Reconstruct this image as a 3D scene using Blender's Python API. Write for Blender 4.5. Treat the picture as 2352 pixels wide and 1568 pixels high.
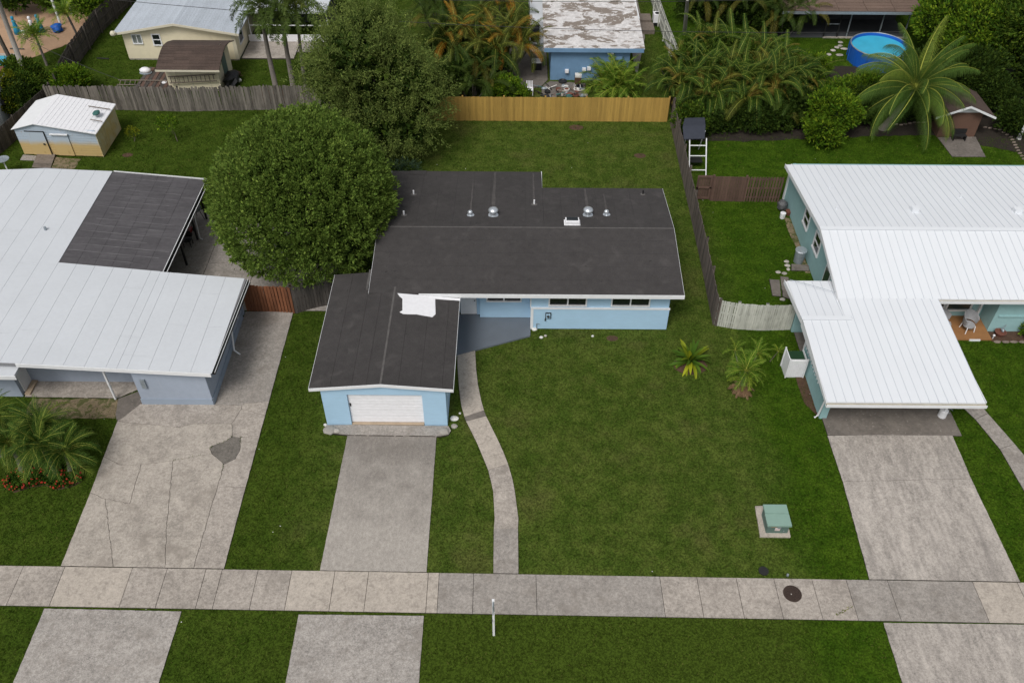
import bpy, math, random
import numpy as np
from math import sin, cos, pi, radians, hypot, atan2
random.seed(7); rng = np.random.default_rng(7)
scene = bpy.context.scene
for o in list(bpy.data.objects): bpy.data.objects.remove(o)
col = scene.collection

# ---------------------------------------------------------------- camera
cam_data = bpy.data.cameras.new('camera'); cam = bpy.data.objects.new('camera', cam_data); col.objects.link(cam)
cam.location = (0, 0, 31.0)
cam_data.sensor_width = 36.0; cam_data.lens = 36.0 * 2028.0 / 2352.0
cam_data.clip_start = 0.5; cam_data.clip_end = 1500
from mathutils import Matrix, Vector, Euler
PITCH, ROLL = radians(43.98), 0.006715
_m = Matrix.Rotation(pi / 2 - PITCH, 4, 'X') @ Matrix.Rotation(ROLL, 4, 'Z')
cam.rotation_euler = _m.to_euler()
scene.camera = cam

# ---------------------------------------------------------------- overcast sky and soft sun
SUN_EL, SUN_AZ = radians(54), radians(205)       # azimuth clockwise from +Y
world = bpy.data.worlds.new('World'); scene.world = world; world.use_nodes = True
wn = world.node_tree; wn.nodes.clear()
sky = wn.nodes.new('ShaderNodeTexSky'); sky.sky_type = 'NISHITA'; sky.sun_disc = False
sky.sun_elevation = SUN_EL; sky.sun_rotation = SUN_AZ
sky.air_density = 1.0; sky.dust_density = 3.0; sky.ozone_density = 1.0
hs = wn.nodes.new('ShaderNodeHueSaturation'); hs.inputs['Saturation'].default_value = 0.22
bg = wn.nodes.new('ShaderNodeBackground'); bg.inputs['Strength'].default_value = 0.118
wo = wn.nodes.new('ShaderNodeOutputWorld')
wn.links.new(sky.outputs[0], hs.inputs['Color']); wn.links.new(hs.outputs[0], bg.inputs['Color']); wn.links.new(bg.outputs[0], wo.inputs[0])
sd = bpy.data.lights.new('sun', 'SUN'); sun = bpy.data.objects.new('sun', sd); col.objects.link(sun)
sd.energy = 1.85; sd.angle = radians(22); sd.color = (1.0, 0.965, 0.92)
_sv = Vector((sin(SUN_AZ) * cos(SUN_EL), cos(SUN_AZ) * cos(SUN_EL), sin(SUN_EL)))
sun.rotation_euler = (-_sv).to_track_quat('-Z', 'Y').to_euler(); sun.location = (0, 0, 60)
scene.view_settings.view_transform = 'Standard'; scene.view_settings.look = 'None'
scene.view_settings.exposure = 0.0; scene.view_settings.gamma = 1.0; scene.view_settings.use_curve_mapping = False

# ---------------------------------------------------------------- materials
def lin(r, g, b):
    f = lambda c: (c / 255 / 12.92) if c / 255 <= .04045 else ((c / 255 + .055) / 1.055) ** 2.4
    return (f(r), f(g), f(b))

class NT:
    def __init__(s, name):
        s.m = bpy.data.materials.new(name); s.m.use_nodes = True; s.t = s.m.node_tree; s.t.nodes.clear()
        s.pos = s.n('ShaderNodeNewGeometry')
    def n(s, t, **k):
        o = s.t.nodes.new(t)
        for a, v in k.items(): setattr(o, a, v)
        return o
    def l(s, a, b): s.t.links.new(a, b)
    def v(s, sock, val):
        if hasattr(val, 'is_linked'): s.l(val, sock)
        else: sock.default_value = val
    def math(s, op, a, b=0.0, c=0.0, clamp=False):
        o = s.n('ShaderNodeMath', operation=op, use_clamp=clamp)
        s.v(o.inputs[0], a); s.v(o.inputs[1], b); s.v(o.inputs[2], c); return o.outputs[0]
    def noise(s, scale, stretch=(1, 1, 1), detail=3.0, rough=.55, off=0.0, vec=None, dist=0.0):
        mp = s.n('ShaderNodeMapping'); s.l(vec or s.pos.outputs['Position'], mp.inputs['Vector'])
        mp.inputs['Scale'].default_value = tuple(scale * q for q in stretch); mp.inputs['Location'].default_value = (off, off * .7, off * .3)
        o = s.n('ShaderNodeTexNoise'); s.l(mp.outputs[0], o.inputs['Vector']); o.inputs['Scale'].default_value = 1.0
        o.inputs['Detail'].default_value = detail; o.inputs['Roughness'].default_value = rough; o.inputs['Distortion'].default_value = dist
        return o.outputs['Fac']
    def smooth(s, val, lo, hi):
        o = s.n('ShaderNodeMapRange', interpolation_type='SMOOTHSTEP'); s.v(o.inputs['Value'], val)
        o.inputs['From Min'].default_value = lo; o.inputs['From Max'].default_value = hi; return o.outputs['Result']
    def mix(s, f, a, b):
        o = s.n('ShaderNodeMix', data_type='RGBA'); s.v(o.inputs['Factor'], f)
        s.v(o.inputs['A'], a if hasattr(a, 'is_linked') else (*a, 1)); s.v(o.inputs['B'], b if hasattr(b, 'is_linked') else (*b, 1)); return o.outputs['Result']
    def scale(s, c, f):
        o = s.n('ShaderNodeVectorMath', operation='SCALE'); s.l(c, o.inputs[0]) if hasattr(c, 'is_linked') else s.v(o.inputs[0], c); s.v(o.inputs['Scale'], f); return o.outputs[0]
    def finish(s, color, rough=.8, bump=None, metallic=0.0, spec=.5, trans=0.0, coat=0.0):
        b = s.n('ShaderNodeBsdfPrincipled'); o = s.n('ShaderNodeOutputMaterial')
        s.v(b.inputs['Base Color'], color if hasattr(color, 'is_linked') else (*color, 1)); s.v(b.inputs['Roughness'], rough)
        b.inputs['Metallic'].default_value = metallic; b.inputs['Specular IOR Level'].default_value = spec
        if bump:
            h, st, d = bump; bn = s.n('ShaderNodeBump'); s.l(h, bn.inputs['Height']); bn.inputs['Strength'].default_value = st; bn.inputs['Distance'].default_value = d
            s.l(bn.outputs[0], b.inputs['Normal'])
        if trans > 0:
            tr = s.n('ShaderNodeBsdfTranslucent'); s.v(tr.inputs['Color'], color if hasattr(color, 'is_linked') else (*color, 1))
            mx = s.n('ShaderNodeMixShader'); mx.inputs[0].default_value = trans
            s.l(b.outputs[0], mx.inputs[1]); s.l(tr.outputs[0], mx.inputs[2]); s.l(mx.outputs[0], o.inputs[0])
        else: s.l(b.outputs[0], o.inputs[0])
        return s.m

def mat(name, base, rough=.8, var=(), stains=(), obj=0.0, isl=0.0, bump=None, metallic=0.0, spec=.4, trans=0.0, objhue=None):
    """base colour * noise variation; stains = (colour, scale, lo, hi, amount, stretch)"""
    t = NT(name); c = (*base,)
    f = 1.0
    for i, q in enumerate(var):
        sc, am = q[0], q[1]; st = q[2] if len(q) > 2 else (1, 1, 1)
        n = t.noise(sc, st, off=3.1 * i)
        f = t.math('ADD', f, t.math('MULTIPLY', t.math('SUBTRACT', n, .5), am * 3.4))
    if obj:
        oi = t.n('ShaderNodeObjectInfo'); f = t.math('ADD', f, t.math('MULTIPLY', t.math('SUBTRACT', oi.outputs['Random'], .5), obj * 2))
    if isl: f = t.math('ADD', f, t.math('MULTIPLY', t.math('SUBTRACT', t.pos.outputs['Random Per Island'], .5), isl * 2))
    if objhue:
        oi2 = t.n('ShaderNodeObjectInfo'); rr = t.math('FRACT', t.math('MULTIPLY', oi2.outputs['Random'], 7.31))
        c = t.mix(rr, base, objhue)
    cc = t.scale(c, f) if not isinstance(f, float) else c
    for i, (sc_, s1, lo, hi, am, st) in enumerate(stains):
        n = t.noise(s1, st, detail=5, off=11 + 5 * i, dist=.4)
        m = t.math('MULTIPLY', t.smooth(n, lo, hi), am); cc = t.mix(m, cc, sc_)
    bp = None
    if bump: bp = (t.noise(bump[0], detail=4), bump[1], bump[2])
    return t.finish(cc, rough, bp, metallic, spec, trans)

S1 = (1, 1, 1)
def grass_mat(name, blade):
    t = NT(name)
    sx = t.n('ShaderNodeSeparateXYZ'); t.l(t.pos.outputs['Position'], sx.inputs[0]); X, Y = sx.outputs[0], sx.outputs[1]
    n1 = t.noise(.35, detail=4); n2 = t.noise(1.6, detail=4, off=5); n3 = t.noise(7.0, detail=3, off=9); n4 = t.noise(30.0, detail=2, off=2)
    wob = t.math('MULTIPLY', t.math('SUBTRACT', n1, .5), 3.0)
    xv = t.math('ADD', X, wob)
    vivid = t.smooth(xv, 10.2, 12.6); left = t.math('SUBTRACT', 1.0, t.smooth(xv, -10.5, -7.0))
    verge = t.math('SUBTRACT', 1.0, t.smooth(Y, 16.4, 18.6))
    c = t.mix(t.smooth(n2, .35, .68), GR['olive_a'], GR['olive_b'])
    c = t.mix(t.math('MULTIPLY', t.smooth(n1, .52, .7), .45), c, GR['brown'])
    c = t.mix(verge, c, GR['verge'])
    c = t.mix(left, c, t.mix(t.smooth(n2, .35, .68), GR['left_a'], GR['left_b']))
    c = t.mix(vivid, c, t.mix(t.smooth(n2, .35, .68), GR['vivid_a'], GR['vivid_b']))
    n3b = t.noise(13.0, detail=3, off=21); f = t.math('ADD', .42, t.math('MULTIPLY', n3, .55)); f = t.math('ADD', f, t.math('MULTIPLY', t.smooth(n3b, .38, .62), .60))
    f = t.math('MULTIPLY', f, t.math('ADD', .8, t.math('MULTIPLY', n4, .4)))
    if blade: f = t.math('MULTIPLY', f, t.math('ADD', .72, t.math('MULTIPLY', t.pos.outputs['Random Per Island'], .75)))
    else: f = t.math('MULTIPLY', f, .8)
    c = t.scale(c, f)
    if blade: c = t.mix(t.math('MULTIPLY', t.smooth(t.pos.outputs['Random Per Island'], .88, .99), .65), c, (.17, .15, .05))
    return t.finish(c, .9, None if blade else (n4, .7, .04), spec=.04, trans=.25 if blade else 0)
G_ = 1.0
GR = dict(olive_a=(.058, .096, .013), olive_b=(.094, .130, .023), brown=(.132, .128, .042), verge=(.058, .092, .011),
          left_a=(.044, .078, .008), left_b=(.062, .098, .012), vivid_a=(.038, .082, .005), vivid_b=(.060, .112, .008))
M_ = {}
def mk(name, *a, **k): M_[name] = mat(name, *a, **k); return M_[name]
M_['grass'] = grass_mat('lawn_soil', False); M_['blade'] = grass_mat('grass_blades', True)
CB = (.365, .325, .285)
ST_DARK = ((.20, .175, .15), 1.3, .5, .75, .55, S1)
ST_FINE = ((.20, .175, .15), 5.0, .5, .7, .45, S1)
ST_PALE = ((.46, .42, .37), 9.0, .6, .72, .35, S1)
mk('concrete', CB, .9, var=((.7, .18), (3, .16), (10, .30), (28, .32)), stains=(ST_DARK, ST_FINE, ST_PALE), bump=(60, .3, .01))
mk('concrete_warm', (.43, .38, .325), .9, var=((.8, .10), (3, .10), (10, .20), (28, .24)), stains=(ST_FINE,), bump=(60, .3, .01))
mk('concrete_grey', (.305, .278, .25), .9, var=((.7, .14), (3, .15), (10, .30), (28, .32)), stains=(ST_DARK, ST_FINE), bump=(60, .3, .01))
mk('streak_grey', (.17, .165, .17), .8, var=((1.2, .6),)); mk('concrete_drive', (.375, .335, .29), .9, var=((.6, .2), (2.5, .18), (10, .28), (28, .30)), stains=(((.23, .20, .17), 1.1, .5, .72, .6, S1), ((.24, .21, .18), 5, .54, .7, .45, S1), ((.46, .42, .36), 2.2, .55, .75, .4, S1)), bump=(60, .3, .01))
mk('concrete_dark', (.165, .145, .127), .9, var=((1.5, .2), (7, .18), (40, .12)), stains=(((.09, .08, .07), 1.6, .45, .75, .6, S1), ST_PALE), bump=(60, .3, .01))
mk('concrete_mid', (.345, .318, .29), .9, var=((.5, .2), (3, .16), (10, .32), (26, .42)), stains=(ST_DARK, ST_FINE, ((.42, .38, .34), 12, .55, .72, .4, S1)), bump=(60, .4, .012))
mk('concrete_streak', (.37, .335, .30), .9, var=((.6, .22, (1.6, .35, 1)), (5, .28, (1, .3, 1)), (11, .30), (28, .30)), stains=(((.20, .18, .165), 1.5, .48, .75, .5, (1.6, .3, 1)), ST_PALE), bump=(60, .3, .01))
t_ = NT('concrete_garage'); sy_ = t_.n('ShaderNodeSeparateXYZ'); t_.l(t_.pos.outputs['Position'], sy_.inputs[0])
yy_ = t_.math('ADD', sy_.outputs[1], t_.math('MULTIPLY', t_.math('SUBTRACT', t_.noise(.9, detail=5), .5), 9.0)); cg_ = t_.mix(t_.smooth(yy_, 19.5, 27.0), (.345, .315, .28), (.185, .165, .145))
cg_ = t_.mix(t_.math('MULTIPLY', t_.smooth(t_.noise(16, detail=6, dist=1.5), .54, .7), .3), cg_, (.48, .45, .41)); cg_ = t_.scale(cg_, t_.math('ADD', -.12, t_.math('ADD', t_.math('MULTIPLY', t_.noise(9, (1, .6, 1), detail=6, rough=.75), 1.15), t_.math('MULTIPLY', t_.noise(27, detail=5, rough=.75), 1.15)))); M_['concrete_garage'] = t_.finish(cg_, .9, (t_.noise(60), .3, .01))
mk('crack', (.035, .03, .024), .95, var=((9, .4),))
mk('asphalt_patch', (.155, .14, .122), .95, var=((3, .2), (10, .3), (28, .3)), bump=(80, .5, .01))
mk('paint_floor', (.135, .155, .18), .45, var=((1.0, .08),))
mk('tan_floor', (.40, .31, .22), .85, var=((3, .15),))
mk('terracotta', (.30, .145, .055), .7, var=((3, .15), (20, .1)))
mk('black_roof', (.046, .042, .041), .85, var=((.5, .14), (3.0, .16), (28, .35)), stains=(((.085, .078, .075), 1.1, .54, .76, .55, (1, 1, 1)), ((.012, .012, .012), 5.0, .66, .74, .7, S1)), obj=.03, bump=(60, .4, .008))
mk('black_roof_seam', (.10, .094, .09), .85, var=((4, .3), (28, .25)))
mk('grey_roll_roof', (.078, .073, .078), .7, var=((.7, .2, (1, 3, 1)), (5, .15)), stains=(((.13, .125, .13), 1.4, .5, .75, .6, (.4, 4, 1)),), obj=.07)
mk('white_metal', (.72, .745, .775), .55, var=((.4, .02), (2.5, .015, (1, .2, 1))), spec=.3)
mk('seam_metal', (.55, .58, .62), .5, spec=.3)
mk('white_roll_roof', (.575, .60, .63), .75, var=((.5, .035), (5, .03)), obj=.012)
mk('lap_line', (.22, .22, .23), .8)
mk('white_trim', (.74, .75, .76), .6, var=((3, .05),))
mk('dirty_trim', (.52, .50, .45), .7, var=((2, .2, (1, 1, 1)), (10, .15)), stains=(((.30, .27, .20), 3, .5, .7, .6, S1),))
mk('gutter_stain', (.42, .38, .29), .8, var=((2.5, .2), (9, .15)))
mk('blue_wall', (.385, .575, .74), .8, var=((.7, .05), (3, .04, (1, 1, 3))), bump=(45, .25, .006))
mk('far_blue_wall', (.15, .27, .42), .8, var=((.5, .10), (3, .08)))
mk('steel_blue_wall', (.33, .38, .46), .8, var=((.7, .06), (4, .05)), stains=(((.42, .46, .52), 1.2, .5, .8, .3, (3, 3, .4)),), bump=(45, .3, .006))
mk('steel_blue_base', (.29, .345, .42), .8, var=((.7, .06),))
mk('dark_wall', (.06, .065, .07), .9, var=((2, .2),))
mk('teal_wall', (.29, .47, .48), .8, var=((.8, .06), (4, .05)), bump=(45, .3, .006))
mk('cream_wall', (.74, .67, .49), .8, var=((.6, .05), (3, .05)), stains=(((.60, .53, .38), 1.5, .6, .8, .4, (2, 2, .5)),))
mk('cream_trim', (.62, .58, .45), .7)
mk('grey_shingle', (.42, .46, .51), .9, var=((.6, .08), (14, .3)), obj=.06, bump=(40, .5, .01))
mk('brown_shingle', (.075, .052, .042), .95, var=((1, .2), (10, .3)), obj=.15)
mk('rust_brown_shingle', (.145, .10, .078), .95, var=((1, .15), (14, .3)), obj=.1)
mk('peeling_roof', (.60, .58, .57), .9, var=((2.5, .2), (10, .2)), stains=(((.20, .165, .135), .55, .53, .56, .95, (1, 1.6, 1)), ((.26, .22, .19), 1.4, .56, .62, .75, (1, 2.2, 1)), ((.74, .73, .72), 3.5, .58, .64, .7, S1)), bump=(6, .5, .03))
mk('glass', (.012, .016, .018), .08, spec=.8)
mk('dark_glass_green', (.03, .05, .045), .15, spec=.7)
mk('silver_glass', (.2, .22, .21), .2, var=((14, .4, (.3, .3, 3)),), spec=.7)
mk('metal', (.62, .66, .70), .35, metallic=.7, var=((8, .15),))
mk('galvanised', (.30, .34, .37), .5, metallic=.4, var=((6, .2),))
mk('dark_metal', (.03, .03, .03), .5, metallic=.3)
mk('black_plastic', (.012, .012, .014), .5)
mk('wood_grey', (.165, .148, .128), .95, var=((3, .25, (1, 1, .25)), (30, .3, (1, 1, .1))), obj=.38, stains=(((.05, .042, .035), 2.5, .5, .75, .6, (1, 1, .4)),))
mk('wood_grey_dark', (.085, .073, .064), .95, var=((3, .25, (1, 1, .25)), (30, .3, (1, 1, .1))), obj=.3)
mk('wood_side', (.125, .102, .088), .95, var=((3, .25, (1, 1, .25)), (30, .3, (1, 1, .1))), obj=.32, stains=(((.05, .045, .035), 2.5, .5, .75, .5, (1, 1, .4)),))
mk('wood_yellow', (.40, .25, .06), .8, var=((1.5, .1, (1, 1, .3)), (20, .14, (1, 1, .1))), obj=.16, stains=(((.22, .11, .03), 6, .68, .74, .6, S1),))
mk('wood_red', (.195, .075, .034), .85, var=((3, .2, (1, 1, .3)), (20, .2, (1, 1, .1))), obj=.25)
mk('wood_brown', (.11, .066, .05), .85, var=((3, .15), (20, .15, (1, 1, .1))), obj=.2)
mk('stain_pale', (.078, .071, .068), .85, var=((3, .3), (20, .3)))
mk('wood_beam', (.17, .14, .115), .95, var=((6, .3),), obj=.2)
mk('white_slat', (.47, .475, .42), .85, var=((2, .15), (14, .2, (1, 1, .15))), obj=.13, stains=(((.16, .17, .13), 5, .62, .72, .6, (1, 1, .5)),))
mk('post_concrete', (.31, .29, .26), .9, var=((3, .1), (15, .1)))
mk('bark', (.10, .083, .066), .95, var=((4, .25), (18, .25, (1, 1, .3))), bump=(25, .6, .02))
mk('palm_bark', (.155, .138, .12), .9, var=((3, .15), (9, .2, (.2, .2, 2.5))), bump=(12, .5, .02))
mk('soil', (.026, .020, .014), .97, var=((2, .3), (14, .4)), bump=(20, .8, .05))
mk('mulch_brown', (.085, .048, .030), .97, var=((4, .3), (25, .4)), bump=(30, .8, .03))
mk('dirt_pale', (.20, .155, .095), .95, var=((3, .3), (16, .4)), stains=(((.06, .075, .015), 3, .5, .62, .8, S1),))
mk('rock', (.40, .37, .33), .9, var=((8, .25),), obj=.25)
mk('white_rock', (.66, .65, .62), .85, var=((8, .15),))
mk('tile_edge', (.20, .16, .13), .9, var=((6, .2),), obj=.2)
mk('pool_water', (.03, .36, .52), .05, var=((1.5, .1),), spec=.8)
mk('pool_liner', (.05, .42, .62), .35, var=((1.2, .12),))
mk('pool_wall', (.012, .11, .48), .45, var=((2, .1),))
mk('deck_tan', (.42, .27, .17), .9, var=((1, .12), (8, .12)))
mk('cyan_paint', (.01, .25, .42), .5); mk('white_paint', (.80, .80, .82), .5, var=((6, .06),)); mk('blue_tarp', (.01, .10, .42), .5, var=((5, .4),), bump=(6, .8, .05))
mk('teal_cloth', (.04, .13, .115), .7, var=((3, .2),)); mk('green_box', (.225, .345, .29), .5, var=((3, .05),)); mk('green_box_dark', (.10, .16, .14), .6, var=((3, .1),))
mk('orange_label', (.38, .13, .015), .6); mk('pink_label', (.62, .52, .50), .6); mk('green_lid', (.012, .045, .018), .6, var=((3, .2),))
mk('manhole_iron', (.055, .036, .028), .7, metallic=.3, var=((20, .3),), bump=(70, 1.0, .02))
mk('red_flower', (.36, .03, .012), .6, isl=.4); mk('navy_canvas', (.035, .04, .055), .8, var=((3, .15),)); mk('bag_grey', (.10, .10, .105), .5, var=((5, .3),), bump=(8, .8, .05))
mk('orange_pot', (.42, .10, .03), .7); mk('clay_pot', (.16, .06, .04), .8); mk('wicker_grey', (.34, .34, .35), .8, var=((40, .3),), bump=(90, .8, .01)); mk('red_paint', (.25, .015, .01), .5)
mk('shed_stucco_brown', (.135, .075, .052), .85, var=((2, .08), (8, .06))); mk('wire_black', (.02, .02, .02), .7)

def foliage(name, a, b, c3, trans=.3, rough=.7, spec=.12, ns=1.1):
    t = NT(name); r = t.pos.outputs['Random Per Island']; n = t.noise(ns, detail=3)
    c = t.mix(t.smooth(n, .35, .65), a, b); c = t.mix(t.smooth(r, .55, 1.0), c, c3)
    c = t.scale(c, t.math('ADD', .7, t.math('MULTIPLY', t.math('FRACT', t.math('MULTIPLY', r, 17.3)), .6)))
    M_[name] = t.finish(c, rough, None, spec=spec, trans=trans); return M_[name]
foliage('round_leaf', (.102, .168, .028), (.135, .210, .036), (.22, .30, .055))
foliage('oak_leaf', (.110, .160, .036), (.145, .195, .045), (.24, .29, .07))
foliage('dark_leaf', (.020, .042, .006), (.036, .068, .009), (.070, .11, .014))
foliage('bright_leaf', (.055, .130, .008), (.105, .19, .012), (.22, .30, .02))
foliage('yellow_leaf', (.10, .14, .008), (.17, .19, .010), (.24, .24, .015))
foliage('hedge_leaf', (.036, .078, .008), (.068, .125, .012), (.13, .18, .018))
foliage('teal_leaf', (.030, .060, .035), (.045, .080, .045), (.07, .11, .06))
foliage('flowerbed_leaf', (.030, .075, .006), (.05, .10, .01), (.08, .14, .015))
def frondmat(name, a, b, tip, tw=.35):
    t = NT(name); oi = t.n('ShaderNodeObjectInfo'); r = oi.outputs['Random']
    c = t.mix(r, a, b); c = t.mix(t.math('MULTIPLY', t.smooth(t.math('FRACT', t.math('MULTIPLY', r, 5.7)), 1 - tw, 1.0), .9), c, tip)
    isl = t.pos.outputs['Random Per Island']; c = t.scale(c, t.math('ADD', .7, t.math('MULTIPLY', isl, .65)))
    M_[name] = t.finish(c, .6, None, spec=.15, trans=.25); return M_[name]
frondmat('areca_leaf', (.030, .068, .008), (.065, .115, .013), (.17, .12, .020), .3)
frondmat('areca_orange', (.040, .072, .010), (.085, .10, .014), (.30, .135, .012), .30)
frondmat('areca_dark', (.032, .062, .008), (.056, .09, .012), (.12, .10, .016), .25)
frondmat('coconut_leaf', (.065, .125, .022), (.095, .165, .028), (.19, .24, .03), .3)
frondmat('royal_leaf', (.055, .09, .016), (.08, .12, .022), (.12, .15, .025), .2)
frondmat('small_palm_leaf', (.085, .165, .014), (.13, .22, .02), (.21, .28, .025), .35)
frondmat('front_palm_leaf', (.036, .082, .010), (.066, .125, .016), (.14, .19, .028), .3)
frondmat('dry_leaf', (.20, .125, .07), (.26, .165, .095), (.16, .09, .05), .3)
frondmat('cycad_leaf', (.05, .11, .010), (.09, .16, .014), (.36, .38, .02), .35)
mk('rachis', (.34, .36, .06), .6); mk('rachis_dark', (.08, .10, .02), .6)

# ---------------------------------------------------------------- mesh helpers
class MB:
    def __init__(s): s.v = []; s.f = []; s.mi = []
    def add(s, vs, fs, mi=0):
        b = len(s.v); s.v += [tuple(map(float, q)) for q in vs]; s.f += [tuple(b + i for i in f) for f in fs]; s.mi += [mi] * len(fs); return s
    def box(s, x0, y0, z0, x1, y1, z1, mi=0):
        x0, x1 = sorted((x0, x1)); y0, y1 = sorted((y0, y1)); z0, z1 = sorted((z0, z1))
        return s.add([(x0, y0, z0), (x1, y0, z0), (x1, y1, z0), (x0, y1, z0), (x0, y0, z1), (x1, y0, z1), (x1, y1, z1), (x0, y1, z1)],
                     [(0, 3, 2, 1), (4, 5, 6, 7), (0, 1, 5, 4), (1, 2, 6, 5), (2, 3, 7, 6), (3, 0, 4, 7)], mi)
    def slab(s, pts, th, mi=0):                      # top polygon (3D) with thickness th downwards
        pts = [tuple(p) for p in pts]; n = len(pts)
        a = sum(pts[i][0] * pts[(i + 1) % n][1] - pts[(i + 1) % n][0] * pts[i][1] for i in range(n))
        if a < 0: pts = pts[::-1]
        lo = [(x, y, z - th) for x, y, z in pts]
        fs = [tuple(range(n)), tuple(range(2 * n - 1, n - 1, -1))] + [(i, n + i, n + (i + 1) % n, (i + 1) % n) for i in range(n)]
        return s.add(pts + lo, fs, mi)
    def vwall(s, x0, y0, x1, y1, z0, z1, th, mi=0, z1b=None):   # wall from p0 to p1, thickness to the left of the direction
        d = hypot(x1 - x0, y1 - y0); nx, ny = -(y1 - y0) / d * th, (x1 - x0) / d * th
        zb = z1 if z1b is None else z1b
        return s.add([(x0, y0, z0), (x1, y1, z0), (x1 + nx, y1 + ny, z0), (x0 + nx, y0 + ny, z0), (x0, y0, z1), (x1, y1, zb), (x1 + nx, y1 + ny, zb), (x0 + nx, y0 + ny, z1)],
                     [(0, 3, 2, 1), (4, 5, 6, 7), (0, 1, 5, 4), (1, 2, 6, 5), (2, 3, 7, 6), (3, 0, 4, 7)], mi)
    def tube(s, pts, r, n=8, mi=0, cap=True):
        pts = [Vector(p) for p in pts]; rs = r if isinstance(r, (list, tuple)) else [r] * len(pts); vs = []; fs = []
        for i, p in enumerate(pts):
            d = (pts[min(i + 1, len(pts) - 1)] - pts[max(i - 1, 0)]).normalized()
            a = d.cross(Vector((0, 0, 1)) if abs(d.z) < .9 else Vector((1, 0, 0))).normalized(); b = d.cross(a)
            vs += [tuple(p + (a * cos(2 * pi * k / n) + b * sin(2 * pi * k / n)) * rs[i]) for k in range(n)]
        for i in range(len(pts) - 1):
            for k in range(n):
                k2 = (k + 1) % n; fs.append((i * n + k, i * n + k2, (i + 1) * n + k2, (i + 1) * n + k))
        if cap: fs += [tuple(range(n - 1, -1, -1))[::-1], tuple((len(pts) - 1) * n + k for k in range(n - 1, -1, -1))]
        return s.add(vs, fs, mi)
    def lathe(s, c, prof, n=16, mi=0, cap=True):               # prof = [(r, z)...]
        vs = [(c[0] + r * cos(2 * pi * k / n), c[1] + r * sin(2 * pi * k / n), c[2] + z) for r, z in prof for k in range(n)]
        fs = [(i * n + k, i * n + (k + 1) % n, (i + 1) * n + (k + 1) % n, (i + 1) * n + k) for i in range(len(prof) - 1) for k in range(n)]
        if cap: fs += [tuple(range(n - 1, -1, -1)), tuple((len(prof) - 1) * n + k for k in range(n))]
        return s.add(vs, fs, mi)
    def blob(s, c, r, n=8, m=5, jit=.12, mi=0):      # rounded stone
        vs = []; fs = []
        for i in range(1, m):
            a = pi * i / m - pi / 2
            for k in range(n):
                q = 1 + random.uniform(-jit, jit); b = 2 * pi * k / n
                vs.append((c[0] + r[0] * cos(a) * cos(b) * q, c[1] + r[1] * cos(a) * sin(b) * q, c[2] + r[2] * sin(a)))
        vs += [(c[0], c[1], c[2] - r[2]), (c[0], c[1], c[2] + r[2])]; L = len(vs)
        for i in range(m - 2):
            for k in range(n): fs.append((i * n + k, i * n + (k + 1) % n, (i + 1) * n + (k + 1) % n, (i + 1) * n + k))
        for k in range(n): fs.append((L - 2, (k + 1) % n, k)); fs.append((L - 1, (m - 2) * n + k, (m - 2) * n + (k + 1) % n))
        return s.add(vs, fs, mi)

ORG = {}
def link(name, me, loc, parent=None):
    o = bpy.data.objects.new(name, me); col.objects.link(o)
    ORG[o] = Vector(loc); o.location = loc
    if parent: o.parent = parent; o.location = ORG[o] - ORG[parent]
    return o
def tag(o, label=None, cat=None, group=None, kind=None):
    for k, v in (('label', label), ('category', cat), ('group', group), ('kind', kind)):
        if v: o[k] = v
    return o
def mesh_of(mb, name, mats, base=None, smooth=False):
    v = np.array(mb.v)
    if base is None: base = ((v[:, 0].min() + v[:, 0].max()) / 2, (v[:, 1].min() + v[:, 1].max()) / 2, v[:, 2].min())
    me = bpy.data.meshes.new(name); me.from_pydata([tuple(q) for q in (v - np.array(base))], [], mb.f)
    for m in (mats if isinstance(mats, (list, tuple)) else [mats]): me.materials.append(M_[m])
    if any(mb.mi): me.polygons.foreach_set('material_index', mb.mi)
    if smooth: me.polygons.foreach_set('use_smooth', [True] * len(mb.f))
    me.update(); return me, base
def build(name, mb, mats, parent=None, label=None, cat=None, group=None, kind=None, smooth=False):
    me, base = mesh_of(mb, name, mats, None, smooth); o = link(name, me, base, parent); return tag(o, label, cat, group, kind)
def root(name, loc, label, cat, group=None):
    o = link(name, None, tuple(loc)); o.empty_display_size = .3; return tag(o, label, cat, group)
def struct(name, mb, mats, parent=None, smooth=False):
    return build(name, mb, mats, parent, kind=None if parent else 'structure', smooth=smooth)
def pbox(name, b, mats, parent, **k): return build(name, MB().box(*b), mats, parent, **k)
def smoothpoly(pts, jit=0.0, step=.35):              # subdivided outline with small wobble
    out = []
    for i, p in enumerate(pts):
        q = pts[(i + 1) % len(pts)]; d = hypot(q[0] - p[0], q[1] - p[1]); n = max(1, int(d / step))
        for k in range(n):
            t = k / n; s_ = 0 if k == 0 else jit; out.append((p[0] + (q[0] - p[0]) * t + random.uniform(-s_, s_), p[1] + (q[1] - p[1]) * t + random.uniform(-s_, s_), p[2] + (q[2] - p[2]) * t))
    return out
def inset(pts, d):                                    # shrink polygon towards the inside
    n = len(pts); a = sum(pts[i][0] * pts[(i + 1) % n][1] - pts[(i + 1) % n][0] * pts[i][1] for i in range(n)); sg = 1 if a > 0 else -1; out = []
    for i in range(n):
        p, q, r = pts[i - 1], pts[i], pts[(i + 1) % n]
        e1 = Vector((q[0] - p[0], q[1] - p[1])).normalized(); e2 = Vector((r[0] - q[0], r[1] - q[1])).normalized()
        n1 = Vector((-e1.y, e1.x)) * sg; n2 = Vector((-e2.y, e2.x)) * sg; b = (n1 + n2)
        b = b / max(.5, (1 + n1.dot(n2))); out.append((q[0] + b.x * d, q[1] + b.y * d, q[2]))
    return out
PAVED = []                                            # polygons kept clear of grass tufts
def at_z(pts, z): return [(p[0], p[1], z) for p in pts]
WOB = {}
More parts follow.
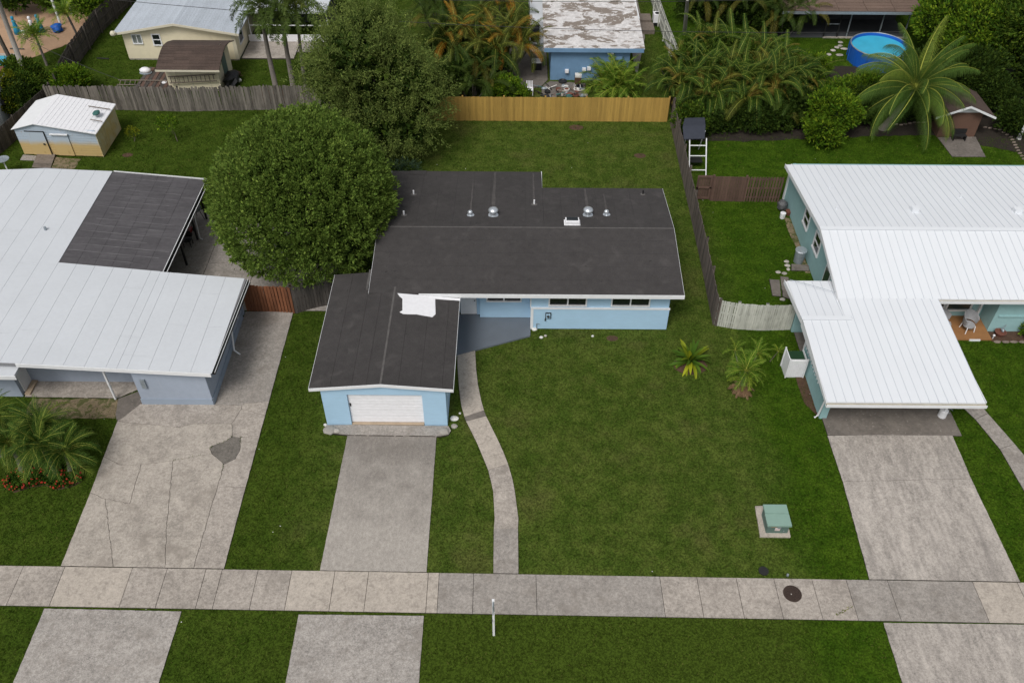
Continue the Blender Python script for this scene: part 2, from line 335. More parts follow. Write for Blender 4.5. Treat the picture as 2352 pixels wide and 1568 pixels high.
def crack_edge(p, q, jit=.03, step=.35):              # shared wobbly edge so that neighbours match
    k = (round(p[0], 2), round(p[1], 2), round(q[0], 2), round(q[1], 2)); kr = (k[2], k[3], k[0], k[1])
    if k in WOB: return WOB[k]
    if kr in WOB: return WOB[kr][::-1]
    d = hypot(q[0] - p[0], q[1] - p[1]); n = max(1, int(d / step)); pts = []
    for i in range(1, n): t = i / n; pts.append((p[0] + (q[0] - p[0]) * t + random.uniform(-jit, jit), p[1] + (q[1] - p[1]) * t + random.uniform(-jit, jit), p[2]))
    WOB[k] = pts; return pts
def ekey(p, q): return tuple(sorted(((round(p[0], 2), round(p[1], 2)), (round(q[0], 2), round(q[1], 2)))))
def crack_poly(pts, jit, shared):
    out = []
    for i, p in enumerate(pts):
        q = pts[(i + 1) % len(pts)]; out.append(p)
        if shared[ekey(p, q)] > 1 or (abs(p[0] - q[0]) > .2 and abs(p[1] - q[1]) > .2): out += crack_edge(p, q, jit, .16)
        else: out += crack_edge(p, q, .008, .2)
    return out
def paving(name, slabs, z=.05, gap=.012, base='crack', jit=0.0):
    """slabs = [(polygon, material)] ; one thing, every slab a part on a recessed joint bed"""
    allp = [p for s, _ in slabs for p in s]; c = (sum(p[0] for p in allp) / len(allp), sum(p[1] for p in allp) / len(allp), 0)
    r = link(name, None, c); r['kind'] = 'structure'
    shared = {}
    for s, m in slabs:
        for i, p in enumerate(s): k = ekey(p, s[(i + 1) % len(s)]); shared[k] = shared.get(k, 0) + 1
    for s, m in slabs:
        PAVED.append([(p[0], p[1]) for p in s])
        build('joint_bed', MB().slab(at_z(s, z - .022), z + .01), base, r)
        q = crack_poly([(p[0], p[1], 0) for p in s], jit, shared) if jit else s
        build('slab', MB().slab(at_z(inset(q, gap / 2), z + random.uniform(-.003, .003)), z + .02), m, r)
    return r

# ================================================================ SETTING
struct('ground', MB().slab([(-260, -60, 0), (260, -60, 0), (260, 320, 0), (-260, 320, 0)], .5), 'grass')
PAVED.append([(-60, 2), (60, 2), (60, 11), (-60, 11)])
road = struct('road', MB().slab([(-120, 2.2, .02), (120, 2.2, .02), (120, 10.3, .02), (-120, 10.3, .02)], .1), 'asphalt_patch')
kerb = link('kerb', None, (0, 10.5, 0)); kerb['kind'] = 'structure'
for i in range(40): build('kerb_stone', MB().box(-60 + i * 3, 10.32, 0, -60 + i * 3 + 2.985, 10.5, .13), 'concrete_grey', kerb)

# sidewalk: one slab per joint seen in the photograph
sx = [(-19.377, 18.953, 0.0)[0], (-17.727, 18.946, 0.0)[0], (-15.027, 18.907, 0.0)[0], (-13.633, 18.878, 0.0)[0], (-12.088, 18.861, 0.0)[0], (-11.438, 18.856, 0.0)[0], (-10.013, 18.827, 0.0)[0], (-8.665, 18.789, 0.0)[0], (-6.952, 18.772, 0.0)[0], (-5.612, 18.763, 0.0)[0], (-3.237, 18.762, 0.0)[0], (-2.805, 18.765, 0.0)[0], (-1.44, 18.746, 0.0)[0],
      (1.03, 18.765, 0.0)[0], (5.936, 18.773, 0.0)[0], (7.402, 18.754, 0.0)[0], (8.951, 18.727, 0.0)[0], (10.439, 18.7, 0.0)[0], (11.941, 18.672, 0.0)[0], (13.29, 18.653, 0.0)[0], (14.919, 18.627, 0.0)[0], (18.273, 18.613, 0.0)[0], (20.035, 18.607, 0.0)[0]]
sm = ['concrete', 'concrete_warm', 'concrete', 'concrete', 'concrete', 'concrete', 'concrete', 'concrete_warm', 'concrete_warm', 'concrete_warm', 'concrete_warm', 'concrete_grey', 'concrete_grey',
      'concrete_grey', 'concrete', 'concrete', 'concrete', 'concrete', 'concrete', 'concrete_grey', 'concrete_grey', 'concrete_warm', 'concrete']
yb = lambda x: 18.815 - .0112 * x
yf = lambda x: 17.065 - .0117 * x
xs = [sx[0] - 1.5 * k for k in range(20, 0, -1)] + sx + [sx[-1] + 1.5 * k for k in range(1, 21)]
ms = ['concrete'] * 19 + ['concrete'] + sm + ['concrete_grey', 'concrete'] * 10
paving('sidewalk', [([(xs[i], yf(xs[i]), 0), (xs[i + 1], yf(xs[i + 1]), 0), (xs[i + 1] - .02, yb(xs[i + 1]), 0), (xs[i] - .02, yb(xs[i]), 0)], ms[i]) for i in range(len(xs) - 1)], z=.045, gap=.02)

def quadY(x0, x1, y0, y1): return [(x0, y0, 0), (x1, y0, 0), (x1, y1, 0), (x0, y1, 0)]
# cracked wide driveway of the grey house
W0 = (-11.40, yb(-11.4) + .02, 0); Wl = (-17.93, yb(-17.9) + .02, 0)
a1, a2, a3, a4, a5 = (-12.52, 27.765, 0.0), (-11.406, 27.929, 0.0), (-11.398, 27.053, 0.0), (-12.614, 27.42, 0.0), (-12.637, 27.648, 0.0)
b1, b2, b3 = (-12.86, 26.519, 0.0), (-12.252, 25.69, 0.0), (-11.419, 25.805, 0.0); b4 = (-12.655, 25.758, 0.0)
p1, p2, p3, p4, p5, p6, p7, p8 = (-12.891, 25.471, 0.0), (-13.426, 25.184, 0.0), (-13.464, 25.008, 0.0), (-13.313, 24.732, 0.0), (-13.046, 24.528, 0.0), (-12.659, 24.157, 0.0), (-12.22, 24.466, 0.0), (-12.129, 25.02, 0.0)
c1, c2 = (-11.449, 22.944, 0.0), (-12.637, 22.966, 0.0); d1 = ((-12.61, 18.935, 0.0)[0], yb(-12.5) + .02, 0)
e1, e2, e3, e4, e5 = (-18.153, 26.657, 0.0), (-17.641, 26.551, 0.0), (-15.207, 26.279, 0.0), (-14.596, 26.504, 0.0), (-17.896, 27.716, 0.0)
f1, f2, f3, f4, f5, f6 = (-18.036, 24.554, 0.0), (-17.126, 24.085, 0.0), (-16.279, 24.126, 0.0), (-14.943, 24.341, 0.0), (-13.63, 24.695, 0.0), (-16.133, 22.048, 0.0)
g1, g2 = (-18.005, 22.601, 0.0), (-17.248, 22.29, 0.0); h1 = (-14.176, 20.625, 0.0)
k1 = ((-15.824, 18.96, 0.0)[0], yb(-16) + .02, 0); k2 = ((-13.765, 18.946, 0.0)[0], yb(-13.7) + .02, 0)
wc = (-13.96, 27.70, 0); wl = (-17.27, 27.70, 0)
E_ = -11.42
paving('cracked_driveway', [
    ([(-13.93, 34.2, 0), wc, a5, a1, (E_, a2[1], 0), (E_, 34.2, 0)], 'concrete_grey'),
    ([a1, (E_, a2[1], 0), (E_, a3[1], 0), a4, a5], 'concrete'),
    ([a4, (E_, a3[1], 0), (E_, b3[1], 0), b2, b4, b1], 'concrete'),
    ([b2, (E_, b3[1], 0), (E_, c1[1], 0), c2, p6, p7, p8], 'concrete'),
    ([c2, (E_, c1[1], 0), W0, d1], 'concrete'),
    ([wl, wc, a5, a4, b1, e4, e3, e2, (-18.15, e1[1], 0), e5], 'concrete'),
    ([(-18.15, e1[1], 0), e2, e3, e4, b1, b4, p1, p2, p3, p4, f5, f4, f3, f2, (-18.08, f1[1], 0)], 'concrete_drive'),
    ([(-18.08, f1[1], 0), f2, f3, f6, g2, (-18.0, g1[1], 0)], 'concrete_drive'),
    ([(-18.0, g1[1], 0), g2, k1, Wl], 'concrete_drive'),
    ([g2, f6, f3, f4, h1, k2, k1], 'concrete_drive'),
    ([f4, f5, p4, p5, p6, c2, d1, k2, h1], 'concrete_drive'),
    ([p1, b4, b2, p8, p7, p6, p5, p4, p3, p2], 'asphalt_patch'),
], z=.05, gap=.019, jit=.024)
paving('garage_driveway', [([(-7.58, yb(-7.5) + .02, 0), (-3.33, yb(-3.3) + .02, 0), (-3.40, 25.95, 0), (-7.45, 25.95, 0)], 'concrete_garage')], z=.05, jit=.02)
paving('garage_apron', [([(-8.35, 25.98, 0), (-7.5, 25.86, 0), (-5.5, 25.84, 0), (-3.2, 25.82, 0), (-2.85, 25.92, 0), (-2.75, 26.15, 0), (-2.88, 26.42, 0), (-7.2, 26.46, 0), (-8.45, 26.42, 0), (-8.6, 26.2, 0)], 'concrete_grey')], z=.11, jit=.03)
paving('carport_driveway', [
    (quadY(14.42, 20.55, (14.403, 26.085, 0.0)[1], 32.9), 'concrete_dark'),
    ([(14.396, 26.056, 0.0), (20.133, 26.193, 0.0), (20.079, 23.666, 0.0), (14.414, 23.455, 0.0)], 'concrete_streak'),
    ([(14.414, 23.455, 0.0), (20.079, 23.666, 0.0), (20.15, yb(20) + .02, 0), (14.2, yb(14.2) + .02, 0)], 'concrete_streak')], z=.05, gap=.02, jit=.012)
for nm, pts, m in (('left_apron', [(-17.872, 17.186, 0.0), (-12.585, 17.106, 0.0), (-12.687, 13.407, 0.0), (-17.86, 13.372, 0.0)], 'concrete_mid'),
                   ('centre_apron', [(-8.089, 17.012, 0.0), (-3.292, 16.992, 0.0), (-3.238, 13.471, 0.0), (-8.066, 13.438, 0.0)], 'concrete_mid'),
                   ('right_apron', [(14.212, 16.831, 0.0), (23.2, 16.8, 0), (24.2, 10.6, 0), (14.9, 10.6, 0), (14.154, 14.469, 0.0)], 'concrete_streak')):
    pts = [(x, min(y, yf(x) - .02), 0) if y > 16 else (x, 10.55, 0) for x, y, z in pts]
    paving(nm, [(pts, m)], z=.04, jit=.012)
L = [(-2.722, 31.221, 0.0), (-2.66, 30.22, 0.0), (-2.52, 28.795, 0.0), (-2.367, 27.741, 0.0), (-2.192, 27.022, 0.0), (-2.096, 26.762, 0.0), (-1.848, 26.177, 0.0), (-1.546, 25.463, 0.0), (-1.247, 24.628, 0.0), (-1.014, 23.965, 0.0), (-0.836, 23.161, 0.0), (-0.765, 22.775, 0.0), (-0.682, 21.414, 0.0), (-0.705, 20.921, 0.0), (-0.689, 19.174, 0.0), ((-0.681, 18.8, 0.0)[0], yb(-.6) + .02, 0)]
R = [(-1.835, 31.42, 0.0), (-1.743, 30.145, 0.0), (-1.619, 29.083, 0.0), (-1.43, 28.058, 0.0), (-1.286, 27.445, 0.0), (-1.174, 27.084, 0.0), (-0.875, 26.331, 0.0), (-0.584, 25.613, 0.0), (-0.328, 24.912, 0.0), (-0.133, 24.296, 0.0), (0.06, 23.496, 0.0), (0.157, 22.911, 0.0), (0.324, 21.422, 0.0), (0.305, 20.929, 0.0), (0.322, 19.182, 0.0), ((0.321, 18.788, 0.0)[0], yb(.4) + .02, 0)]
secs = [(0, 2, 'concrete_warm'), (2, 4, 'concrete_warm'), (4, 5, 'concrete_dark'), (5, 8, 'concrete_warm'), (8, 9, 'concrete_warm'), (9, 11, 'concrete'), (11, 13, 'concrete'), (13, 15, 'concrete_grey')]
paving('curved_garden_path', [(L[a:b + 1] + R[a:b + 1][::-1], m) for a, b, m in secs], z=.05, gap=.014)
paving('right_garden_path', [([(21.073, 28.15, 0.0), (22.087, 28.159, 0.0), (22.257, 27.471, 0.0), (21.543, 27.088, 0.0)], 'concrete_grey'), ([(21.543, 27.088, 0.0), (22.257, 27.471, 0.0), (22.772, 25.642, 0.0), (21.99, 25.339, 0.0)], 'concrete_grey'), ([(21.99, 25.339, 0.0), (22.772, 25.642, 0.0), (23.63, 22.25, 0.0), (22.197, 21.927, 0.0)], 'concrete_grey'), ([(22.197, 21.927, 0.0), (23.63, 22.25, 0.0), ((23.63, 22.25, 0.0)[0] + .9, 18.56, 0), ((22.197, 21.927, 0.0)[0] + 1.0, 18.56, 0)], 'concrete_grey')], z=.045, gap=.02)
# back court of the grey house, under and beside the carport
paving('back_court', [(quadY(-22.6, -16.9, 34.4, 43.2), 'concrete_grey'), (quadY(-16.9, -14.2, 34.4, 38.2), 'concrete_grey'), (quadY(-14.2, -9.6, 34.3, 38.2), 'concrete_grey'), (quadY(-16.9, -12.5, 38.2, 42.2), 'concrete_grey')], z=.04, gap=.025, jit=.01)
paving('grey_porch_floor', [([(-23.0, 28.1, 0), (-18.6, 28.05, 0), (-17.922, 28.535, 0.0), (-17.32, 29.1, 0), (-23.0, 29.15, 0)], 'concrete'), ([(-18.55, 28.0, 0), (-18.346, 26.991, 0.0), (-18.181, 26.657, 0.0), (-17.992, 26.77, 0.0), (-17.35, 27.75, 0), (-17.4, 28.7, 0)], 'concrete_dark')], z=.06, jit=.01)
struct('bare_soil', MB().slab(smoothpoly([(-22.6, 28.0, .02), (-18.6, 28.0, .02), (-18.314, 26.824, 0.02), (-19.691, 26.812, 0.02), (-22.5, 26.6, .02)], .06), .1), 'dirt_pale')
paving('shed_pad', [([(28.288, 51.945, 0.0), (30.852, 52.055, 0.0), (30.602, 49.582, 0.0), (28.429, 49.584, 0.0)], 'concrete_dark')], z=.04, jit=.02)
paving('ramp_pavers', [([(-31.494, 48.458, 0.0), (-30.535, 48.399, 0.0), (-30.643, 48.97, 0.0), (-31.559, 49.104, 0.0)], 'concrete_grey')], z=.03, jit=.02)
struct('dirt_patch', MB().slab(smoothpoly([(-29.091, 47.479, 0.015), (-27.735, 47.454, 0.015), (-27.651, 48.624, 0.015), (-29.43, 48.889, 0.015)], .08), .1), 'dirt_pale')
paving('blue_house_court', [([(-0.279, 58.098, 0.0), (1.939, 58.436, 0.0), (2.5, 59.55, 0), (2.5, 66, 0), (-1.2, 66, 0), (-1.2, 60, 0)], 'concrete_dark'), ([(1.989, 57.144, 0.0), (5.105, 57.187, 0.0), (5.211, 59.102, 0.0), (2.6, 59.4, 0), (1.976, 58.436, 0.0)], 'concrete_dark')], z=.03, gap=.06, jit=.04)
struct('far_planting_soil', MB().slab(smoothpoly([(10.95, 51.4, .025), (15.5, 51.3, .025), (22, 51.9, .025), (28, 52.3, .025), (33, 50.2, .025), (34.2, 46.5, .025), (60, 46, .025), (60, 62, .025), (10.95, 62, .025)], .1), .1), 'soil')
struct('oak_bed', MB().slab(smoothpoly([(-18.5, 55.4, .02), (-12.5, 55.4, .02), (-12.6, 58.0, .02), (-18.0, 57.8, .02)], .12), .1), 'mulch_brown')
struct('side_bed', MB().slab(smoothpoly([(16.069, 42.913, 0.02), (16.45, 42.674, 0.02), (16.418, 37.701, 0.02), (16.149, 37.698, 0.02), (16.136, 40.322, 0.02), (16.055, 42.187, 0.02)], .05), .1), 'dirt_pale')
struct('carport_bed', MB().slab(smoothpoly([(14.3, 27.2, .02), (14.3, 30.7, .02), (13.75, 30.4, .02), (13.85, 28.0, .02)], .06), .1), 'mulch_brown')
struct('porch_bed', MB().slab(smoothpoly([(24.35, 32.35, .02), (30.0, 32.35, .02), (30.0, 33.1, .02), (24.35, 33.1, .02)], .04), .1), 'mulch_brown')
struct('tan_deck', MB().slab(smoothpoly([(-46, 62.0, .03), (-37.4, 61.2, .03), (-35.3, 63.8, .03), (-33.2, 66, .03), (-32.5, 74, .03), (-46, 74, .03)], .1), .1), 'deck_tan')
PAVED.append([(-46, 61), (-37, 61), (-33, 65), (-32.5, 74), (-46, 74)])
PAVED.append([(10.95, 51.8), (60, 52.2), (60, 62), (10.95, 62)])
r = root('swimming_pool', (-42, 60.5, 0), 'sunken swimming pool with bright turquoise water beyond the palm trunks', 'swimming pool')
build('water', MB().slab(smoothpoly([(-47, 58.6, .05), (-38.2, 59.6, .05), (-37.55, 61.5, .05), (-37.9, 62.7, .05), (-47, 63.2, .05)], .02), .1), 'pool_water', r)
build('coping', MB().slab([(-47, 62.75, .09), (-37.7, 62.7, .09), (-37.4, 63.0, .09), (-47, 63.3, .09)], .1), 'concrete_warm', r)
paving('yellow_house_patio', [(quadY(-20.5, -16.55, 62.5, 65.3), 'concrete'), (quadY(-16.5, -14.5, 63.6, 65.3), 'concrete_grey')], z=.1, gap=.03)
paving('far_path', [([(9.0, 60, 0), (10.3, 66.6, 0), (10.5, 80, 0), (9.2, 80, 0)], 'concrete_grey')], z=.04)

# ================================================================ shared builders
def wall_window(parent, x0, x1, y, z0, z1, panes=2, fr='white_trim', gl='glass', t=.07, d=.05, along='x', sgn=-1, rows=1):
    """window on a wall plane; frame is proud of the wall by d, panes set back inside it; sgn = outward direction"""
    def bx(u0, u1, n0, n1, a, b): return (u0, y + sgn * n0, a, u1, y + sgn * n1, b) if along == 'x' else (y + sgn * n0, u0, a, y + sgn * n1, u1, b)
    m = MB(); m.box(*bx(x0 - t, x1 + t, -.02, d, z1, z1 + t)); m.box(*bx(x0 - t, x1 + t, -.02, d + .03, z0 - t, z0))
    m.box(*bx(x0 - t, x0, -.02, d, z0, z1)); m.box(*bx(x1, x1 + t, -.02, d, z0, z1)); w = (x1 - x0) / panes
    for k in range(1, panes): m.box(*bx(x0 + w * k - t / 2, x0 + w * k + t / 2, -.02, d - .004, z0, z1))
    for k in range(1, rows): zz = z0 + (z1 - z0) * k / rows; m.box(*bx(x0, x1, -.02, d - .008, zz - .03, zz + .03))
    f = build('window', m, fr, parent)
    for k in range(panes): pbox('pane', bx(x0 + w * k, x0 + w * (k + 1), -.02, .012, z0, z1), gl, f)
    return f

# ================================================================ BLUE HOUSE (centre)
h = root('blue_house', (0, 33, 0), 'light blue single storey house with black flat roof and attached garage in the centre', 'house')
FZ, RZ, FY, RY = 2.9, 3.5, 32.46, 37.0
zf = lambda y: FZ + (y - FY) * (RZ - FZ) / (RY - FY)
zb = lambda y: RZ - (y - RY) * (RZ - FZ) / (41.5 - RY)
X0, X1, XE, YB, YE = -6.97, 8.34, 1.62, 41.5, 43.5
w = MB()
w.box(.957, 33.13, 0, 7.87, 33.33, 2.72); w.box(7.67, 33.33, 0, 7.87, 41.1, 2.72); w.box(1.15, 33.33, 0, 1.152, 33.7, 2.7)
w.box(.957, 33.33, 0, 1.15, 33.82, 2.72); w.box(-1.67, 33.82, .1, 1.15, 34.0, 2.72); w.box(-1.83, 34.03, .1, -1.67, 34.25, 2.72); w.box(-2.9, 34.03, 2.15, -1.83, 34.25, 2.72)
w.box(-2.93, 34.25, 0, -2.7, 34.3, 2.72); w.box(-6.5, 34.4, 0, -6.3, 43.1, 2.44); w.box(-6.3, 42.9, 0, 1.3, 43.1, 2.44); w.box(1.1, 41.1, 0, 1.3, 42.9, 2.44); w.box(1.3, 40.9, 0, 7.67, 41.1, 2.72)
w.add([(7.67, 33.13, 2.72), (7.67, 41.1, 2.72), (7.67, 37.0, 3.3), (7.87, 33.13, 2.72), (7.87, 41.1, 2.72), (7.87, 37, 3.3)], [(0, 1, 2), (3, 5, 4), (0, 3, 4, 1), (1, 4, 5, 2), (2, 5, 3, 0)])
build('wall', w, 'blue_wall', h)
pbox('wall_panel', (1.07, 33.05, .04, 7.9, 33.128, 1.38), 'blue_wall', h)
m = MB(); m.box(.93, 33.03, 1.38, 7.93, 33.128, 1.45); m.box(.93, 33.03, 0, 1.07, 33.128, 1.38); m.box(.90, 33.12, 1.45, .955, 33.5, 2.72); build('wall_trim', m, 'white_trim', h)
wall_window(h, (1.879, 33.13, 2.098)[0], (3.668, 33.13, 2.114)[0], 33.13, 1.62, 2.2)
wall_window(h, (5.002, 33.13, 2.126)[0], (6.82, 33.13, 2.142)[0], 33.13, 1.62, 2.2)
wall_window(h, (-1.258, 33.82, 1.262)[0], (0.408, 33.82, 1.277)[0], 33.82, 1.28, 2.2)
d = pbox('front_door', (-2.67, 34.06, .1, -1.84, 34.12, 2.13), 'white_trim', h); build('handle', MB().lathe((-1.93, 34.02, 1.05), [(.01, -.03), (.04, 0), (.01, .03)], 8), 'dark_metal', d)
build('porch_floor', MB().slab([(-2.93, 34.03, .1), (-2.93, 31.05, .1), (-2.7, 31.06, .1), (.93, 32.47, .1), (.955, 33.8, .1), (-1.67, 33.82, .1), (-1.75, 34.03, .1)], .1), 'paint_floor', h)
PAVED.append([(-8.9, 26.2), (-2.6, 26.2), (-2.7, 31.06), (.95, 32.47), (.95, 33), (8, 33), (8, 41.3), (1.4, 41.3), (1.4, 43.2), (-6.6, 43.2), (-6.6, 34.5), (-8.9, 34.5)])
# main roof deck and fascia
rf = MB(); u = .03
rf.slab([(X0, FY, FZ - u), (X1, FY, FZ - u), (X1, RY, RZ - u), (X0, RY, RZ - u)], .16)
rf.slab([(X0, RY, RZ - u), (X1, RY, RZ - u), (X1, YB, FZ - u), (X0, YB, FZ - u)], .16); rf.slab([(X0, YB, FZ - u), (XE, YB, FZ - u), (XE, YE, zb(YE) - u), (X0, YE, zb(YE) - u)], .16)
roof = build('roof', rf, 'black_roof', h)
ys = [FY - .02, 33.36, 34.27, 35.18, 36.09, RY]
for a, b in zip(ys, ys[1:]): build('roofing_strip', MB().slab([(X0 - .01, a, zf(a) + .004), (X1 + .01, a, zf(a) + .004), (X1 + .01, b - .004, zf(b)), (X0 - .01, b - .004, zf(b))], .03), 'black_roof', roof)
n = 16; dx = (X1 - X0 + .02) / n
for i in range(n):
    xa = X0 - .01 + dx * i; xb = xa + dx - .005; ye = YE if xa < XE - .4 else YB; k = random.uniform(0, .004)
    if xb > XE and xa < XE - .4: xb = XE
    if xa > XE - .4 and xa < XE + .6 and ye == YB: xa = min(xa, XE + .012) if xa < XE + dx else xa
    build('roofing_strip', MB().slab([(xa, RY, RZ + k), (xb, RY, RZ + k), (xb, ye, zb(ye) + k), (xa, ye, zb(ye) + k)], .03), 'black_roof', roof)
build('ridge_cap', MB().slab([(X0 - .01, RY - .04, RZ + .006), (X1 + .01, RY - .04, RZ + .006), (X1 + .01, RY + .04, RZ + .006), (X0 - .01, RY + .04, RZ + .006)], .02), 'black_roof_seam', roof)
build('fascia', MB().box(-4.55, FY - .06, FZ - .24, X1 + .04, FY - .02, FZ - .02), 'white_trim', h); f = MB()
for xx, s_ in ((X1 + .012, 1), (X0 - .012, -1)):
    ya, yz = (FY, YB) if s_ > 0 else (FY, YE)
    for (y0, z0, y1, z1) in ((ya, FZ, RY, RZ), (RY, RZ, yz, zb(yz))):
        f.add([(xx, y0, z0 - .22), (xx, y1, z1 - .22), (xx, y1, z1 + .004), (xx, y0, z0 + .004), (xx + .012 * s_, y0, z0 - .22), (xx + .012 * s_, y1, z1 - .22), (xx + .012 * s_, y1, z1 + .004), (xx + .012 * s_, y0, z0 + .004)],
              [(0, 1, 2, 3), (7, 6, 5, 4), (3, 2, 6, 7), (0, 4, 5, 1), (0, 3, 7, 4), (1, 5, 6, 2)])
f.box(XE + .0, YB + .01, zb(YE) - .2, XE + .03, YE, zb(YE) + .035)
build('rake_trim', f, 'white_trim', h)
# garage wing
GX0, GX1, GM, GY = -8.88, -2.57, -5.72, 26.36
zg = lambda x: 2.95 - abs(x - GM) * .30 / 3.15
g = MB(); yw = 26.48
g.box(-8.45, yw, 0, -7.32, yw + .2, 2.5); g.box(-3.98, yw, 0, -2.93, yw + .2, 2.5); g.box(-7.32, yw, 2.1, -3.98, yw + .2, 2.5)
g.add([(-8.45, yw, 2.5), (-2.93, yw, 2.5), (GM, yw, 2.78), (-8.45, yw + .2, 2.5), (-2.93, yw + .2, 2.5), (GM, yw + .2, 2.78)], [(0, 1, 2), (3, 5, 4), (0, 2, 5, 3), (1, 4, 5, 2), (0, 3, 4, 1)])
g.box(-8.45, yw + .2, 0, -8.25, 34.0, 2.5); g.box(-3.13, yw + .2, 0, -2.93, 34.2, 2.5); g.box(-8.25, 33.8, 0, -6.5, 34.0, 2.5)
build('garage_wall', g, 'blue_wall', h)
gd = build('garage_door', MB().box(-7.33, yw + .15, .03, -3.97, yw + .19, 2.12), 'white_trim', h)
pbox('door_sill', (-7.3, yw - .02, 0, -4.0, yw + .13, .135), 'tan_floor', h)
for k in range(5):
    z0 = .16 + k * .388
    pn = MB(); pn.box(-7.31, yw + .115, z0, -3.99, yw + .148, z0 + .372)
    pn.box(-7.28, yw + .110, z0 + .05, -4.02, yw + .115, z0 + .165); pn.box(-7.28, yw + .110, z0 + .21, -4.02, yw + .115, z0 + .325); build('door_panel', pn, 'white_paint', gd)
build('handle', MB().box(-7.28, yw + .08, 1.25, -7.22, yw + .103, 1.45), 'dark_metal', gd)
gr = MB()
gr.slab([(GX0, GY, zg(GX0) - u), (GM, GY, 2.95 - u), (GM, 34.1, 2.95 - u), (GX0, 34.1, zg(GX0) - u)], .14)
gr.slab([(GM, GY, 2.95 - u), (GX1, GY, zg(GX1) - u), (GX1, 33.2, zg(GX1) - u), (GM, 33.2, 2.95 - u)], .14)
groof = build('garage_roof', gr, 'black_roof', h)
for a, b, ye in ((GX0 - .01, -7.95, 34.1), (-7.95, -7.0, 34.1), (-7.0, -6.35, 33.0), (-6.35, GM, 33.0), (GM, -4.95, 32.9), (-4.95, -4.0, 32.6), (-4.0, -3.05, 32.45), (-3.05, GX1 + .01, 32.44)):
    build('roofing_strip', MB().slab([(a, GY - .01, zg(a)), (b - .008, GY - .01, zg(b)), (b - .008, ye, zg(b)), (a, ye, zg(a))], .03), 'black_roof', groof)
build('ridge_cap', MB().slab([(GM - .045, GY - .01, 2.956), (GM + .045, GY - .01, 2.956), (GM + .045, 32.9, 2.956), (GM - .045, 32.9, 2.956)], .02), 'black_roof_seam', groof)
gf = MB()
for xa, xb in ((GX0 - .02, GM), (GM, GX1 + .02)):
    za, zb_ = zg(xa) - .015, zg(xb) - .015; y0, y1 = GY - .05, GY - .012
    gf.add([(xa, y0, za - .16), (xb, y0, zb_ - .16), (xb, y0, zb_), (xa, y0, za), (xa, y1, za - .16), (xb, y1, zb_ - .16), (xb, y1, zb_), (xa, y1, za)], [(0, 1, 2, 3), (7, 6, 5, 4), (3, 2, 6, 7), (0, 4, 5, 1), (0, 3, 7, 4), (1, 5, 6, 2)])
gf.box(GX0 - .026, GY - .01, 2.5, GX0 - .012, 34.1, 2.65); gf.box(GX1 + .012, GY - .01, 2.5, GX1 + .026, 32.5, 2.65)
build('garage_fascia', gf, 'white_trim', h)
pp = [(-5.569, 32.477, 2.9), (-5.4, 32.57, 2.9), (-4.535, 32.524, 2.9), (-4.231, 32.419, 2.9), (-2.532, 32.353, 2.8), (-2.529, 32.193, 2.68), (-3.732, 32.182, 2.75), (-3.647, 31.093, 2.75), (-3.777, 30.876, 2.75), (-4.534, 30.986, 2.8), (-5.163, 30.942, 2.85), (-5.335, 31.052, 2.85), (-5.214, 31.183, 2.85), (-5.293, 32.016, 2.85), (-5.439, 32.159, 2.88)]
build('roof_patch', MB().slab([(x, min(y, FY - .08), zg(x) + .012) for x, y, z in smoothpoly(pp, .012, .3)], .02), 'white_paint', groof)
build('roof_step', MB().box(X0 - .16, 32.7, 2.86, X0 - .05, 34.1, 3.0), 'black_roof_seam', groof)
def on_back(x, y, dz=0): return (x, y, zb(y) + dz)
def vent_base(px, r=.13): return None
vents = [('turbine', (-1.037, 38.288, 3.25)), ('turbine', (3.978, 38.384, 3.25))]
for _, p in vents:
    z0 = zb(p[1]) if p[1] > RY else zf(p[1]); c = (p[0], p[1], z0 - .02)
    v = build('roof_vent', MB().lathe(c, [(.27, 0), (.27, .04), (.16, .07), (.13, .22)], 16), 'metal', roof)
    build('turbine_cap', MB().lathe((c[0], c[1], c[2] + .2), [(.13, 0), (.24, .06), (.27, .14), (.23, .22), (.10, .28), (.02, .3)], 18), 'metal', v, smooth=True)
for px, hgt, mt, fl in (((-5.468, 40.588, 3.1), .28, 'white_paint', .17), ((-5.762, 38.244, 3.3), .28, 'white_paint', .17), ((1.151, 39.535, 3.2), .3, 'white_paint', .17), ((7.175, 40.778, 3.1), .3, 'dark_metal', .14)):
    z0 = zb(px[1]) - .02; b = build('pipe_flashing', MB().lathe((px[0], px[1], z0), [(fl, 0), (fl, .03), (.06, .06)], 12), 'black_roof_seam', roof); build('vent_pipe', MB().tube([(px[0], px[1], z0), (px[0], px[1], z0 + hgt)], .045, 8), mt, b)
for px in ((-2.237, 38.275, 3.25), (4.976, 38.435, 3.25)):
    z0 = zb(px[1]) - .02; b = build('gooseneck_vent', MB().lathe((px[0], px[1], z0), [(.2, 0), (.2, .03), (.1, .06), (.1, .14)], 12), 'metal', roof)
    build('vent_cap', MB().blob((px[0] - .02, px[1], z0 + .2), (.14, .13, .13), 10, 6, .03), 'metal', b, smooth=True)
p = (3.096, 37.438, 3.4); z0 = zb(p[1]) - .01
sv = MB(); sv.box(p[0] - .42, p[1] - .25, z0 - .04, p[0] + .42, p[1] + .3, z0 + .04); sv.box(p[0] - .36, p[1] - .18, z0 + .04, p[0] + .36, p[1] + .26, z0 + .22)
s = build('solar_roof_vent', sv, 'white_paint', roof); pbox('solar_panel', (p[0] - .3, p[1] - .02, z0 + .22, p[0] + .3, p[1] + .24, z0 + .245), 'glass', s)
a, b = (-5.915, 43.025, 2.75), (-4.99, 43.68, 2.66)
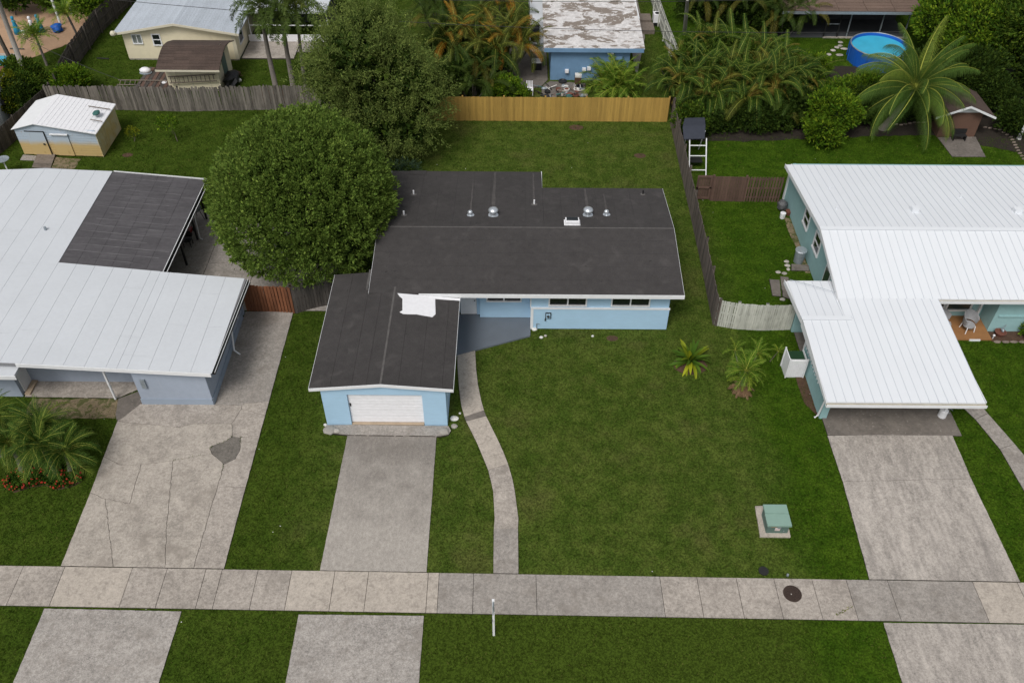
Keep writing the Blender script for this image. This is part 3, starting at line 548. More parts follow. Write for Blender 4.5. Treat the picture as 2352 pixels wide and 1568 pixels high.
build('roof_patch', MB().slab([(a[0], a[1], zb(a[1]) + .03), (b[0], a[1], zb(a[1]) + .03), (b[0], YE + .01, zb(YE) + .03), (a[0], YE + .01, zb(YE) + .03)], .03), 'black_roof', roof)
for x_, ya_, yb_2, w0 in (((-1.047, 38.75, 3.2)[0], (-1.047, 38.75, 3.2)[1], 43.4, .10), ((4.006, 38.808, 3.2)[0], (4.006, 38.808, 3.2)[1], 41.4, .09), ((1.151, 39.535, 3.2)[0], (1.151, 39.535, 3.2)[1], 43.3, .06), ((5.008, 38.819, 3.2)[0], (5.008, 38.819, 3.2)[1], 40.8, .05), ((-2.252, 38.618, 3.2)[0], (-2.252, 38.618, 3.2)[1], 42.0, .05)):
    n_ = 10; lft = [(x_ - w0 * (1 - .5 * k / n_) + random.uniform(-.02, .02), ya_ + (yb_2 - ya_) * k / n_) for k in range(n_ + 1)]; rgt = [(x_ + w0 * (1 - .5 * k / n_) + random.uniform(-.02, .02), ya_ + (yb_2 - ya_) * k / n_) for k in range(n_, -1, -1)]
    build('run_off_stain', MB().slab([(x, y, zb(y) + .008) for x, y in lft + rgt], .01), 'stain_pale', roof)
# plaque and tap on the front wall
q0, q1 = (1.675, 33.0, 1.15), (1.965, 33.0, 0.778)
pl = build('wall_plaque', MB().box(q0[0], 32.99, q1[2], q1[0], 33.048, q0[2]), 'dark_metal', h); cxp, czp = (q0[0] + q1[0]) / 2, (q0[2] + q1[2]) / 2
pbox('plaque_face', (q0[0] + .04, 32.975, q1[2] + .04, q1[0] - .04, 32.992, q0[2] - .04), 'blue_wall', pl); build('plaque_knob', MB().lathe((cxp, 32.95, czp - .05), [(.01, 0), (.07, .02), (.08, .06), (.05, .1)], 8), 'dark_metal', pl)
t = (1.677, 33.0, 0.691); build('wall_bracket', MB().box(t[0] - .03, 32.95, t[2] - .04, t[0] + .03, 33.048, t[2] + .05), 'dark_metal', h)
t = (1.25, 33.0, 0.434); build('garden_tap', MB().tube([(t[0], 33.0, 0.05), (t[0], 33.0, t[2]), (t[0] + .14, 32.97, t[2])], .022, 6), 'galvanised', h)

# ================================================================ GREY HOUSE (left)
h = root('grey_house', (-20, 35, 0), 'steel blue house with pale roll roof and dark flat carport roof at the left', 'house')
AX, AZ = -26.65, 3.05
zl = lambda x: AZ - abs(x - AX) * .0415
m = MB(); Yf, Yb = 27.70, 34.15
m.box(-17.27, Yf, 0, -13.96, Yf + .2, 2.35); m.box(-14.16, Yf + .2, 0, -13.96, 33.75, 2.35); m.box(-17.27, Yf + .2, 0, -17.07, 29.1, 2.4)
m.box(-23.1, 29.1, 0, -17.07, 29.3, 2.5); m.box(-23.3, 28.15, 0, -23.1, 29.3, 2.55); m.box(-36, 28.15, 0, -23.3, 28.35, 2.55); m.box(-18.5, 33.95, 0, -13.96, 34.15, 2.3)
build('wall', m, 'steel_blue_wall', h)
pbox('wall_base', (-17.31, Yf - .03, 0, -13.93, Yf - .002, .42), 'steel_blue_base', h); pbox('wall_base', (-13.957, Yf - .03, 0, -13.92, 33.7, .42), 'steel_blue_base', h)
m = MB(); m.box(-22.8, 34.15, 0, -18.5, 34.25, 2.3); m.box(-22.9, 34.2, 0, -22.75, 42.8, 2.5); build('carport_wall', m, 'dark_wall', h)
pbox('meter_box', (-16.95, Yf - .1, 1.2, -16.75, Yf - .002, 1.75), 'galvanised', h)
dr = pbox('front_door', (-23.09, 28.35, .15, -23.03, 29.25, 2.15), 'white_trim', h)
for k in range(3): pbox('door_pane', (-23.03, 28.45 + k * .26, 1.5, -23.015, 28.64 + k * .26, 1.95), 'glass', dr)
pbox('door_step', (-23.02, 28.2, 0, -22.75, 29.4, .15), 'tan_floor', h)
PAVED.append([(-36, 28), (-14, 27.6), (-14, 34.2), (-22.8, 34.3), (-22.8, 43), (-36, 43)])
rA, rB, rC = (-13.51, 27.40), (-13.32, 33.92), (-17.66, 34.2)
def zr(x, y=0): return zl(x)
def outline_clip(xa, xb):  # front and back y of the pale roof between xa and xb
    fr = lambda x: 27.40 + (x - -13.51) * -.0225 if x > -22.15 else 27.60 + (x + 22.15) * -.0
    bk = lambda x: (33.92 + (x + 13.32) * -.064) if x > -17.66 else (34.22 + (x + 17.66) * -.075 if x > -22.86 else 42.86)
    return fr(xa), fr(xb), bk(xa), bk(xb)
deck = MB()
deck.slab([(x, y, zl(x) - .03) for x, y in ((-13.51, 27.40), (-13.32, 33.92), (-17.66, 34.2), (-22.86, 34.6), (-22.86, 42.86), (AX, 43.0), (AX, 27.65))], .16)
deck.slab([(x, y, zl(x) - .03) for x, y in ((AX, 27.65), (AX, 43.0), (-37, 42.6), (-37, 27.6))], .16)
roof = build('roof', deck, 'lap_line', h)
xs_ = [-13.42] + [-13.42 - .945 * k for k in range(1, 25)]
xs_ = sorted(set([x for x in xs_ if abs(x + 17.66) > .3 and abs(x + 22.86) > .3] + [-17.66, -22.86]), reverse=True)
for i in range(len(xs_) - 1):
    xb, xa = xs_[i], xs_[i + 1]; f0, f1, k0, k1 = outline_clip(xa + .001, xb - .001)
    cuts = sorted(random.sample([.12, .3, .45, .62, .8], random.choice([0, 1, 1, 2]))); cuts = [0] + cuts + [1]
    for c0, c1 in zip(cuts, cuts[1:]):
        e = .012; y00, y01 = f0 + (k0 - f0) * c0 + (.004 if c0 else -.03), f0 + (k0 - f0) * c1 - (.008 if c1 < 1 else -.02); y10, y11 = f1 + (k1 - f1) * c0 + (.004 if c0 else -.03), f1 + (k1 - f1) * c1 - (.008 if c1 < 1 else -.02)
        build('roofing_sheet', MB().slab([(xa + e, y00, zl(xa)), (xb, y10, zl(xb)), (xb, y11, zl(xb)), (xa + e, y01, zl(xa))], .03), 'white_roll_roof', roof)
m = MB()
for xa, xb, y in ((-22.15, -13.47, 0),):
    ya, yb_ = 27.56, 27.36; m.add([(xa, ya - .04, zl(xa) - .22), (xb, yb_ - .04, zl(xb) - .22), (xb, yb_ - .04, zl(xb) - .02), (xa, ya - .04, zl(xa) - .02), (xa, ya, zl(xa) - .22), (xb, yb_, zl(xb) - .22), (xb, yb_, zl(xb) - .02), (xa, ya, zl(xa) - .02)], [(0, 1, 2, 3), (7, 6, 5, 4), (3, 2, 6, 7), (0, 4, 5, 1), (0, 3, 7, 4), (1, 5, 6, 2)])
build('side_fascia', MB().vwall(-13.44, 27.42, -13.25, 33.93, 2.33, 2.46, -.02), 'dark_metal', h); m.vwall(-13.44, 27.42, -13.25, 33.93, 2.462, 2.50, -.02)
build('fascia', m, 'white_trim', h)
build('gutter', MB().vwall(-13.42, 27.45, -13.23, 33.8, 2.32, 2.37, -.10), 'dark_metal', h); build('gutter_lip', MB().vwall(-13.325, 27.45, -13.135, 33.8, 2.32, 2.43, -.018), 'dark_metal', h); build('gutter_rim', MB().vwall(-13.325, 27.45, -13.135, 33.8, 2.432, 2.47, -.018), 'white_trim', h)
build('downspout', MB().tube([(-13.2, 31.3, 2.3), (-13.6, 31.2, 1.9), (-13.75, 31.1, .25), (-13.45, 30.95, .12)], .045, 6), 'white_trim', h)
pbox('lower_roof', (-37, 27.12, 2.38, -22.15, 28.3, 2.52), 'white_roll_roof', h); pbox('lower_fascia', (-37, 27.08, 2.28, -22.1, 27.117, 2.5), 'white_trim', h)
build('porch_post', MB().box(-18.71, 27.94, .06, -18.63, 28.02, 2.5), 'white_trim', h)
build('vent_pipe', MB().tube([(*(-24.463, 37.226, 2.95)[:2], 2.9), (*(-24.463, 37.226, 2.95)[:2], 3.15)], .07, 8), 'galvanised', roof)
# dark flat carport roof
zc = lambda x: 2.86 - (x + 22.86) * .30 / 5.3
cm = MB().slab([(-22.84, 34.62, zc(-22.84) - .03), (-17.62, 34.24, zc(-17.62) - .03), (-17.55, 42.58, zc(-17.55) - .03), (-22.84, 42.88, zc(-22.84) - .03)], .14)
cr = build('carport_roof', cm, 'black_roof_seam', h)
nx, ny = 6, 15
for i in range(nx):
    for j in range(ny):
        xa = -22.84 + 5.26 * i / nx; xb = -22.84 + 5.26 * (i + 1) / nx - .012; s0 = lambda x: 34.62 - (x + 22.84) * .073; s1 = lambda x: 42.88 - (x + 22.84) * .057
        q = lambda x, t: (x, s0(x) + (s1(x) - s0(x)) * t, zc(x) + (ny - j) * .0006)
        build('roofing_square', MB().slab([q(xa, j / ny), q(xb, j / ny), q(xb, (j + 1) / ny - .0015), q(xa, (j + 1) / ny - .0015)], .03), 'grey_roll_roof', cr)
for j in range(1, ny):
    k0, k1 = random.uniform(0, .25), random.uniform(.6, 1.0); q = lambda u, t: (-22.84 + 5.24 * u, 34.62 - 5.24 * u * .073 + (8.26 + 5.24 * u * .016) * t, zc(-22.84 + 5.24 * u) + .013)
    build('lap_seam', MB().slab([q(k0, j / ny), q(k1, j / ny), q(k1, j / ny + .0022), q(k0, j / ny + .0022)], .006), 'streak_grey', cr)
build('carport_fascia', MB().vwall(-17.60, 34.2, -17.52, 42.6, 2.36, 2.555, -.03), 'dark_metal', h); m = MB(); m.vwall(-17.60, 34.2, -17.52, 42.6, 2.557, 2.60, -.03); m.vwall(-22.8, 42.9, -17.5, 42.62, 2.42, 2.9, .03, z1b=2.60); m.vwall(-17.45, 34.2, -17.37, 42.6, 2.47, 2.51, -.025); build('carport_gutter', m, 'white_trim', h); build('gutter_bed', MB().vwall(-17.565, 34.2, -17.485, 42.6, 2.36, 2.40, -.11), 'dark_metal', h)
for y in (38.0, 40.3, 42.3): build('carport_post', MB().box(-18.06, y - .05, .04, -17.96, y + .05, 2.42), 'dark_metal', h)
build('carport_downspout', MB().tube([(-17.8, 40.35, 2.35), (-17.86, 40.3, .15), (-17.7, 40.25, .08)], .04, 6), 'white_trim', h)

# ================================================================ TEAL HOUSE (right)
h = root('teal_house', (22, 35, 0), 'teal house with white standing seam metal roof and open carport at the right', 'house')
TX = 15.96; RYt, RZt, FYt, FZt, BYt = 37.1, 3.5, 32.62, 2.6, 44.5
m = MB(); m.box(16.45, 34.2, 0, 16.65, 44.75, 2.5); m.box(16.65, 34.2, 0, 24.6, 34.4, 2.5); m.box(24.36, 33.1, 0, 24.56, 34.2, 2.45); m.box(24.56, 33.1, 0, 34, 33.3, 2.5); m.box(16.65, 44.55, 0, 34, 44.75, 2.5)
m.add([(16.45, 34.4, 2.5), (16.45, 44.7, 2.5), (16.45, 44.7, 2.55), (16.45, 37.1, 3.3), (16.45, 34.4, 2.8), (16.65, 34.4, 2.5), (16.65, 44.7, 2.5), (16.65, 44.7, 2.55), (16.65, 37.1, 3.3), (16.65, 34.4, 2.8)], [(0, 4, 3, 2, 1), (5, 6, 7, 8, 9), (0, 5, 9, 4), (4, 9, 8, 3), (3, 8, 7, 2), (0, 1, 6, 5)])
m.box(14.3, 32.95, 0, 15.1, 33.1, 2.25); m.box(16.45, 32.4, 0, 16.65, 34.2, 2.5)
build('wall', m, 'teal_wall', h)
PAVED.append([(16.4, 33.2), (60, 33.0), (60, 44.8), (16.4, 44.8)]); PAVED.append([(20.5, 32.3), (60, 32.3), (60, 33.6), (20.5, 33.6)]); PAVED.append([(14.3, 26), (20.6, 26), (20.6, 34), (14.3, 34)])
pbox('ledge', (24.57, 33.03, 1.05, 34, 33.098, 1.12), 'teal_wall', h)
wall_window(h, 20.95, 22.25, 34.2, .55, 1.75, 1, t=.1, gl='dark_glass_green'); wall_window(h, 22.5, 23.65, 34.2, .55, 1.75, 1, t=.1, gl='dark_glass_green'); wall_window(h, 26.1, 28.0, 33.1, 1.25, 2.1, 2, t=.09, gl='dark_glass_green')
pbox('porch_corner_post', (24.1, 34.05, .05, 24.2, 34.198, 2.4), 'white_trim', h)
wall_window(h, 39.95, 40.75, 16.45, 1.3, 2.2, 1, t=.1, along='y', rows=2); wall_window(h, 37.6, 38.5, 16.45, 1.3, 2.25, 1, t=.1, along='y', rows=2)
dd = pbox('side_door', (16.38, 35.15, .1, 16.447, 36.0, 2.1), 'white_trim', h); pbox('door_pane', (16.365, 35.25, 1.0, 16.378, 35.9, 1.95), 'dark_glass_green', dd)
build('corner_trim', MB().box(16.38, 44.6, 0, 16.448, 44.8, 2.45), 'white_trim', h)
pbox('porch_floor', (20.6, 32.42, 0, 24.35, 34.2, .09), 'terracotta', h)
pbox('porch_edge', (23.2, 32.36, 0, 23.75, 32.418, .1), 'white_trim', h)
# roof decks
mtf = lambda y: FZt + (y - FYt) * (RZt - FZt) / (RYt - FYt)
mtb = lambda y: RZt - (y - RYt) * (RZt - FZt) / (BYt - RYt)
CZ = 2.2; CY = 26.15
zcp = lambda y: CZ + (y - CY) * (FZt - CZ) / (FYt - CY)
CXl, CXr, RX = 13.86, 20.84, 33.6
dk = MB(); u = .045
dk.slab([(TX, FYt, FZt - u), (RX, FYt, FZt - u), (RX, RYt, RZt - u), (TX, RYt, RZt - u)], .12); dk.slab([(TX, RYt, RZt - u), (RX, RYt, RZt - u), (RX, BYt, FZt - u), (TX, BYt, FZt - u)], .12)
roof = build('roof', dk, 'white_trim', h)
PW = .42
def seam_panels(parent, xa, xb, ya, yb_, zfun, name='roof_panel'):
    """standing seam panels running in depth; alike panels share one mesh"""
    n = max(1, round((xb - xa) / PW)); w_ = (xb - xa) / n; me = None
    za, zb2 = zfun(ya), zfun(yb_)
    for i in range(n):
        x = xa + i * w_
        if me is None:
            b = MB(); b.slab([(0, 0, 0), (w_ - .014, 0, 0), (w_ - .014, yb_ - ya, zb2 - za), (0, yb_ - ya, zb2 - za)], .03)
            b.slab([(w_ - .022, -.005, .024), (w_ - .003, -.005, .024), (w_ - .003, yb_ - ya, zb2 - za + .024), (w_ - .022, yb_ - ya, zb2 - za + .024)], .04, 1)
            me, _ = mesh_of(b, name, ['white_metal', 'seam_metal'], (0, 0, 0))
        link(name, me, (x, ya, za), parent)
seam_panels(roof, TX, RX, FYt, RYt, mtf); seam_panels(roof, TX, RX, RYt, BYt, mtb)
build('ridge_cap', MB().slab([(TX - .02, RYt - .13, RZt + .045), (RX, RYt - .13, RZt + .045), (RX, RYt + .13, RZt + .045), (TX - .02, RYt + .13, RZt + .045)], .03), 'white_metal', roof)
m = MB()
for (y0, z0, y1, z1) in ((FYt, FZt, RYt, RZt), (RYt, RZt, BYt, FZt)):
    xx = TX - .03; m.add([(xx, y0, z0 - .18), (xx, y1, z1 - .18), (xx, y1, z1 + .05), (xx, y0, z0 + .05), (xx + .028, y0, z0 - .18), (xx + .028, y1, z1 - .18), (xx + .028, y1, z1 + .05), (xx + .028, y0, z0 + .05)], [(3, 2, 1, 0), (4, 5, 6, 7), (7, 6, 2, 3), (1, 5, 4, 0), (4, 7, 3, 0), (2, 6, 5, 1)])
build('rake_trim', m, 'white_trim', h)
m = MB(); gx = CXr + .05; m.box(gx, FYt - .16, FZt - .18, RX, FYt - .13, FZt - .02); m.box(gx, FYt - .13, FZt - .18, RX, FYt - .03, FZt - .14); build('gutter', m, ['white_trim'], h)
pbox('gutter_bed', (gx, FYt - .13, FZt - .14, RX, FYt - .03, FZt - .05), 'gutter_stain', h)
# carport roof and the small lower roof on its left
cp = MB(); cp.slab([(CXl, CY, zcp(CY) - u), (CXr, CY, zcp(CY) - u), (CXr, FYt, FZt - u), (TX, FYt, FZt - u), (TX, 31.25, zcp(31.25) - u), (CXl + .1, 31.25, zcp(31.25) - u)], .12)
croof = build('carport_roof', cp, 'white_trim', h)
seam_panels(croof, CXl + .03, TX, CY, 31.25, zcp); seam_panels(croof, TX, CXr, CY, FYt, zcp)
sr = build('side_roof', MB().slab([(13.72, 34.2, 2.33), (16.3, 34.2, 2.33), (16.3, 31.25, 2.47), (13.9, 31.25, 2.47)], .1), 'white_trim', h)
seam_panels(sr, 13.85, 16.3, 31.25, 34.2, lambda y: 2.51 - (y - 31.25) * .045)
build('ridge_cap', MB().slab([(CXl - .02, 31.12, 2.58), (TX + .25, 31.12, 2.58), (TX + .25, 31.38, 2.58), (CXl - .02, 31.38, 2.58)], .04), 'white_metal', sr)
m = MB(); m.box(CXl - .04, CY - .17, 2.02, CXr + .04, CY - .14, 2.18); m.box(CXl - .04, CY - .14, 2.02, CXr + .04, CY - .03, 2.06); m.vwall(CXl, CY, 13.94, 31.25, 2.05, 2.2, .03, z1b=2.52); m.box(CXr + .008, CY, 2.0, CXr + .04, FYt - .18, 2.25); build('carport_gutter', m, 'white_trim', h)
pbox('carport_gutter_bed', (CXl - .02, CY - .14, 2.06, CXr + .02, CY - .03, 2.15), 'gutter_stain', h)
m = MB(); m.vwall(13.72, 34.2, 13.9, 31.25, 2.2, 2.43, -.03, z1b=2.52); build('side_rake_trim', m, 'white_trim', h)
# low screen wall, breeze blocks, posts and downspouts
m = MB(); m.box(14.28, 27.2, 0, 14.42, 30.85, 1.0); m.box(14.28, 27.1, 0, 14.62, 27.2, 2.05); build('screen_wall', m, 'teal_wall', h)
for k in range(10):
    y = 28.4 + k * .25; b = MB(); b.box(14.29, y, 1.0, 14.40, y + .05, 1.25); b.box(14.29, y, 1.2, 14.40, y + .24, 1.26); build('breeze_block', b, 'white_trim', h)
for (a, b) in (((14.791, 31.892, 0.0), 0),): build('carport_post', MB().box(14.27, 30.9, 0, 14.36, 31.0, 2.3), 'white_trim', h)
build('carport_post', MB().box(20.0, 27.2, .05, 20.09, 27.29, 2.05), 'white_trim', h); build('post_base', MB().lathe((20.03, 27.28, .05), [(.19, 0), (.19, .4), (.16, .43)], 12), 'white_paint', h)
build('downspout', MB().tube([(13.9, CY - .06, 2.05), (14.2, 26.95, 1.75), (14.2, 27.15, .18), (14.05, 27.1, .08)], .05, 6), 'white_trim', h)
for px in ((21.529, 39.002, 2.9), (26.999, 38.953, 2.9)): z0 = mtb(px[1]) if px[1] > RYt else mtf(px[1]); build('roof_vent', MB().box(px[0] - .2, px[1] - .15, z0 - .02, px[0] + .18, px[1] + .2, z0 + .22), 'white_metal', roof)
for px in ((17.688, 41.518, 2.8), (17.4, 39.206, 3.0), (24.624, 40.57, 2.9)): z0 = mtb(px[1]) if px[1] > RYt else mtf(px[1]); build('vent_pipe', MB().tube([(px[0], px[1], z0), (px[0], px[1], z0 + .16)], .05, 8), 'white_metal', roof)
build('roof_cable', MB().tube([(13.908, 34.082, 2.55), (14.934, 33.563, 2.6), (15.89, 33.058, 2.62), (16.121, 33.284, 2.65)], .012, 5), 'galvanised', sr)

# ================================================================ FENCES
PLK = {}
def plank_mesh(w_, h_, mt, t=.02, dog=0.0, name='plank'):
    k = (w_, h_, mt, dog)
    if k not in PLK:
        b = MB(); hw = w_ / 2; p = [(-hw, 0), (hw, 0), (hw, h_ - dog), (hw - dog, h_), (-hw + dog, h_), (-hw, h_ - dog)] if dog else [(-hw, 0), (hw, 0), (hw, h_), (-hw, h_)]
        n = len(p); b.add([(x, -t / 2, z) for x, z in p] + [(x, t / 2, z) for x, z in p], [tuple(range(n)), tuple(range(2 * n - 1, n - 1, -1))] + [(i, n + i, n + (i + 1) % n, (i + 1) % n) for i in range(n)])
        PLK[k], _ = mesh_of(b, name, mt, (0, 0, 0))
    return PLK[k]
def fence(name, label, pts, h_, mt, w_=.14, pitch=.15, rail=None, side=1, jit=.02, dog=0.0, tilt=.012, every=2.4, cap=False, skip=(), postlbl=None, alt=False):
    """board fence along pts; rails and posts behind the boards (side = left/right of the direction)"""
    r = root(name, (*pts[0], 0), label, 'fence'); rail = rail or mt; pm = plank_mesh(w_, h_, mt, dog=dog); cnt = 0
    for (xa, ya), (xb, yb_) in zip(pts, pts[1:]):
        d = hypot(xb - xa, yb_ - ya); a = atan2(yb_ - ya, xb - xa); n = max(1, int(d / pitch)); nx, ny = -sin(a) * side, cos(a) * side
        for i in range(n):
            cnt += 1
            if i in skip: continue
            t = (i + .5) / n; off = (.06 if (alt and i % 2) else 0)
            o = link('plank', pm, (xa + (xb - xa) * t + nx * (off + random.uniform(-.003, .003)), ya + (yb_ - ya) * t + ny * off, random.uniform(-jit, jit)), r)
            o.rotation_euler = (random.uniform(-tilt, tilt), random.uniform(-tilt, tilt), a); o.scale = (1, 1, 1 + random.uniform(-jit, jit))
        for z in (.3, h_ / 2, h_ - .3):
            b = MB(); off = .032; b.vwall(xa + nx * off, ya + ny * off, xb + nx * off, yb_ + ny * off, z, z + .09, .038 * side); build('rail', b, rail, r)
        k = max(1, int(d / every))
        for i in range(k + 1):
            t = i / k; x, y = xa + (xb - xa) * t + nx * .12, ya + (yb_ - ya) * t + ny * .12; build('post', MB().box(x - .05, y - .05, 0, x + .05, y + .05, h_ + .03), rail, r)
    return r
fence('grey_board_fence', 'weathered grey board fence running behind the rusty white-roofed shed', [(-31.821, 54.766, 0.0)[:2], (-27.9, 54.88), (-22.8, 54.72), (-17.0, 55.02), (-12.4, 55.2)], 1.8, 'wood_grey', w_=.142, pitch=.15, jit=.03, tilt=.022, dog=.03)
fence('yellow_board_fence', 'new honey yellow board fence at the back of the blue house lawn', [(-6.2, 53.75), (10.45, 53.78)], 1.78, 'wood_yellow', w_=.146, pitch=.15, jit=.006, tilt=.004)
fence('side_board_fence', 'long brownish grey fence running away between the two front yards', [(10.37, 33.42), (10.50, 38.5), (10.55, 43), (10.6, 48), (10.66, 53.7)], 1.82, 'wood_side', w_=.15, pitch=.156, side=-1, jit=.02, tilt=.012)
fence('diagonal_yard_fence', 'dark grey fence with braced panels beside the pool yard, seen from its back', [(-31.9, 56.5), (-32.45, 61.1), (-32.55, 66.8), (-31.9, 72), (-31.5, 80)], 1.8, 'wood_grey_dark', w_=.15, pitch=.155, side=-1)
fence('left_boundary_fence', 'grey fence in the left corner beside the pale outbuilding', [(-33.35, 47.5), (-32.6, 51.5), (-31.9, 55.8)], 1.5, 'wood_grey_dark', w_=.15, pitch=.158, side=1)
fence('red_board_fence', 'reddish brown shadowbox fence between the grey house wall and the dark fence', [(-13.85, 34.28), (-11.35, 34.12)], 1.75, 'wood_red', w_=.125, pitch=.085, alt=True, jit=.012)
fence('dark_board_fence', 'short dark brown fence under the round tree next to the garage', [(-11.3, 34.1), (-10.3, 34.55), (-8.95, 35.0)], 1.75, 'wood_grey_dark', w_=.14, pitch=.145, jit=.02)
fence('tan_board_fence', 'small orange tan fence panel behind the dark carport posts', [(-17.2, 45.0), (-15.9, 44.4)], 1.75, 'wood_red', w_=.14, pitch=.145)
bf = fence('brown_yard_fence', 'dark brown fence with slatted section joining the teal house', [(11.95, 44.5), (13.9, 44.45)], 1.75, 'wood_brown', w_=.15, pitch=.154, side=1, jit=.004, tilt=.003)
sm_ = plank_mesh(.11, 1.75, 'wood_brown')
for i in range(13):
    o = link('plank', sm_, (13.99 + i * .17, 44.45 + (i % 2) * .0, 0), bf)
for z in (.25, .9, 1.5): pbox('rail', (13.9, 44.48, z, 16.1, 44.52, z + .09), 'wood_brown', bf)
gt = root('brown_gate', (11.4, 44.6, 0), 'brown wooden gate with cross frame at the far end of the brown fence', 'gate')
for i in range(6): link('plank', plank_mesh(.13, 1.7, 'wood_brown'), (11.08 + i * .145, 44.62, .04), gt)
for b in ((10.98, 44.55, .1, 11.88, 44.6, .22), (10.98, 44.55, .85, 11.88, 44.6, .95), (10.98, 44.55, 1.6, 11.88, 44.6, 1.72), (10.98, 44.55, .22, 11.08, 44.6, 1.6), (11.78, 44.55, .22, 11.88, 44.6, 1.6)): pbox('gate_frame', b, 'wood_brown', gt)
# white picket-like corrugated fence bending to the carport
fence('white_slat_fence', 'faded white slat fence between the side fence and the teal carport', [(10.45, 33.42), (11.4, 33.16), (12.8, 33.05), (14.28, 33.12)], 1.72, 'white_slat', w_=.095, pitch=.10, jit=.01, tilt=.01, side=1)

# ================================================================ WHITE-ROOFED METAL SHED
M_['shed_paint'] = None
t_ = NT('shed_paint'); sx_ = t_.n('ShaderNodeSeparateXYZ'); t_.l(t_.pos.outputs['Position'], sx_.inputs[0])
zz = t_.math('ADD', sx_.outputs[2], t_.math('MULTIPLY', t_.math('SUBTRACT', t_.noise(1.2), .5), .35)); n6 = t_.noise(5, (1, 1, .4))
cA = t_.mix(t_.smooth(zz, .75, 1.25), (.56, .41, .18), (.44, .52, .60)); cA = t_.mix(t_.math('MULTIPLY', t_.smooth(n6, .6, .75), .4), cA, (.30, .17, .05)); M_['shed_paint'] = t_.finish(cA, .7)
t_ = NT('shed_side'); n6 = t_.noise(1.2); n7 = t_.noise(6, (1, 1, .3)); cA = t_.mix(t_.smooth(n6, .35, .7), (.60, .45, .19), (.62, .54, .34)); cA = t_.mix(t_.math('MULTIPLY', t_.smooth(n7, .55, .75), .5), cA, (.30, .18, .06)); M_['shed_side'] = t_.finish(cA, .75)
h = root('metal_shed', (-28.8, 50.8, 0), 'metal garden shed with white gable roof and rusty yellow lower walls', 'shed')
s0, s1, s2, s3 = (-31.44, 49.1), (-26.27, 48.86), (-26.25, 52.3), (-31.3, 52.5); hz = 1.95; ax, rz_ = -29.98, 2.38
m = MB(); m.vwall(*s0, *s1, .08, hz, .04); build('wall', m, 'shed_paint', h)
m = MB(); m.add([(s0[0], 49.08, hz), (s1[0], 48.86, 1.86), (ax, 49.03, rz_ - .03), (s0[0], 49.12, hz), (s1[0], 48.9, 1.86), (ax, 49.07, rz_ - .03)], [(0, 1, 2), (3, 5, 4)]); build('gable', m, 'shed_paint', h)
m = MB(); m.vwall(*s1, *s2, .05, 1.84, .04); m.vwall(*s3, *s0, .05, hz - .05, .04); m.vwall(*s2, *s3, .05, 1.86, .04); build('side_wall', m, 'shed_side', h)
for k in range(9): x0 = s0[0] + .0; z = .3 + k * .18; build('siding_rib', MB().vwall(s0[0] + .02, 49.097, s1[0] - .02, 48.855, z, z + .012, -.012), 'shed_paint', h)
r1 = MB(); r1.slab([(-31.55, 48.95, 1.93), (ax, 48.85, rz_), (ax + .1, 52.62, rz_), (-31.4, 52.6, 1.93)], .03); r1.slab([(ax, 48.85, rz_), (-26.12, 48.62, 1.83), (-26.1, 52.38, 1.83), (ax + .1, 52.62, rz_)], .03); rf_ = build('roof', r1, 'white_trim', h)
nn = 14
for i in range(nn):
    a, b = i / nn, (i + 1) / nn; f0 = lambda t: (-26.12 + (ax + 26.12) * t, 48.62 + .23 * t, 1.835 + (rz_ - 1.83) * t + .012); f1 = lambda t: (-26.1 + (ax + .1 + 26.1) * t, 52.38 + .24 * t, 1.835 + (rz_ - 1.83) * t + .012)
    if i % 1 == 0: build('roof_sheet', MB().slab([f0(a + .006), f0(b), f1(b), f1(a + .006)], .02), 'white_paint', rf_)
d = build('door', MB().vwall(-30.75, 49.03, -29.6, 48.98, .1, 1.75, -.03), 'shed_paint', h); build('door_frame', MB().vwall(-29.6, 48.98, -29.56, 48.98, .1, 1.8, -.05).vwall(-30.8, 49.03, -29.56, 48.97, 1.76, 1.81, -.04), 'dark_metal', h)
build('handle', MB().box(-29.85, 48.9, .85, -29.75, 48.95, .95), 'dark_metal', d)
build('door', MB().vwall(-29.15, 48.96, -28.1, 48.91, .1, 1.62, -.03), 'shed_paint', h); build('awning', MB().vwall(-29.2, 48.96, -28.05, 48.9, 1.62, 1.67, -.14), 'white_trim', h)
PAVED.append([s0, s1, s2, s3])
p = (-26.674, 50.621, 2.15); m = MB().blob((p[0], p[1], 2.19), (.22, .3, .12), 10, 5, .2); build('roof_ornament', m, 'teal_cloth', kind=None, label='small teal and gold bundle lying on the white shed roof', cat='ornament')
p = (-29.911, 51.79, 2.3); pbox('roof_hatch', (p[0] - .12, p[1] - .1, 2.25, p[0] + .12, p[1] + .1, 2.34), 'dark_metal', h)
for a, b in (((-27.539, 51.599, 2.1), (-26.113, 51.448, 1.95)), ((-26.834, 49.917, 2.1), (-26.063, 49.83, 2.0))): build('loose_batten', MB().tube([(a[0], a[1], a[2] + .02), (b[0], b[1], b[2] + .03)], .03, 5), 'wood_beam', h)
rp = root('shed_ramp', (-29.9, 48.3, 0), 'worn plank ramp in front of the white-roofed metal shed door', 'ramp')
ra, rb, rc, rd = (-30.572, 48.985, 0.1), (-29.402, 49.0, 0.1), (-29.181, 47.501, 0.0), (-30.392, 47.584, 0.0)
for i in range(9):
    t0, t1 = i / 9, (i + 1) / 9 - .015; L_ = lambda t: (ra[0] + (rd[0] - ra[0]) * t, ra[1] + (rd[1] - ra[1]) * t, .14 - .09 * t); R_ = lambda t: (rb[0] + (rc[0] - rb[0]) * t, rb[1] + (rc[1] - rb[1]) * t, .14 - .09 * t)
    build('plank', MB().slab([L_(t0), R_(t0), R_(t1), L_(t1)], .03), 'wood_beam', rp)

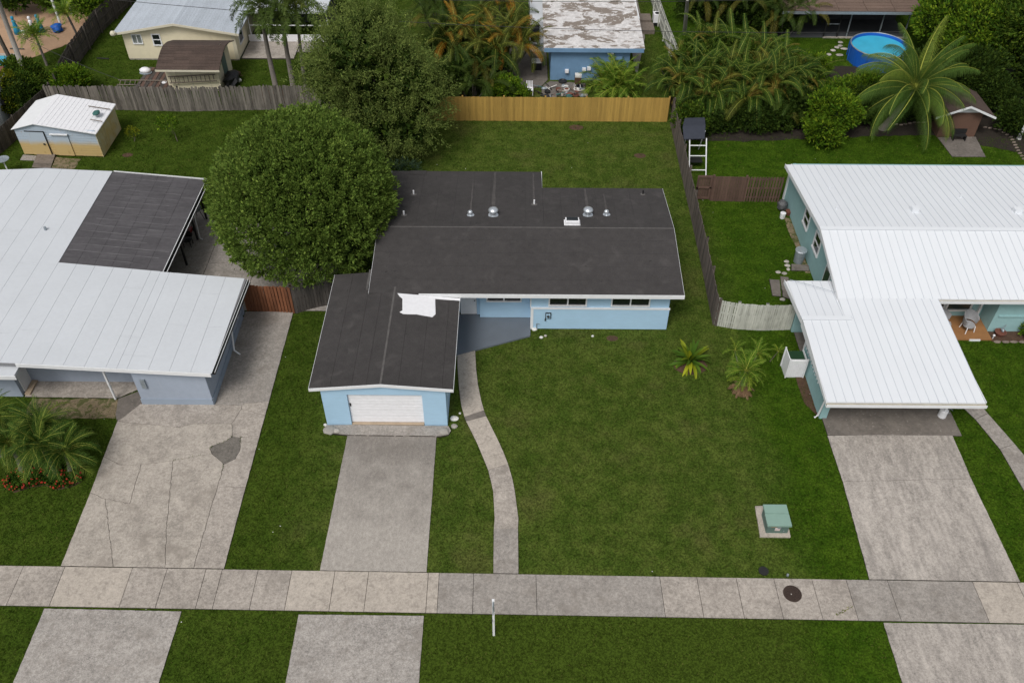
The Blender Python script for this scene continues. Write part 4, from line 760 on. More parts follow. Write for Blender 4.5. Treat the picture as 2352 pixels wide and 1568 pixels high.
# ================================================================ CREAM HOUSE (far left)
h = root('cream_house', (-24.8, 66, 0), 'cream gabled house with grey shingle roof at the back left', 'house')
yw = 62.3; m = MB(); ex0, ex1, ez, gz = -28.87, -20.6, 2.25, 2.95; gx = -24.75
m.add([(ex0, yw, .1), (ex1, yw, .1), (ex1, yw, ez), (gx, yw, gz), (ex0, yw, ez)], [(0, 1, 2, 3, 4)]); m.vwall(ex1, yw + .012, ex1, 85, .1, ez, .2); m.vwall(ex0, 85, ex0, yw + .012, .1, ez, .2); m.box(-20.8, yw + .01, ez - .3, -20.6, yw + .02, ez - .2)
build('wall', m, 'cream_wall', h); pbox('wall_base', (ex0 + .02, yw + .02, 0, ex1 - .02, 84, .1), 'concrete_grey', h); pbox('corner_trim', (-20.85, yw - .025, .1, -20.58, yw - .002, ez), 'cream_trim', h)
wall_window(h, (-28.154, 62.3, 1.974)[0], (-27.524, 62.3, 1.978)[0], yw, 1.32, 1.95, 2, gl='silver_glass', t=.06); wall_window(h, (-26.651, 62.3, 1.984)[0], (-26.139, 62.3, 1.988)[0], yw, 1.22, 1.98, 1, t=.08, rows=2)
wall_window(h, 63.2, 64.2, -20.6, .9, 1.9, 1, t=.08, along='y', sgn=1)
m = MB(); m.slab([(-29.35, 61.9, 2.22), (gx, 61.9, 3.0), (gx, 86, 3.0), (-29.35, 86, 2.22)], .1); m.slab([(gx, 61.9, 3.0), (-20.15, 61.9, 2.24), (-20.15, 86, 2.24), (gx, 86, 3.0)], .1); rf_ = build('roof', m, 'grey_shingle', h)
m = MB(); 
for xa, za, xb, zb_ in ((-29.38, 2.22, gx, 3.0), (gx, 3.0, -20.12, 2.24)): m.add([(xa, 61.84, za - .14), (xb, 61.84, zb_ - .14), (xb, 61.84, zb_ + .02), (xa, 61.84, za + .02), (xa, 61.89, za - .14), (xb, 61.89, zb_ - .14), (xb, 61.89, zb_ + .02), (xa, 61.89, za + .02)], [(0, 1, 2, 3), (7, 6, 5, 4), (3, 2, 6, 7), (0, 4, 5, 1), (0, 3, 7, 4), (1, 5, 6, 2)])
build('rake_trim', m, 'cream_trim', h)
for side, xa, za, xb, zb_ in ((0, gx, 3.0, -20.13, 2.24), (1, gx, 3.0, -29.37, 2.22)):
    nc = 22
    for i in range(nc):                          # shingle courses from ridge to eave
        t0, t1 = i / nc, (i + 1) / nc; me_n = 1
        for j in range(me_n):
            y0, y1 = 61.88, 75.6
            xA, xB = xa + (xb - xa) * t0, xa + (xb - xa) * t1; zA, zB = za + (zb_ - za) * t0, za + (zb_ - za) * t1
            build('shingle_course', MB().slab([(xA, y0, zA + .012), (xB, y0, zB + .022), (xB, y1, zB + .022), (xA, y1, zA + .012)], .02), 'grey_shingle', rf_)
build('lamp', MB().blob((-29.25, 61.75, 2.3), (.22, .22, .2), 8, 5, .1), 'cream_trim', h)
PAVED.append([(-28.9, 62.3), (-14.5, 62.3), (-14.5, 90), (-28.9, 90)])
h = root('screen_porch', (-17.5, 66, 0), 'white framed screen porch attached to the cream house behind the palm trunks', 'screen porch')
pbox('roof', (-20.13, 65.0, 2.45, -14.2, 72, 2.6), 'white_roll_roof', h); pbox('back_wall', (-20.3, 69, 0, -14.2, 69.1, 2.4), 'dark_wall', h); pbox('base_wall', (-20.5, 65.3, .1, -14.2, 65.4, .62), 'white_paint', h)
for x in (-20.3, -18.9, -17.8, -16.6, -14.3): build('frame_post', MB().box(x, 65.3, .6, x + .07, 65.36, 2.45), 'white_trim', h)
for z in (1.35, 2.36): build('frame_rail', MB().box(-20.3, 65.31, z, -14.2, 65.35, z + .07), 'white_trim', h)
# cream shed with brown roof, ladders and clutter
h = root('cream_shed', (-22.7, 58.8, 0), 'cream garden shed with curved dark brown shingle roof before the cream house', 'shed')
m = MB(); m.box(-24.5, 57.65, 0, -20.8, 57.75, 2.0); m.box(-20.9, 57.75, 0, -20.8, 60.9, 2.0); m.box(-24.5, 57.75, 0, -24.4, 60.9, 2.0); m.box(-24.4, 60.8, 0, -20.9, 60.9, 2.0)
m.add([(-20.8, 57.65, 2.0), (-20.8, 60.9, 2.0), (-20.8, 60.2, 2.45), (-20.8, 59.3, 2.7), (-20.8, 58.3, 2.45)], [(0, 1, 2, 3, 4)]); build('wall', m, 'cream_wall', h)
for x in (-23.8, -22.75, -21.5): pbox('batten', (x, 57.62, .1, x + .05, 57.648, 1.95), 'cream_trim', h)
pbox('door', (-20.798, 58.9, .1, -20.76, 59.8, 1.9), 'green_box_dark', h)
prof = [(56.75, 2.02), (57.6, 2.32), (58.5, 2.56), (59.25, 2.66), (60.1, 2.5), (61.2, 2.1)]
m = MB()
for (ya, za), (yb2, zb2) in zip(prof, prof[1:]): m.slab([(-24.75, ya, za), (-20.35, ya, za), (-20.35, yb2, zb2), (-24.75, yb2, zb2)], .06)
rf_ = build('roof', m, 'brown_shingle', h)
for (ya, za), (yb2, zb2) in zip(prof[:3], prof[1:4]):
    for k in range(3):
        t0, t1 = k / 3, (k + 1) / 3
        for j in range(4): xa = -24.76 + j * 1.105; build('shingle_course', MB().slab([(xa, ya + (yb2 - ya) * t0, za + (zb2 - za) * t0 + .03), (xa + 1.1, ya + (yb2 - ya) * t0, za + (zb2 - za) * t0 + .03), (xa + 1.1, ya + (yb2 - ya) * t1, za + (zb2 - za) * t1 + .01), (xa, ya + (yb2 - ya) * t1, za + (zb2 - za) * t1 + .01)], .02), 'brown_shingle', rf_)
pbox('fascia', (-24.78, 56.72, 1.9, -20.33, 56.75, 2.03), 'cream_trim', h)
def ladder(name, label, p0, p1, w_, rungs, mt, up=(0, 0, 1)):
    p0, p1 = Vector(p0), Vector(p1); u = (Vector(up) * w_); r = root(name, tuple(p0), label, 'ladder')
    for o_ in (Vector((0, 0, 0)), u): build('side_rail', MB().tube([p0 + o_, p1 + o_], .04, 5), mt, r)
    for i in range(rungs): q = p0 + (p1 - p0) * ((i + .5) / rungs); build('rung', MB().tube([q, q + u], .03, 5), mt, r)
    return r
ladder('wall_ladder', 'cream ladder hanging sideways on the cream shed wall', (-24.3, 57.42, .70), (-20.95, 57.42, .90), .48, 11, 'wood_beam')
ladder('ground_ladder', 'weathered ladder lying behind the grey board fence', (-28.285, 57.889, 0.3), (-24.666, 57.755, 0.35), .5, 10, 'wood_beam', (0, .8, .3))
r = root('lumber_platform', (-25.6, 58.8, 0), 'collapsed brown plank platform beside the cream shed', 'platform')
for i in range(9): x = -26.8 + i * .28; pl_ = build('plank', MB().box(x, 56.9, .35, x + .25, 60.2 + random.uniform(-.3, .2), .4), 'wood_brown' if i % 2 else 'wood_grey_dark', r); pl_.rotation_euler = (0, random.uniform(-.03, .03), random.uniform(-.05, .02))
tk = root('tub', (-26.2, 60.0, .4), 'grey-white plastic tub upside down on the plank platform', 'tub'); p = (-26.671, 59.449, 0.45)
build('shell', MB().blob((p[0], p[1], .62), (.42, .3, .22), 12, 5, .03), 'white_paint', tk, smooth=True); build('rim', MB().blob((p[0], p[1], .45), (.47, .34, .05), 12, 4, .02), 'galvanised', tk)
p = (-24.931, 58.025, 0.3); build('white_bucket', MB().lathe((p[0], p[1], .1), [(.14, 0), (.18, .35), (.15, .36)], 10), 'white_paint', label='white bucket at the left foot of the cream shed', cat='bucket')
p = (-20.314, 57.76, 0.0); build('black_tarp_heap', MB().blob((p[0] + .05, p[1] + .9, .45), (.55, .85, .5), 12, 6, .25), 'black_plastic', label='black tarpaulin heap against the right side of the cream shed', cat='tarpaulin')
p = (-19.951, 58.847, 0.0); build('scrap_bags', MB().blob((p[0], p[1], .2), (.3, .2, .18), 8, 5, .2), 'white_rock', label='white bag beside the black tarpaulin heap', cat='bag')
p = (-20.339, 59.763, 0.0); build('brown_barrow', MB().blob((p[0], p[1], .25), (.45, .35, .22), 8, 5, .2).tube([(p[0] - .2, p[1], .2), (p[0] + .7, p[1] - .5, .35)], .03, 5), 'mulch_brown', label='rusty brown wheelbarrow tray behind the white bag', cat='wheelbarrow')
p = (-30.871, 62.434, 0.0); build('black_pipe', MB().tube([(p[0] - .5, p[1], .05), (p[0] + .45, p[1] - .1, .05)], .05, 6), 'black_plastic', label='short black pipe lying on the grass of the cream house', cat='pipe')

# ================================================================ FAR BLUE HOUSE (behind yellow fence)
h = root('far_blue_house', (5.5, 63, 0), 'blue house with peeling white and grey flat roof behind the yellow fence', 'house')
m = MB(); m.box(2.65, 59.6, 0, 8.3, 59.8, 2.5); m.box(8.1, 59.8, 0, 8.3, 84, 2.5); m.box(2.65, 59.8, 0, 2.85, 84, 2.5); build('wall', m, 'far_blue_wall', h)
for x in (3.7, 4.75, 5.85, 6.9): pbox('panel_joint', (x, 59.585, .1, x + .025, 59.598, 2.4), 'far_blue_wall', h)
pbox('fascia', (2.15, 59.2, 2.32, 9.2, 59.26, 2.6), 'far_blue_wall', h)
m = MB(); m.slab([(2.1, 59.26, 2.62), (9.25, 59.26, 2.62), (9.3, 66.8, 2.95), (2.15, 66.8, 2.95)], .12); m.slab([(2.15, 66.8, 2.95), (9.3, 66.8, 2.95), (9.3, 86, 2.4), (2.15, 86, 2.4)], .12); build('roof', m, 'peeling_roof', h)
m = MB(); m.vwall(9.26, 63.5, 9.36, 86, 2.6, 2.95, .08); build('edge_trim', m, 'white_trim', h)
for q in ((3.829, 59.55, 0.738), (5.068, 59.55, 0.869), (5.417, 59.55, 0.952)): build('wall_box', MB().box(q[0] - .13, 59.4, q[2] - .1, q[0] + .13, 59.598, q[2] + .12), 'white_paint', h)
q = (7.144, 59.5, 1.71); build('meter_panel', MB().box(q[0] - .45, 59.45, q[2] - .25, q[0] - .05, 59.598, q[2] + .4), 'far_blue_wall', h); build('meter_pipe', MB().tube([(q[0], 59.5, .3), (q[0], 59.5, 2.4)], .05, 6), 'far_blue_wall', h); build('ac_bracket', MB().box(q[0] - .5, 59.35, q[2] + .42, q[0] - .05, 59.598, q[2] + .5), 'white_paint', h); build('meter_box', MB().box(q[0] + .15, 59.4, q[2] - .05, q[0] + .6, 59.598, q[2] + .2), 'far_blue_wall', h)
m = MB(); m.box(1.2, 64, 0, 2.6, 84, 2.4); build('side_annex', m, 'white_roll_roof', h); pbox('annex_window', (1.25, 63.9, 1.0, 1.9, 63.98, 2.2), 'glass', h)
PAVED.append([(1, 59.5), (9.3, 59.5), (9.3, 90), (1, 90)])
def simple(name, mb, m_, label, cat, **k): return build(name, mb, m_, label=label, cat=cat, **k)
p = (1.682, 61.299, 0.0); r = root('black_crate', p, 'black crate with white rim on the concrete left of the far blue house', 'crate')
build('body', MB().box(p[0] - .35, p[1] - .3, .02, p[0] + .35, p[1] + .3, .6), 'black_plastic', r); build('rim', MB().box(p[0] - .38, p[1] - .33, .6, p[0] + .38, p[1] + .33, .68), 'white_paint', r)
p = (1.129, 56.764, 0.2); r = root('white_chair', (p[0], p[1] + .6, 0), 'white plastic garden chair just behind the yellow fence', 'chair'); cx_, cy_ = p[0], p[1] + .7
build('seat', MB().box(cx_ - .25, cy_ - .25, .4, cx_ + .25, cy_ + .25, .44), 'white_paint', r)
for k in range(5): build('back_slat', MB().box(cx_ - .24 + k * .1, cy_ + .22, .46, cx_ - .18 + k * .1, cy_ + .25, .92), 'white_paint', r)
for a, b in ((-1, -1), (1, -1), (-1, 1), (1, 1)): build('leg', MB().box(cx_ + a * .22 - .025, cy_ + b * .22 - .025, 0, cx_ + a * .22 + .025, cy_ + b * .22 + .025, .4), 'white_paint', r)
p = (4.567, 58.318, 0.0); r = root('dark_statue_cart', p, 'dark red and white cooler on legs in the yard junk by the blue wall', 'cooler')
build('tub', MB().box(p[0] - .22, p[1] - .2, .45, p[0] + .22, p[1] + .2, .95), 'mulch_brown', r); build('lid', MB().box(p[0] - .2, p[1] - .18, .95, p[0] + .25, p[1] + .25, 1.1), 'white_rock', r)
for a, b in ((-1, -1), (1, -1), (-1, 1), (1, 1)): build('leg', MB().tube([(p[0] + a * .15, p[1] + b * .15, .45), (p[0] + a * .3, p[1] + b * .25, 0)], .025, 5), 'white_rock', r)
p = (3.647, 57.846, 0.0); r = root('junk_heap', p, 'heap of hoses, boards and pots between yellow fence and blue wall', 'junk heap')
for k in range(46):
    x = p[0] + random.uniform(-1.9, 1.7); y = p[1] + random.uniform(-.9, .7); mt = random.choice(['rock', 'wood_beam', 'dark_metal', 'galvanised', 'teal_cloth', 'clay_pot', 'white_rock', 'black_plastic', 'mulch_brown'])
    q = random.random()
    if q < .35: build('scrap_board', MB().tube([(x, y, .1), (x + random.uniform(-.7, .7), y + random.uniform(-.2, .2), .15 + random.random() * .2)], random.uniform(.02, .06), 5), mt, r)
    elif q < .7: build('scrap_lump', MB().blob((x, y, .12), (random.uniform(.08, .28), random.uniform(.08, .2), random.uniform(.06, .16)), 8, 5, .25), mt, r)
    else: build('scrap_ring', MB().lathe((x, y, .05), [(.1, 0), (.2, .02), (.22, .14), (.17, .15), (.12, .05)], 10), mt, r)
p = (3.548, 59.236, 0.0); simple('tyre', MB().lathe((p[0], p[1], .02), [(.15, 0), (.3, .02), (.32, .12), (.2, .16), (.14, .1)], 14), 'dark_metal', 'old tyre lying on the ground against the blue wall', 'tyre')
# right of the blue house
p = (11.477, 68.921, 0.0); r = root('air_conditioner', p, 'white air conditioner on a block beside the white diagonal fence', 'air conditioner')
build('casing', MB().box(p[0] - .35, p[1] - .3, .3, p[0] + .35, p[1] + .4, .95), 'white_paint', r); build('stand', MB().box(p[0] - .3, p[1] - .25, 0, p[0] + .3, p[1] + .35, .3), 'black_plastic', r); build('fan_grille', MB().lathe((p[0], p[1] + .05, .95), [(.24, 0), (.2, .02), (.02, .02)], 12), 'dark_metal', r)
simple('wood_pallet_stack', MB().box(9.9, 67.2, 0, 11.1, 68.6, .35).box(9.95, 68.7, 0, 11.0, 69.9, .5), 'wood_beam', 'brown wooden decking step at the right side of the far blue house', 'step')
fence('white_panel_fence', 'pale grey diagonal panel fence right of the far blue house', [(12.0, 61.0), (11.75, 66), (11.5, 74), (11.4, 80)], 1.7, 'white_slat', w_=.2, pitch=.205, side=1, jit=.002, tilt=.001)
r = root('wooden_post', (13.45, 66.5, 0), 'pale leaning wooden pole in front of the green clumps at the top', 'pole'); build('shaft', MB().tube([(13.48, 67.246, 0.0), (12.906, 64.887, 3.2), (12.655, 63.823, 4.2)], [.16, .13, .1], 8), 'post_concrete', r)
# far brown house with screened porch
h = root('brown_roof_house', (27, 70, 0), 'house with brown shingle roof and dark screened porch behind the round pool', 'house')
m = MB(); m.slab([(20.5, 65.9, 2.5), (31.2, 66.1, 2.5), (31.2, 74, 3.4), (20.5, 74, 3.4)], .15); m.slab([(20.5, 74, 3.4), (31.2, 74, 3.4), (31.2, 84, 2.5), (20.5, 84, 2.5)], .15); rf_ = build('roof', m, 'rust_brown_shingle', h)
for i in range(12):
    for j in range(5): xa = 20.5 + j * 2.14; y0, y1 = 65.9 + i * .42, 66.32 + i * .42; z0, z1 = 2.5 + i * .0467, 2.5467 + i * .0467; build('shingle_course', MB().slab([(xa, y0, z0 + .045), (xa + 2.1, y0, z0 + .045), (xa + 2.1, y1, z1 + .02), (xa, y1, z1 + .02)], .03), 'rust_brown_shingle', rf_)
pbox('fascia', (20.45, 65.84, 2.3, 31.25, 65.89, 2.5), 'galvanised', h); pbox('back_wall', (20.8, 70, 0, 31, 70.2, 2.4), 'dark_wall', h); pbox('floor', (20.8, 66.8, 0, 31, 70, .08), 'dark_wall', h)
for x in (24.3, 25.35, 26.1, 28.6, 30.6): build('screen_post', MB().box(x, 66.75, .05, x + .08, 66.83, 2.4), 'galvanised' if x > 26 else 'dark_metal', h)
for z in (1.1,): build('screen_rail', MB().box(24.3, 66.76, z, 25.4, 66.82, z + .06), 'galvanised', h)
pbox('base_rail', (24.3, 66.7, 0, 31, 66.84, .1), 'concrete', h)
PAVED.append([(20.5, 66.7), (31.5, 66.7), (31.5, 85), (20.5, 85)])
# round above-ground pool
pc = (27.35, 63.0); h = root('round_pool', (*pc, 0), 'round above-ground pool with deep blue wall and light blue liner', 'swimming pool')
build('pool_wall', MB().lathe((*pc, 0), [(2.05, 0), (2.1, 1.2), (2.12, 1.22), (2.04, 1.24), (2.0, .9)], 40, cap=False), 'pool_wall', h); build('liner', MB().lathe((*pc, .98), [(2.0, 0), (1.99, .06), (.05, .065)], 40), 'pool_liner', h, smooth=False)
build('top_rail', MB().tube([(pc[0] + 2.09 * cos(a * pi / 20), pc[1] + 2.09 * sin(a * pi / 20), 1.24) for a in range(41)], .045, 6), 'galvanised', h)
for k in range(14): a = 2 * pi * k / 14; build('upright', MB().tube([(pc[0] + 2.12 * cos(a), pc[1] + 2.12 * sin(a), 0), (pc[0] + 2.14 * cos(a), pc[1] + 2.14 * sin(a), 1.2)], .035, 5), 'pool_wall', h)
# brown shed right
h = root('brown_shed', (29.5, 53.0, 0), 'small brown shed with white gable trim under the coconut palm', 'shed')
m = MB(); m.box(28.25, 52.05, 0, 30.75, 52.15, 1.85); m.box(28.25, 52.15, 0, 28.35, 54.6, 1.85); m.box(30.65, 52.15, 0, 30.75, 54.6, 1.85); m.box(28.35, 54.5, 0, 30.65, 54.6, 1.85); build('wall', m, 'shed_stucco_brown', h)
m = MB(); m.add([(28.25, 52.0, 1.85), (30.75, 52.0, 1.85), (29.5, 52.0, 2.4)], [(0, 1, 2)]); build('gable', m, 'white_trim', h)
m = MB(); m.slab([(27.55, 51.6, 1.72), (29.5, 51.6, 2.5), (29.5, 54.9, 2.5), (27.55, 54.9, 1.72)], .07); m.slab([(29.5, 51.6, 2.5), (31.35, 51.6, 1.74), (31.35, 54.9, 1.74), (29.5, 54.9, 2.5)], .07); rf_ = build('roof', m, 'brown_shingle', h)
for side in (0, 1):
    for i in range(5):
        t0, t1 = i / 5, (i + 1) / 5; xe, ze = (27.54, 1.72) if side == 0 else (31.36, 1.74); xa, xb = 29.5 + (xe - 29.5) * t0, 29.5 + (xe - 29.5) * t1; za, zb2 = 2.5 + (ze - 2.5) * t0, 2.5 + (ze - 2.5) * t1
        build('shingle_course', MB().slab([(xa, 51.59, za + .012), (xb, 51.59, zb2 + .03), (xb, 54.92, zb2 + .03), (xa, 54.92, za + .012)], .02), 'brown_shingle', rf_)
m = MB()
for xa, za, xb, zb_ in ((27.5, 1.72, 29.5, 2.52), (29.5, 2.52, 31.4, 1.74)): m.add([(xa, 51.54, za - .12), (xb, 51.54, zb_ - .12), (xb, 51.54, zb_ + .02), (xa, 51.54, za + .02), (xa, 51.585, za - .12), (xb, 51.585, zb_ - .12), (xb, 51.585, zb_ + .02), (xa, 51.585, za + .02)], [(0, 1, 2, 3), (7, 6, 5, 4), (3, 2, 6, 7), (0, 4, 5, 1), (0, 3, 7, 4), (1, 5, 6, 2)])
build('rake_trim', m, 'white_trim', h); pbox('door', (28.8, 52.0, .08, 30.2, 52.045, 1.7), 'shed_stucco_brown', h)
PAVED.append([(28.2, 52), (30.8, 52), (30.8, 54.6), (28.2, 54.6)])
r = root('garden_bench', (29.5, 51.75, 0), 'low dark metal bench in front of the brown shed door', 'bench'); build('seat', MB().box(29.1, 51.45, .38, 29.95, 51.8, .42), 'dark_metal', r)
for x in (29.12, 29.9): build('leg', MB().box(x, 51.45, 0, x + .04, 51.8, .38), 'dark_metal', r)
build('backrest', MB().box(29.05, 51.83, .42, 30.0, 51.86, .75), 'dark_metal', r)

# ================================================================ SMALL OBJECTS
h = root('transformer_box', (10.95, 21.2, 0), 'green electrical transformer cabinet on a concrete pad in the front lawn', 'transformer')
build('pad', MB().slab(smoothpoly([(10.256, 20.606, 0.08), (11.506, 20.595, 0.08), (11.58, 22.2, .08), (10.343, 22.12, 0.08)], .008), .08), 'concrete_warm', h)
build('cabinet', MB().box(10.52, 20.78, .08, 11.40, 21.68, .66), 'green_box_dark', h); lid = build('lid', MB().box(10.47, 21.3, .64, 11.44, 21.74, .73).box(10.46, 20.7, .62, 11.45, 21.29, .71), 'green_box', h)
pbox('warning_label', (10.66, 20.765, .5, 10.88, 20.779, .6), 'orange_label', h); pbox('notice', (10.84, 20.755, .28, 11.05, 20.779, .45), 'pink_label', h); pbox('latch', (10.93, 20.73, .46, 11.06, 20.779, .56), 'galvanised', h); build('latch_knob', MB().blob((11.22, 20.76, .25), (.03, .02, .03), 6, 4, 0), 'galvanised', h)
PAVED.append([(10.25, 20.6), (11.6, 20.6), (11.6, 22.25), (10.3, 22.25)])
p = (11.009, 18.023, 0.05); r = root('manhole_cover', (p[0], p[1], .05), 'round brown iron manhole cover set in the pavement', 'manhole cover'); build('lid', MB().lathe((p[0], p[1], .04), [(.36, 0), (.36, .02), (.33, .022), (.02, .024)], 32), 'manhole_iron', r)
for k in range(8): a = k * pi / 4; build('rib', MB().box(p[0] + .2 * cos(a) - .03, p[1] + .2 * sin(a) - .03, .06, p[0] + .2 * cos(a) + .03, p[1] + .2 * sin(a) + .03, .07), 'manhole_iron', r)
build('pick_hole', MB().lathe((p[0] - .05, p[1] - .03, .064), [(.025, 0), (.02, .004)], 8), 'rock', r)
p = (10.091, 19.03, 0.0); r = root('water_meter_cover', p, 'small dark oval utility cover in the grass by the pavement', 'utility cover'); build('lid', MB().lathe((p[0], p[1], 0), [(.2, 0), (.2, .05), (.02, .055)], 16), 'dark_metal', r)
p = (11.004, 18.84, 0.0); simple('valve_cap', MB().lathe((p[0], p[1], 0), [(.05, 0), (.05, .1), (.03, .12)], 8), 'galvanised', 'tiny grey valve cap in the grass edge above the manhole cover', 'valve cap')
r = root('white_sign_post', (-.61, 16.25, 0), 'thin white post with edge-on street sign by the kerbside grass', 'sign post')
build('post', MB().box(-.65, 16.2, 0, -.57, 16.28, 2.5), 'white_trim', r); build('cap', MB().box(-.655, 16.195, 2.5, -.565, 16.285, 2.54), 'white_trim', r); build('sign_panel', MB().box(-.63, 16.0, 1.9, -.6, 16.19, 2.5), 'galvanised', r); build('bracket', MB().box(-.67, 16.05, 1.2, -.65, 16.24, 1.25), 'dark_metal', r)
# trash enclosure
h = root('bin_enclosure', (13.7, 30.1, 0), 'white plastic bin enclosure with dark green top beside the teal carport', 'bin enclosure')
m = MB(); m.vwall(13.29, 29.74, 14.12, 29.74, 0, 1.2, .04); m.vwall(13.25, 30.55, 13.27, 29.76, 0, 1.2, .04); m.vwall(14.1, 29.78, 14.1, 30.5, 0, 1.18, .03); build('panel', m, 'white_trim', h)
for k in range(9): x = 13.33 + k * .085; build('panel_slat', MB().box(x, 29.715, .06, x + .07, 29.738, 1.14), 'white_paint', h)
for x, y in ((13.25, 29.7), (14.1, 29.7), (13.22, 30.52)): build('corner_post', MB().box(x, y, 0, x + .06, y + .06, 1.26), 'white_trim', h)
build('green_top', MB().box(13.32, 29.8, 1.0, 14.08, 30.5, 1.06), 'green_lid', h)
# garbage can by the teal wall
p = (15.906, 38.681, 0.0); r = root('metal_bin', p, 'grey metal dustbin against the teal house side wall', 'dustbin'); build('body', MB().lathe((p[0] + .05, p[1], 0), [(.25, 0), (.3, .78), (.32, .8), (.3, .82)], 16), 'galvanised', r); build('lid', MB().lathe((p[0] + .05, p[1], .82), [(.33, 0), (.3, .05), (.05, .09)], 16), 'metal', r)
p = (16.081, 43.758, 0.3); simple('grey_bag', MB().blob((p[0], p[1] - .1, .32), (.3, .4, .34), 10, 6, .15), 'bag_grey', 'lumpy grey sack at the back corner of the teal house', 'sack')
p = (15.957, 43.013, 0.3); r = root('white_bucket', p, 'white lidded bucket next to the lumpy grey sack', 'bucket'); build('body', MB().lathe((p[0], p[1] - .2, 0), [(.14, 0), (.17, .36), (.02, .38)], 12), 'white_paint', r)
p = (16.34, 43.342, 0.2); simple('clay_pot', MB().lathe((p[0] + .05, p[1] - .2, 0), [(.14, 0), (.2, .28), (.14, .29)], 12), 'clay_pot', 'clay pot beside the white bucket at the teal wall', 'pot')
for i, (q, lb) in enumerate((((15.312, 38.675, 0.0), 'topmost of the round stones near the metal dustbin'), ((15.281, 38.319, 0.0), 'second round stone below the topmost near the dustbin'), ((15.253, 37.977, 0.0), 'smallest round stone left of the slab step'), ((14.649, 37.738, 0.0), 'brown round stone at the left of the stone pair'), ((14.963, 37.636, 0.0), 'pale round stone at the right of the stone pair'), ((14.394, 35.464, 0.0), 'tan round stone behind the white slat fence'))):
    simple('stepping_stone', MB().blob((q[0], q[1], .03), (.16 if i != 2 else .1, .13, .05), 10, 4, .1), 'rock', lb, 'stepping stone', group='round stones beside the teal house')
paving('stone_slab_step', [([(15.516, 38.461, 0.0), (16.513, 38.364, 0.0), (16.386, 37.83, 0.0), (15.385, 37.872, 0.0)], 'concrete_dark'), ([(14.019, 37.125, 0.0), (14.576, 37.079, 0.0), (14.371, 35.661, 0.0), (13.902, 35.755, 0.0)], 'concrete_dark'), ([(14.676, 37.392, 0.0), (15.123, 37.293, 0.0), (14.817, 35.468, 0.0), (14.436, 35.661, 0.0)], 'concrete_dark'), ([(14.9, 35.0, 0), (16.4, 35.0, 0), (16.4, 34.2, 0), (15.0, 34.2, 0)], 'concrete_grey')], z=.05, gap=.05, jit=.03)
# stones at the blue house
for i, (q, rr, mt, lb) in enumerate((((-2.64, 26.921, 0.0), .20, 'white_rock', 'larger round stepping stone between garage and curved path'), ((-2.627, 26.462, 0.0), .16, 'rock', 'smaller mossy stepping stone nearer the driveway'), ((-8.294, 26.109, 0.1), .30, 'post_concrete', 'large flat round stone at the left end of the garage apron'), ((-8.545, 26.484, 0.0), .09, 'white_rock', 'small white stone by the left garage corner'),
        ((-7.956, 26.075, 0.1), .16, 'rock', 'round stone beside the large flat stone on the apron'), ((-3.065, 26.082, 0.1), .24, 'post_concrete', 'round stone at the right end of the garage apron'), ((1.145, 33.008, 0.0), .15, 'white_rock', 'pile of white rock at the corner of the blue wall'), ((1.484, 32.396, 0.0), .10, 'white_rock', 'white ball shaped stone in the grass near the porch'), ((1.697, 32.515, 0.0), .08, 'rock', 'curved brown stone beside the white ball stone'), ((4.096, 32.511, 0.0), .07, 'white_rock', 'small white stone in the grass below the blue wall'), ((-2.401, 27.246, 0.0), .06, 'white_rock', 'tiny pebble above the stepping stones'))):
    simple('garden_stone', MB().blob((q[0], q[1], .04 + (.08 if 'apron' in lb else 0)), (rr, rr * .85, .05 + rr * .2), 10, 5, .12), mt, lb, 'stone')
# porch chairs
def wicker_chair(x, y, rz, label):
    r = root('wicker_chair', (x, y, .09), label, 'chair', 'wicker chairs on the orange porch')
    def T(px, py): return (x + px * cos(rz) - py * sin(rz), y + px * sin(rz) + py * cos(rz))
    sp = [T(.30 * cos(a), -.02 + .30 * sin(a)) for a in [k * pi / 6 for k in range(12)]]
    build('seat', MB().slab([(p_[0], p_[1], .48) for p_ in sp], .06), 'wicker_grey', r); vs, fs = [], []; N_ = 14
    for k in range(N_ + 1):
        a = -.15 * pi + (1.3 * pi) * k / N_; hgt = .75 + .32 * sin(max(0, min(pi, (a + .15 * pi) / 1.3)));
        for rr_, zz_ in ((.30, .46), (.37, hgt)): q_ = T(rr_ * cos(a), rr_ * sin(a)); vs.append((*q_, zz_ + .09)) 
        for rr_, zz_ in ((.33, .46), (.40, hgt)): q_ = T(rr_ * cos(a), rr_ * sin(a)); vs.append((*q_, zz_ + .09))
    for k in range(N_): b_ = k * 4; fs += [(b_, b_ + 4, b_ + 5, b_ + 1), (b_ + 2, b_ + 3, b_ + 7, b_ + 6), (b_ + 1, b_ + 5, b_ + 7, b_ + 3), (b_, b_ + 2, b_ + 6, b_ + 4)]
    build('backrest', MB().add(vs, fs), 'wicker_grey', r)
    for a, b in ((-.22, -.24), (.22, -.24), (-.2, .2), (.2, .2)): t0, t1 = T(a, b), T(a * 1.15, b * 1.2); build('leg', MB().tube([(*t0, .46), (*t1, .09)], .025, 6), 'white_paint', r)
    return r
wicker_chair(23.3, 33.15, .25, 'pale grey wicker chair by the corner of the orange porch'); wicker_chair(22.1, 33.2, 1.1, 'wicker chair half hidden by the carport roof edge')
p = (24.904, 32.837, 0.0); r = root('clay_planter', p, 'round clay planter in the bed under the teal wall', 'planter'); build('bowl', MB().lathe((p[0], p[1], 0), [(.18, 0), (.27, .22), (.29, .24), (.24, .25), (.2, .2)], 16), 'clay_pot', r)
for i in range(9):
    q = (24.6 + i * .42, 32.3, 0); simple('edging_stone', MB().blob((q[0], q[1], .04), (.19, .1, .06), 8, 4, .15), 'tile_edge', 'brown edging stones along the bed under the teal wall', 'edging stone', group='edging stones of the porch bed')
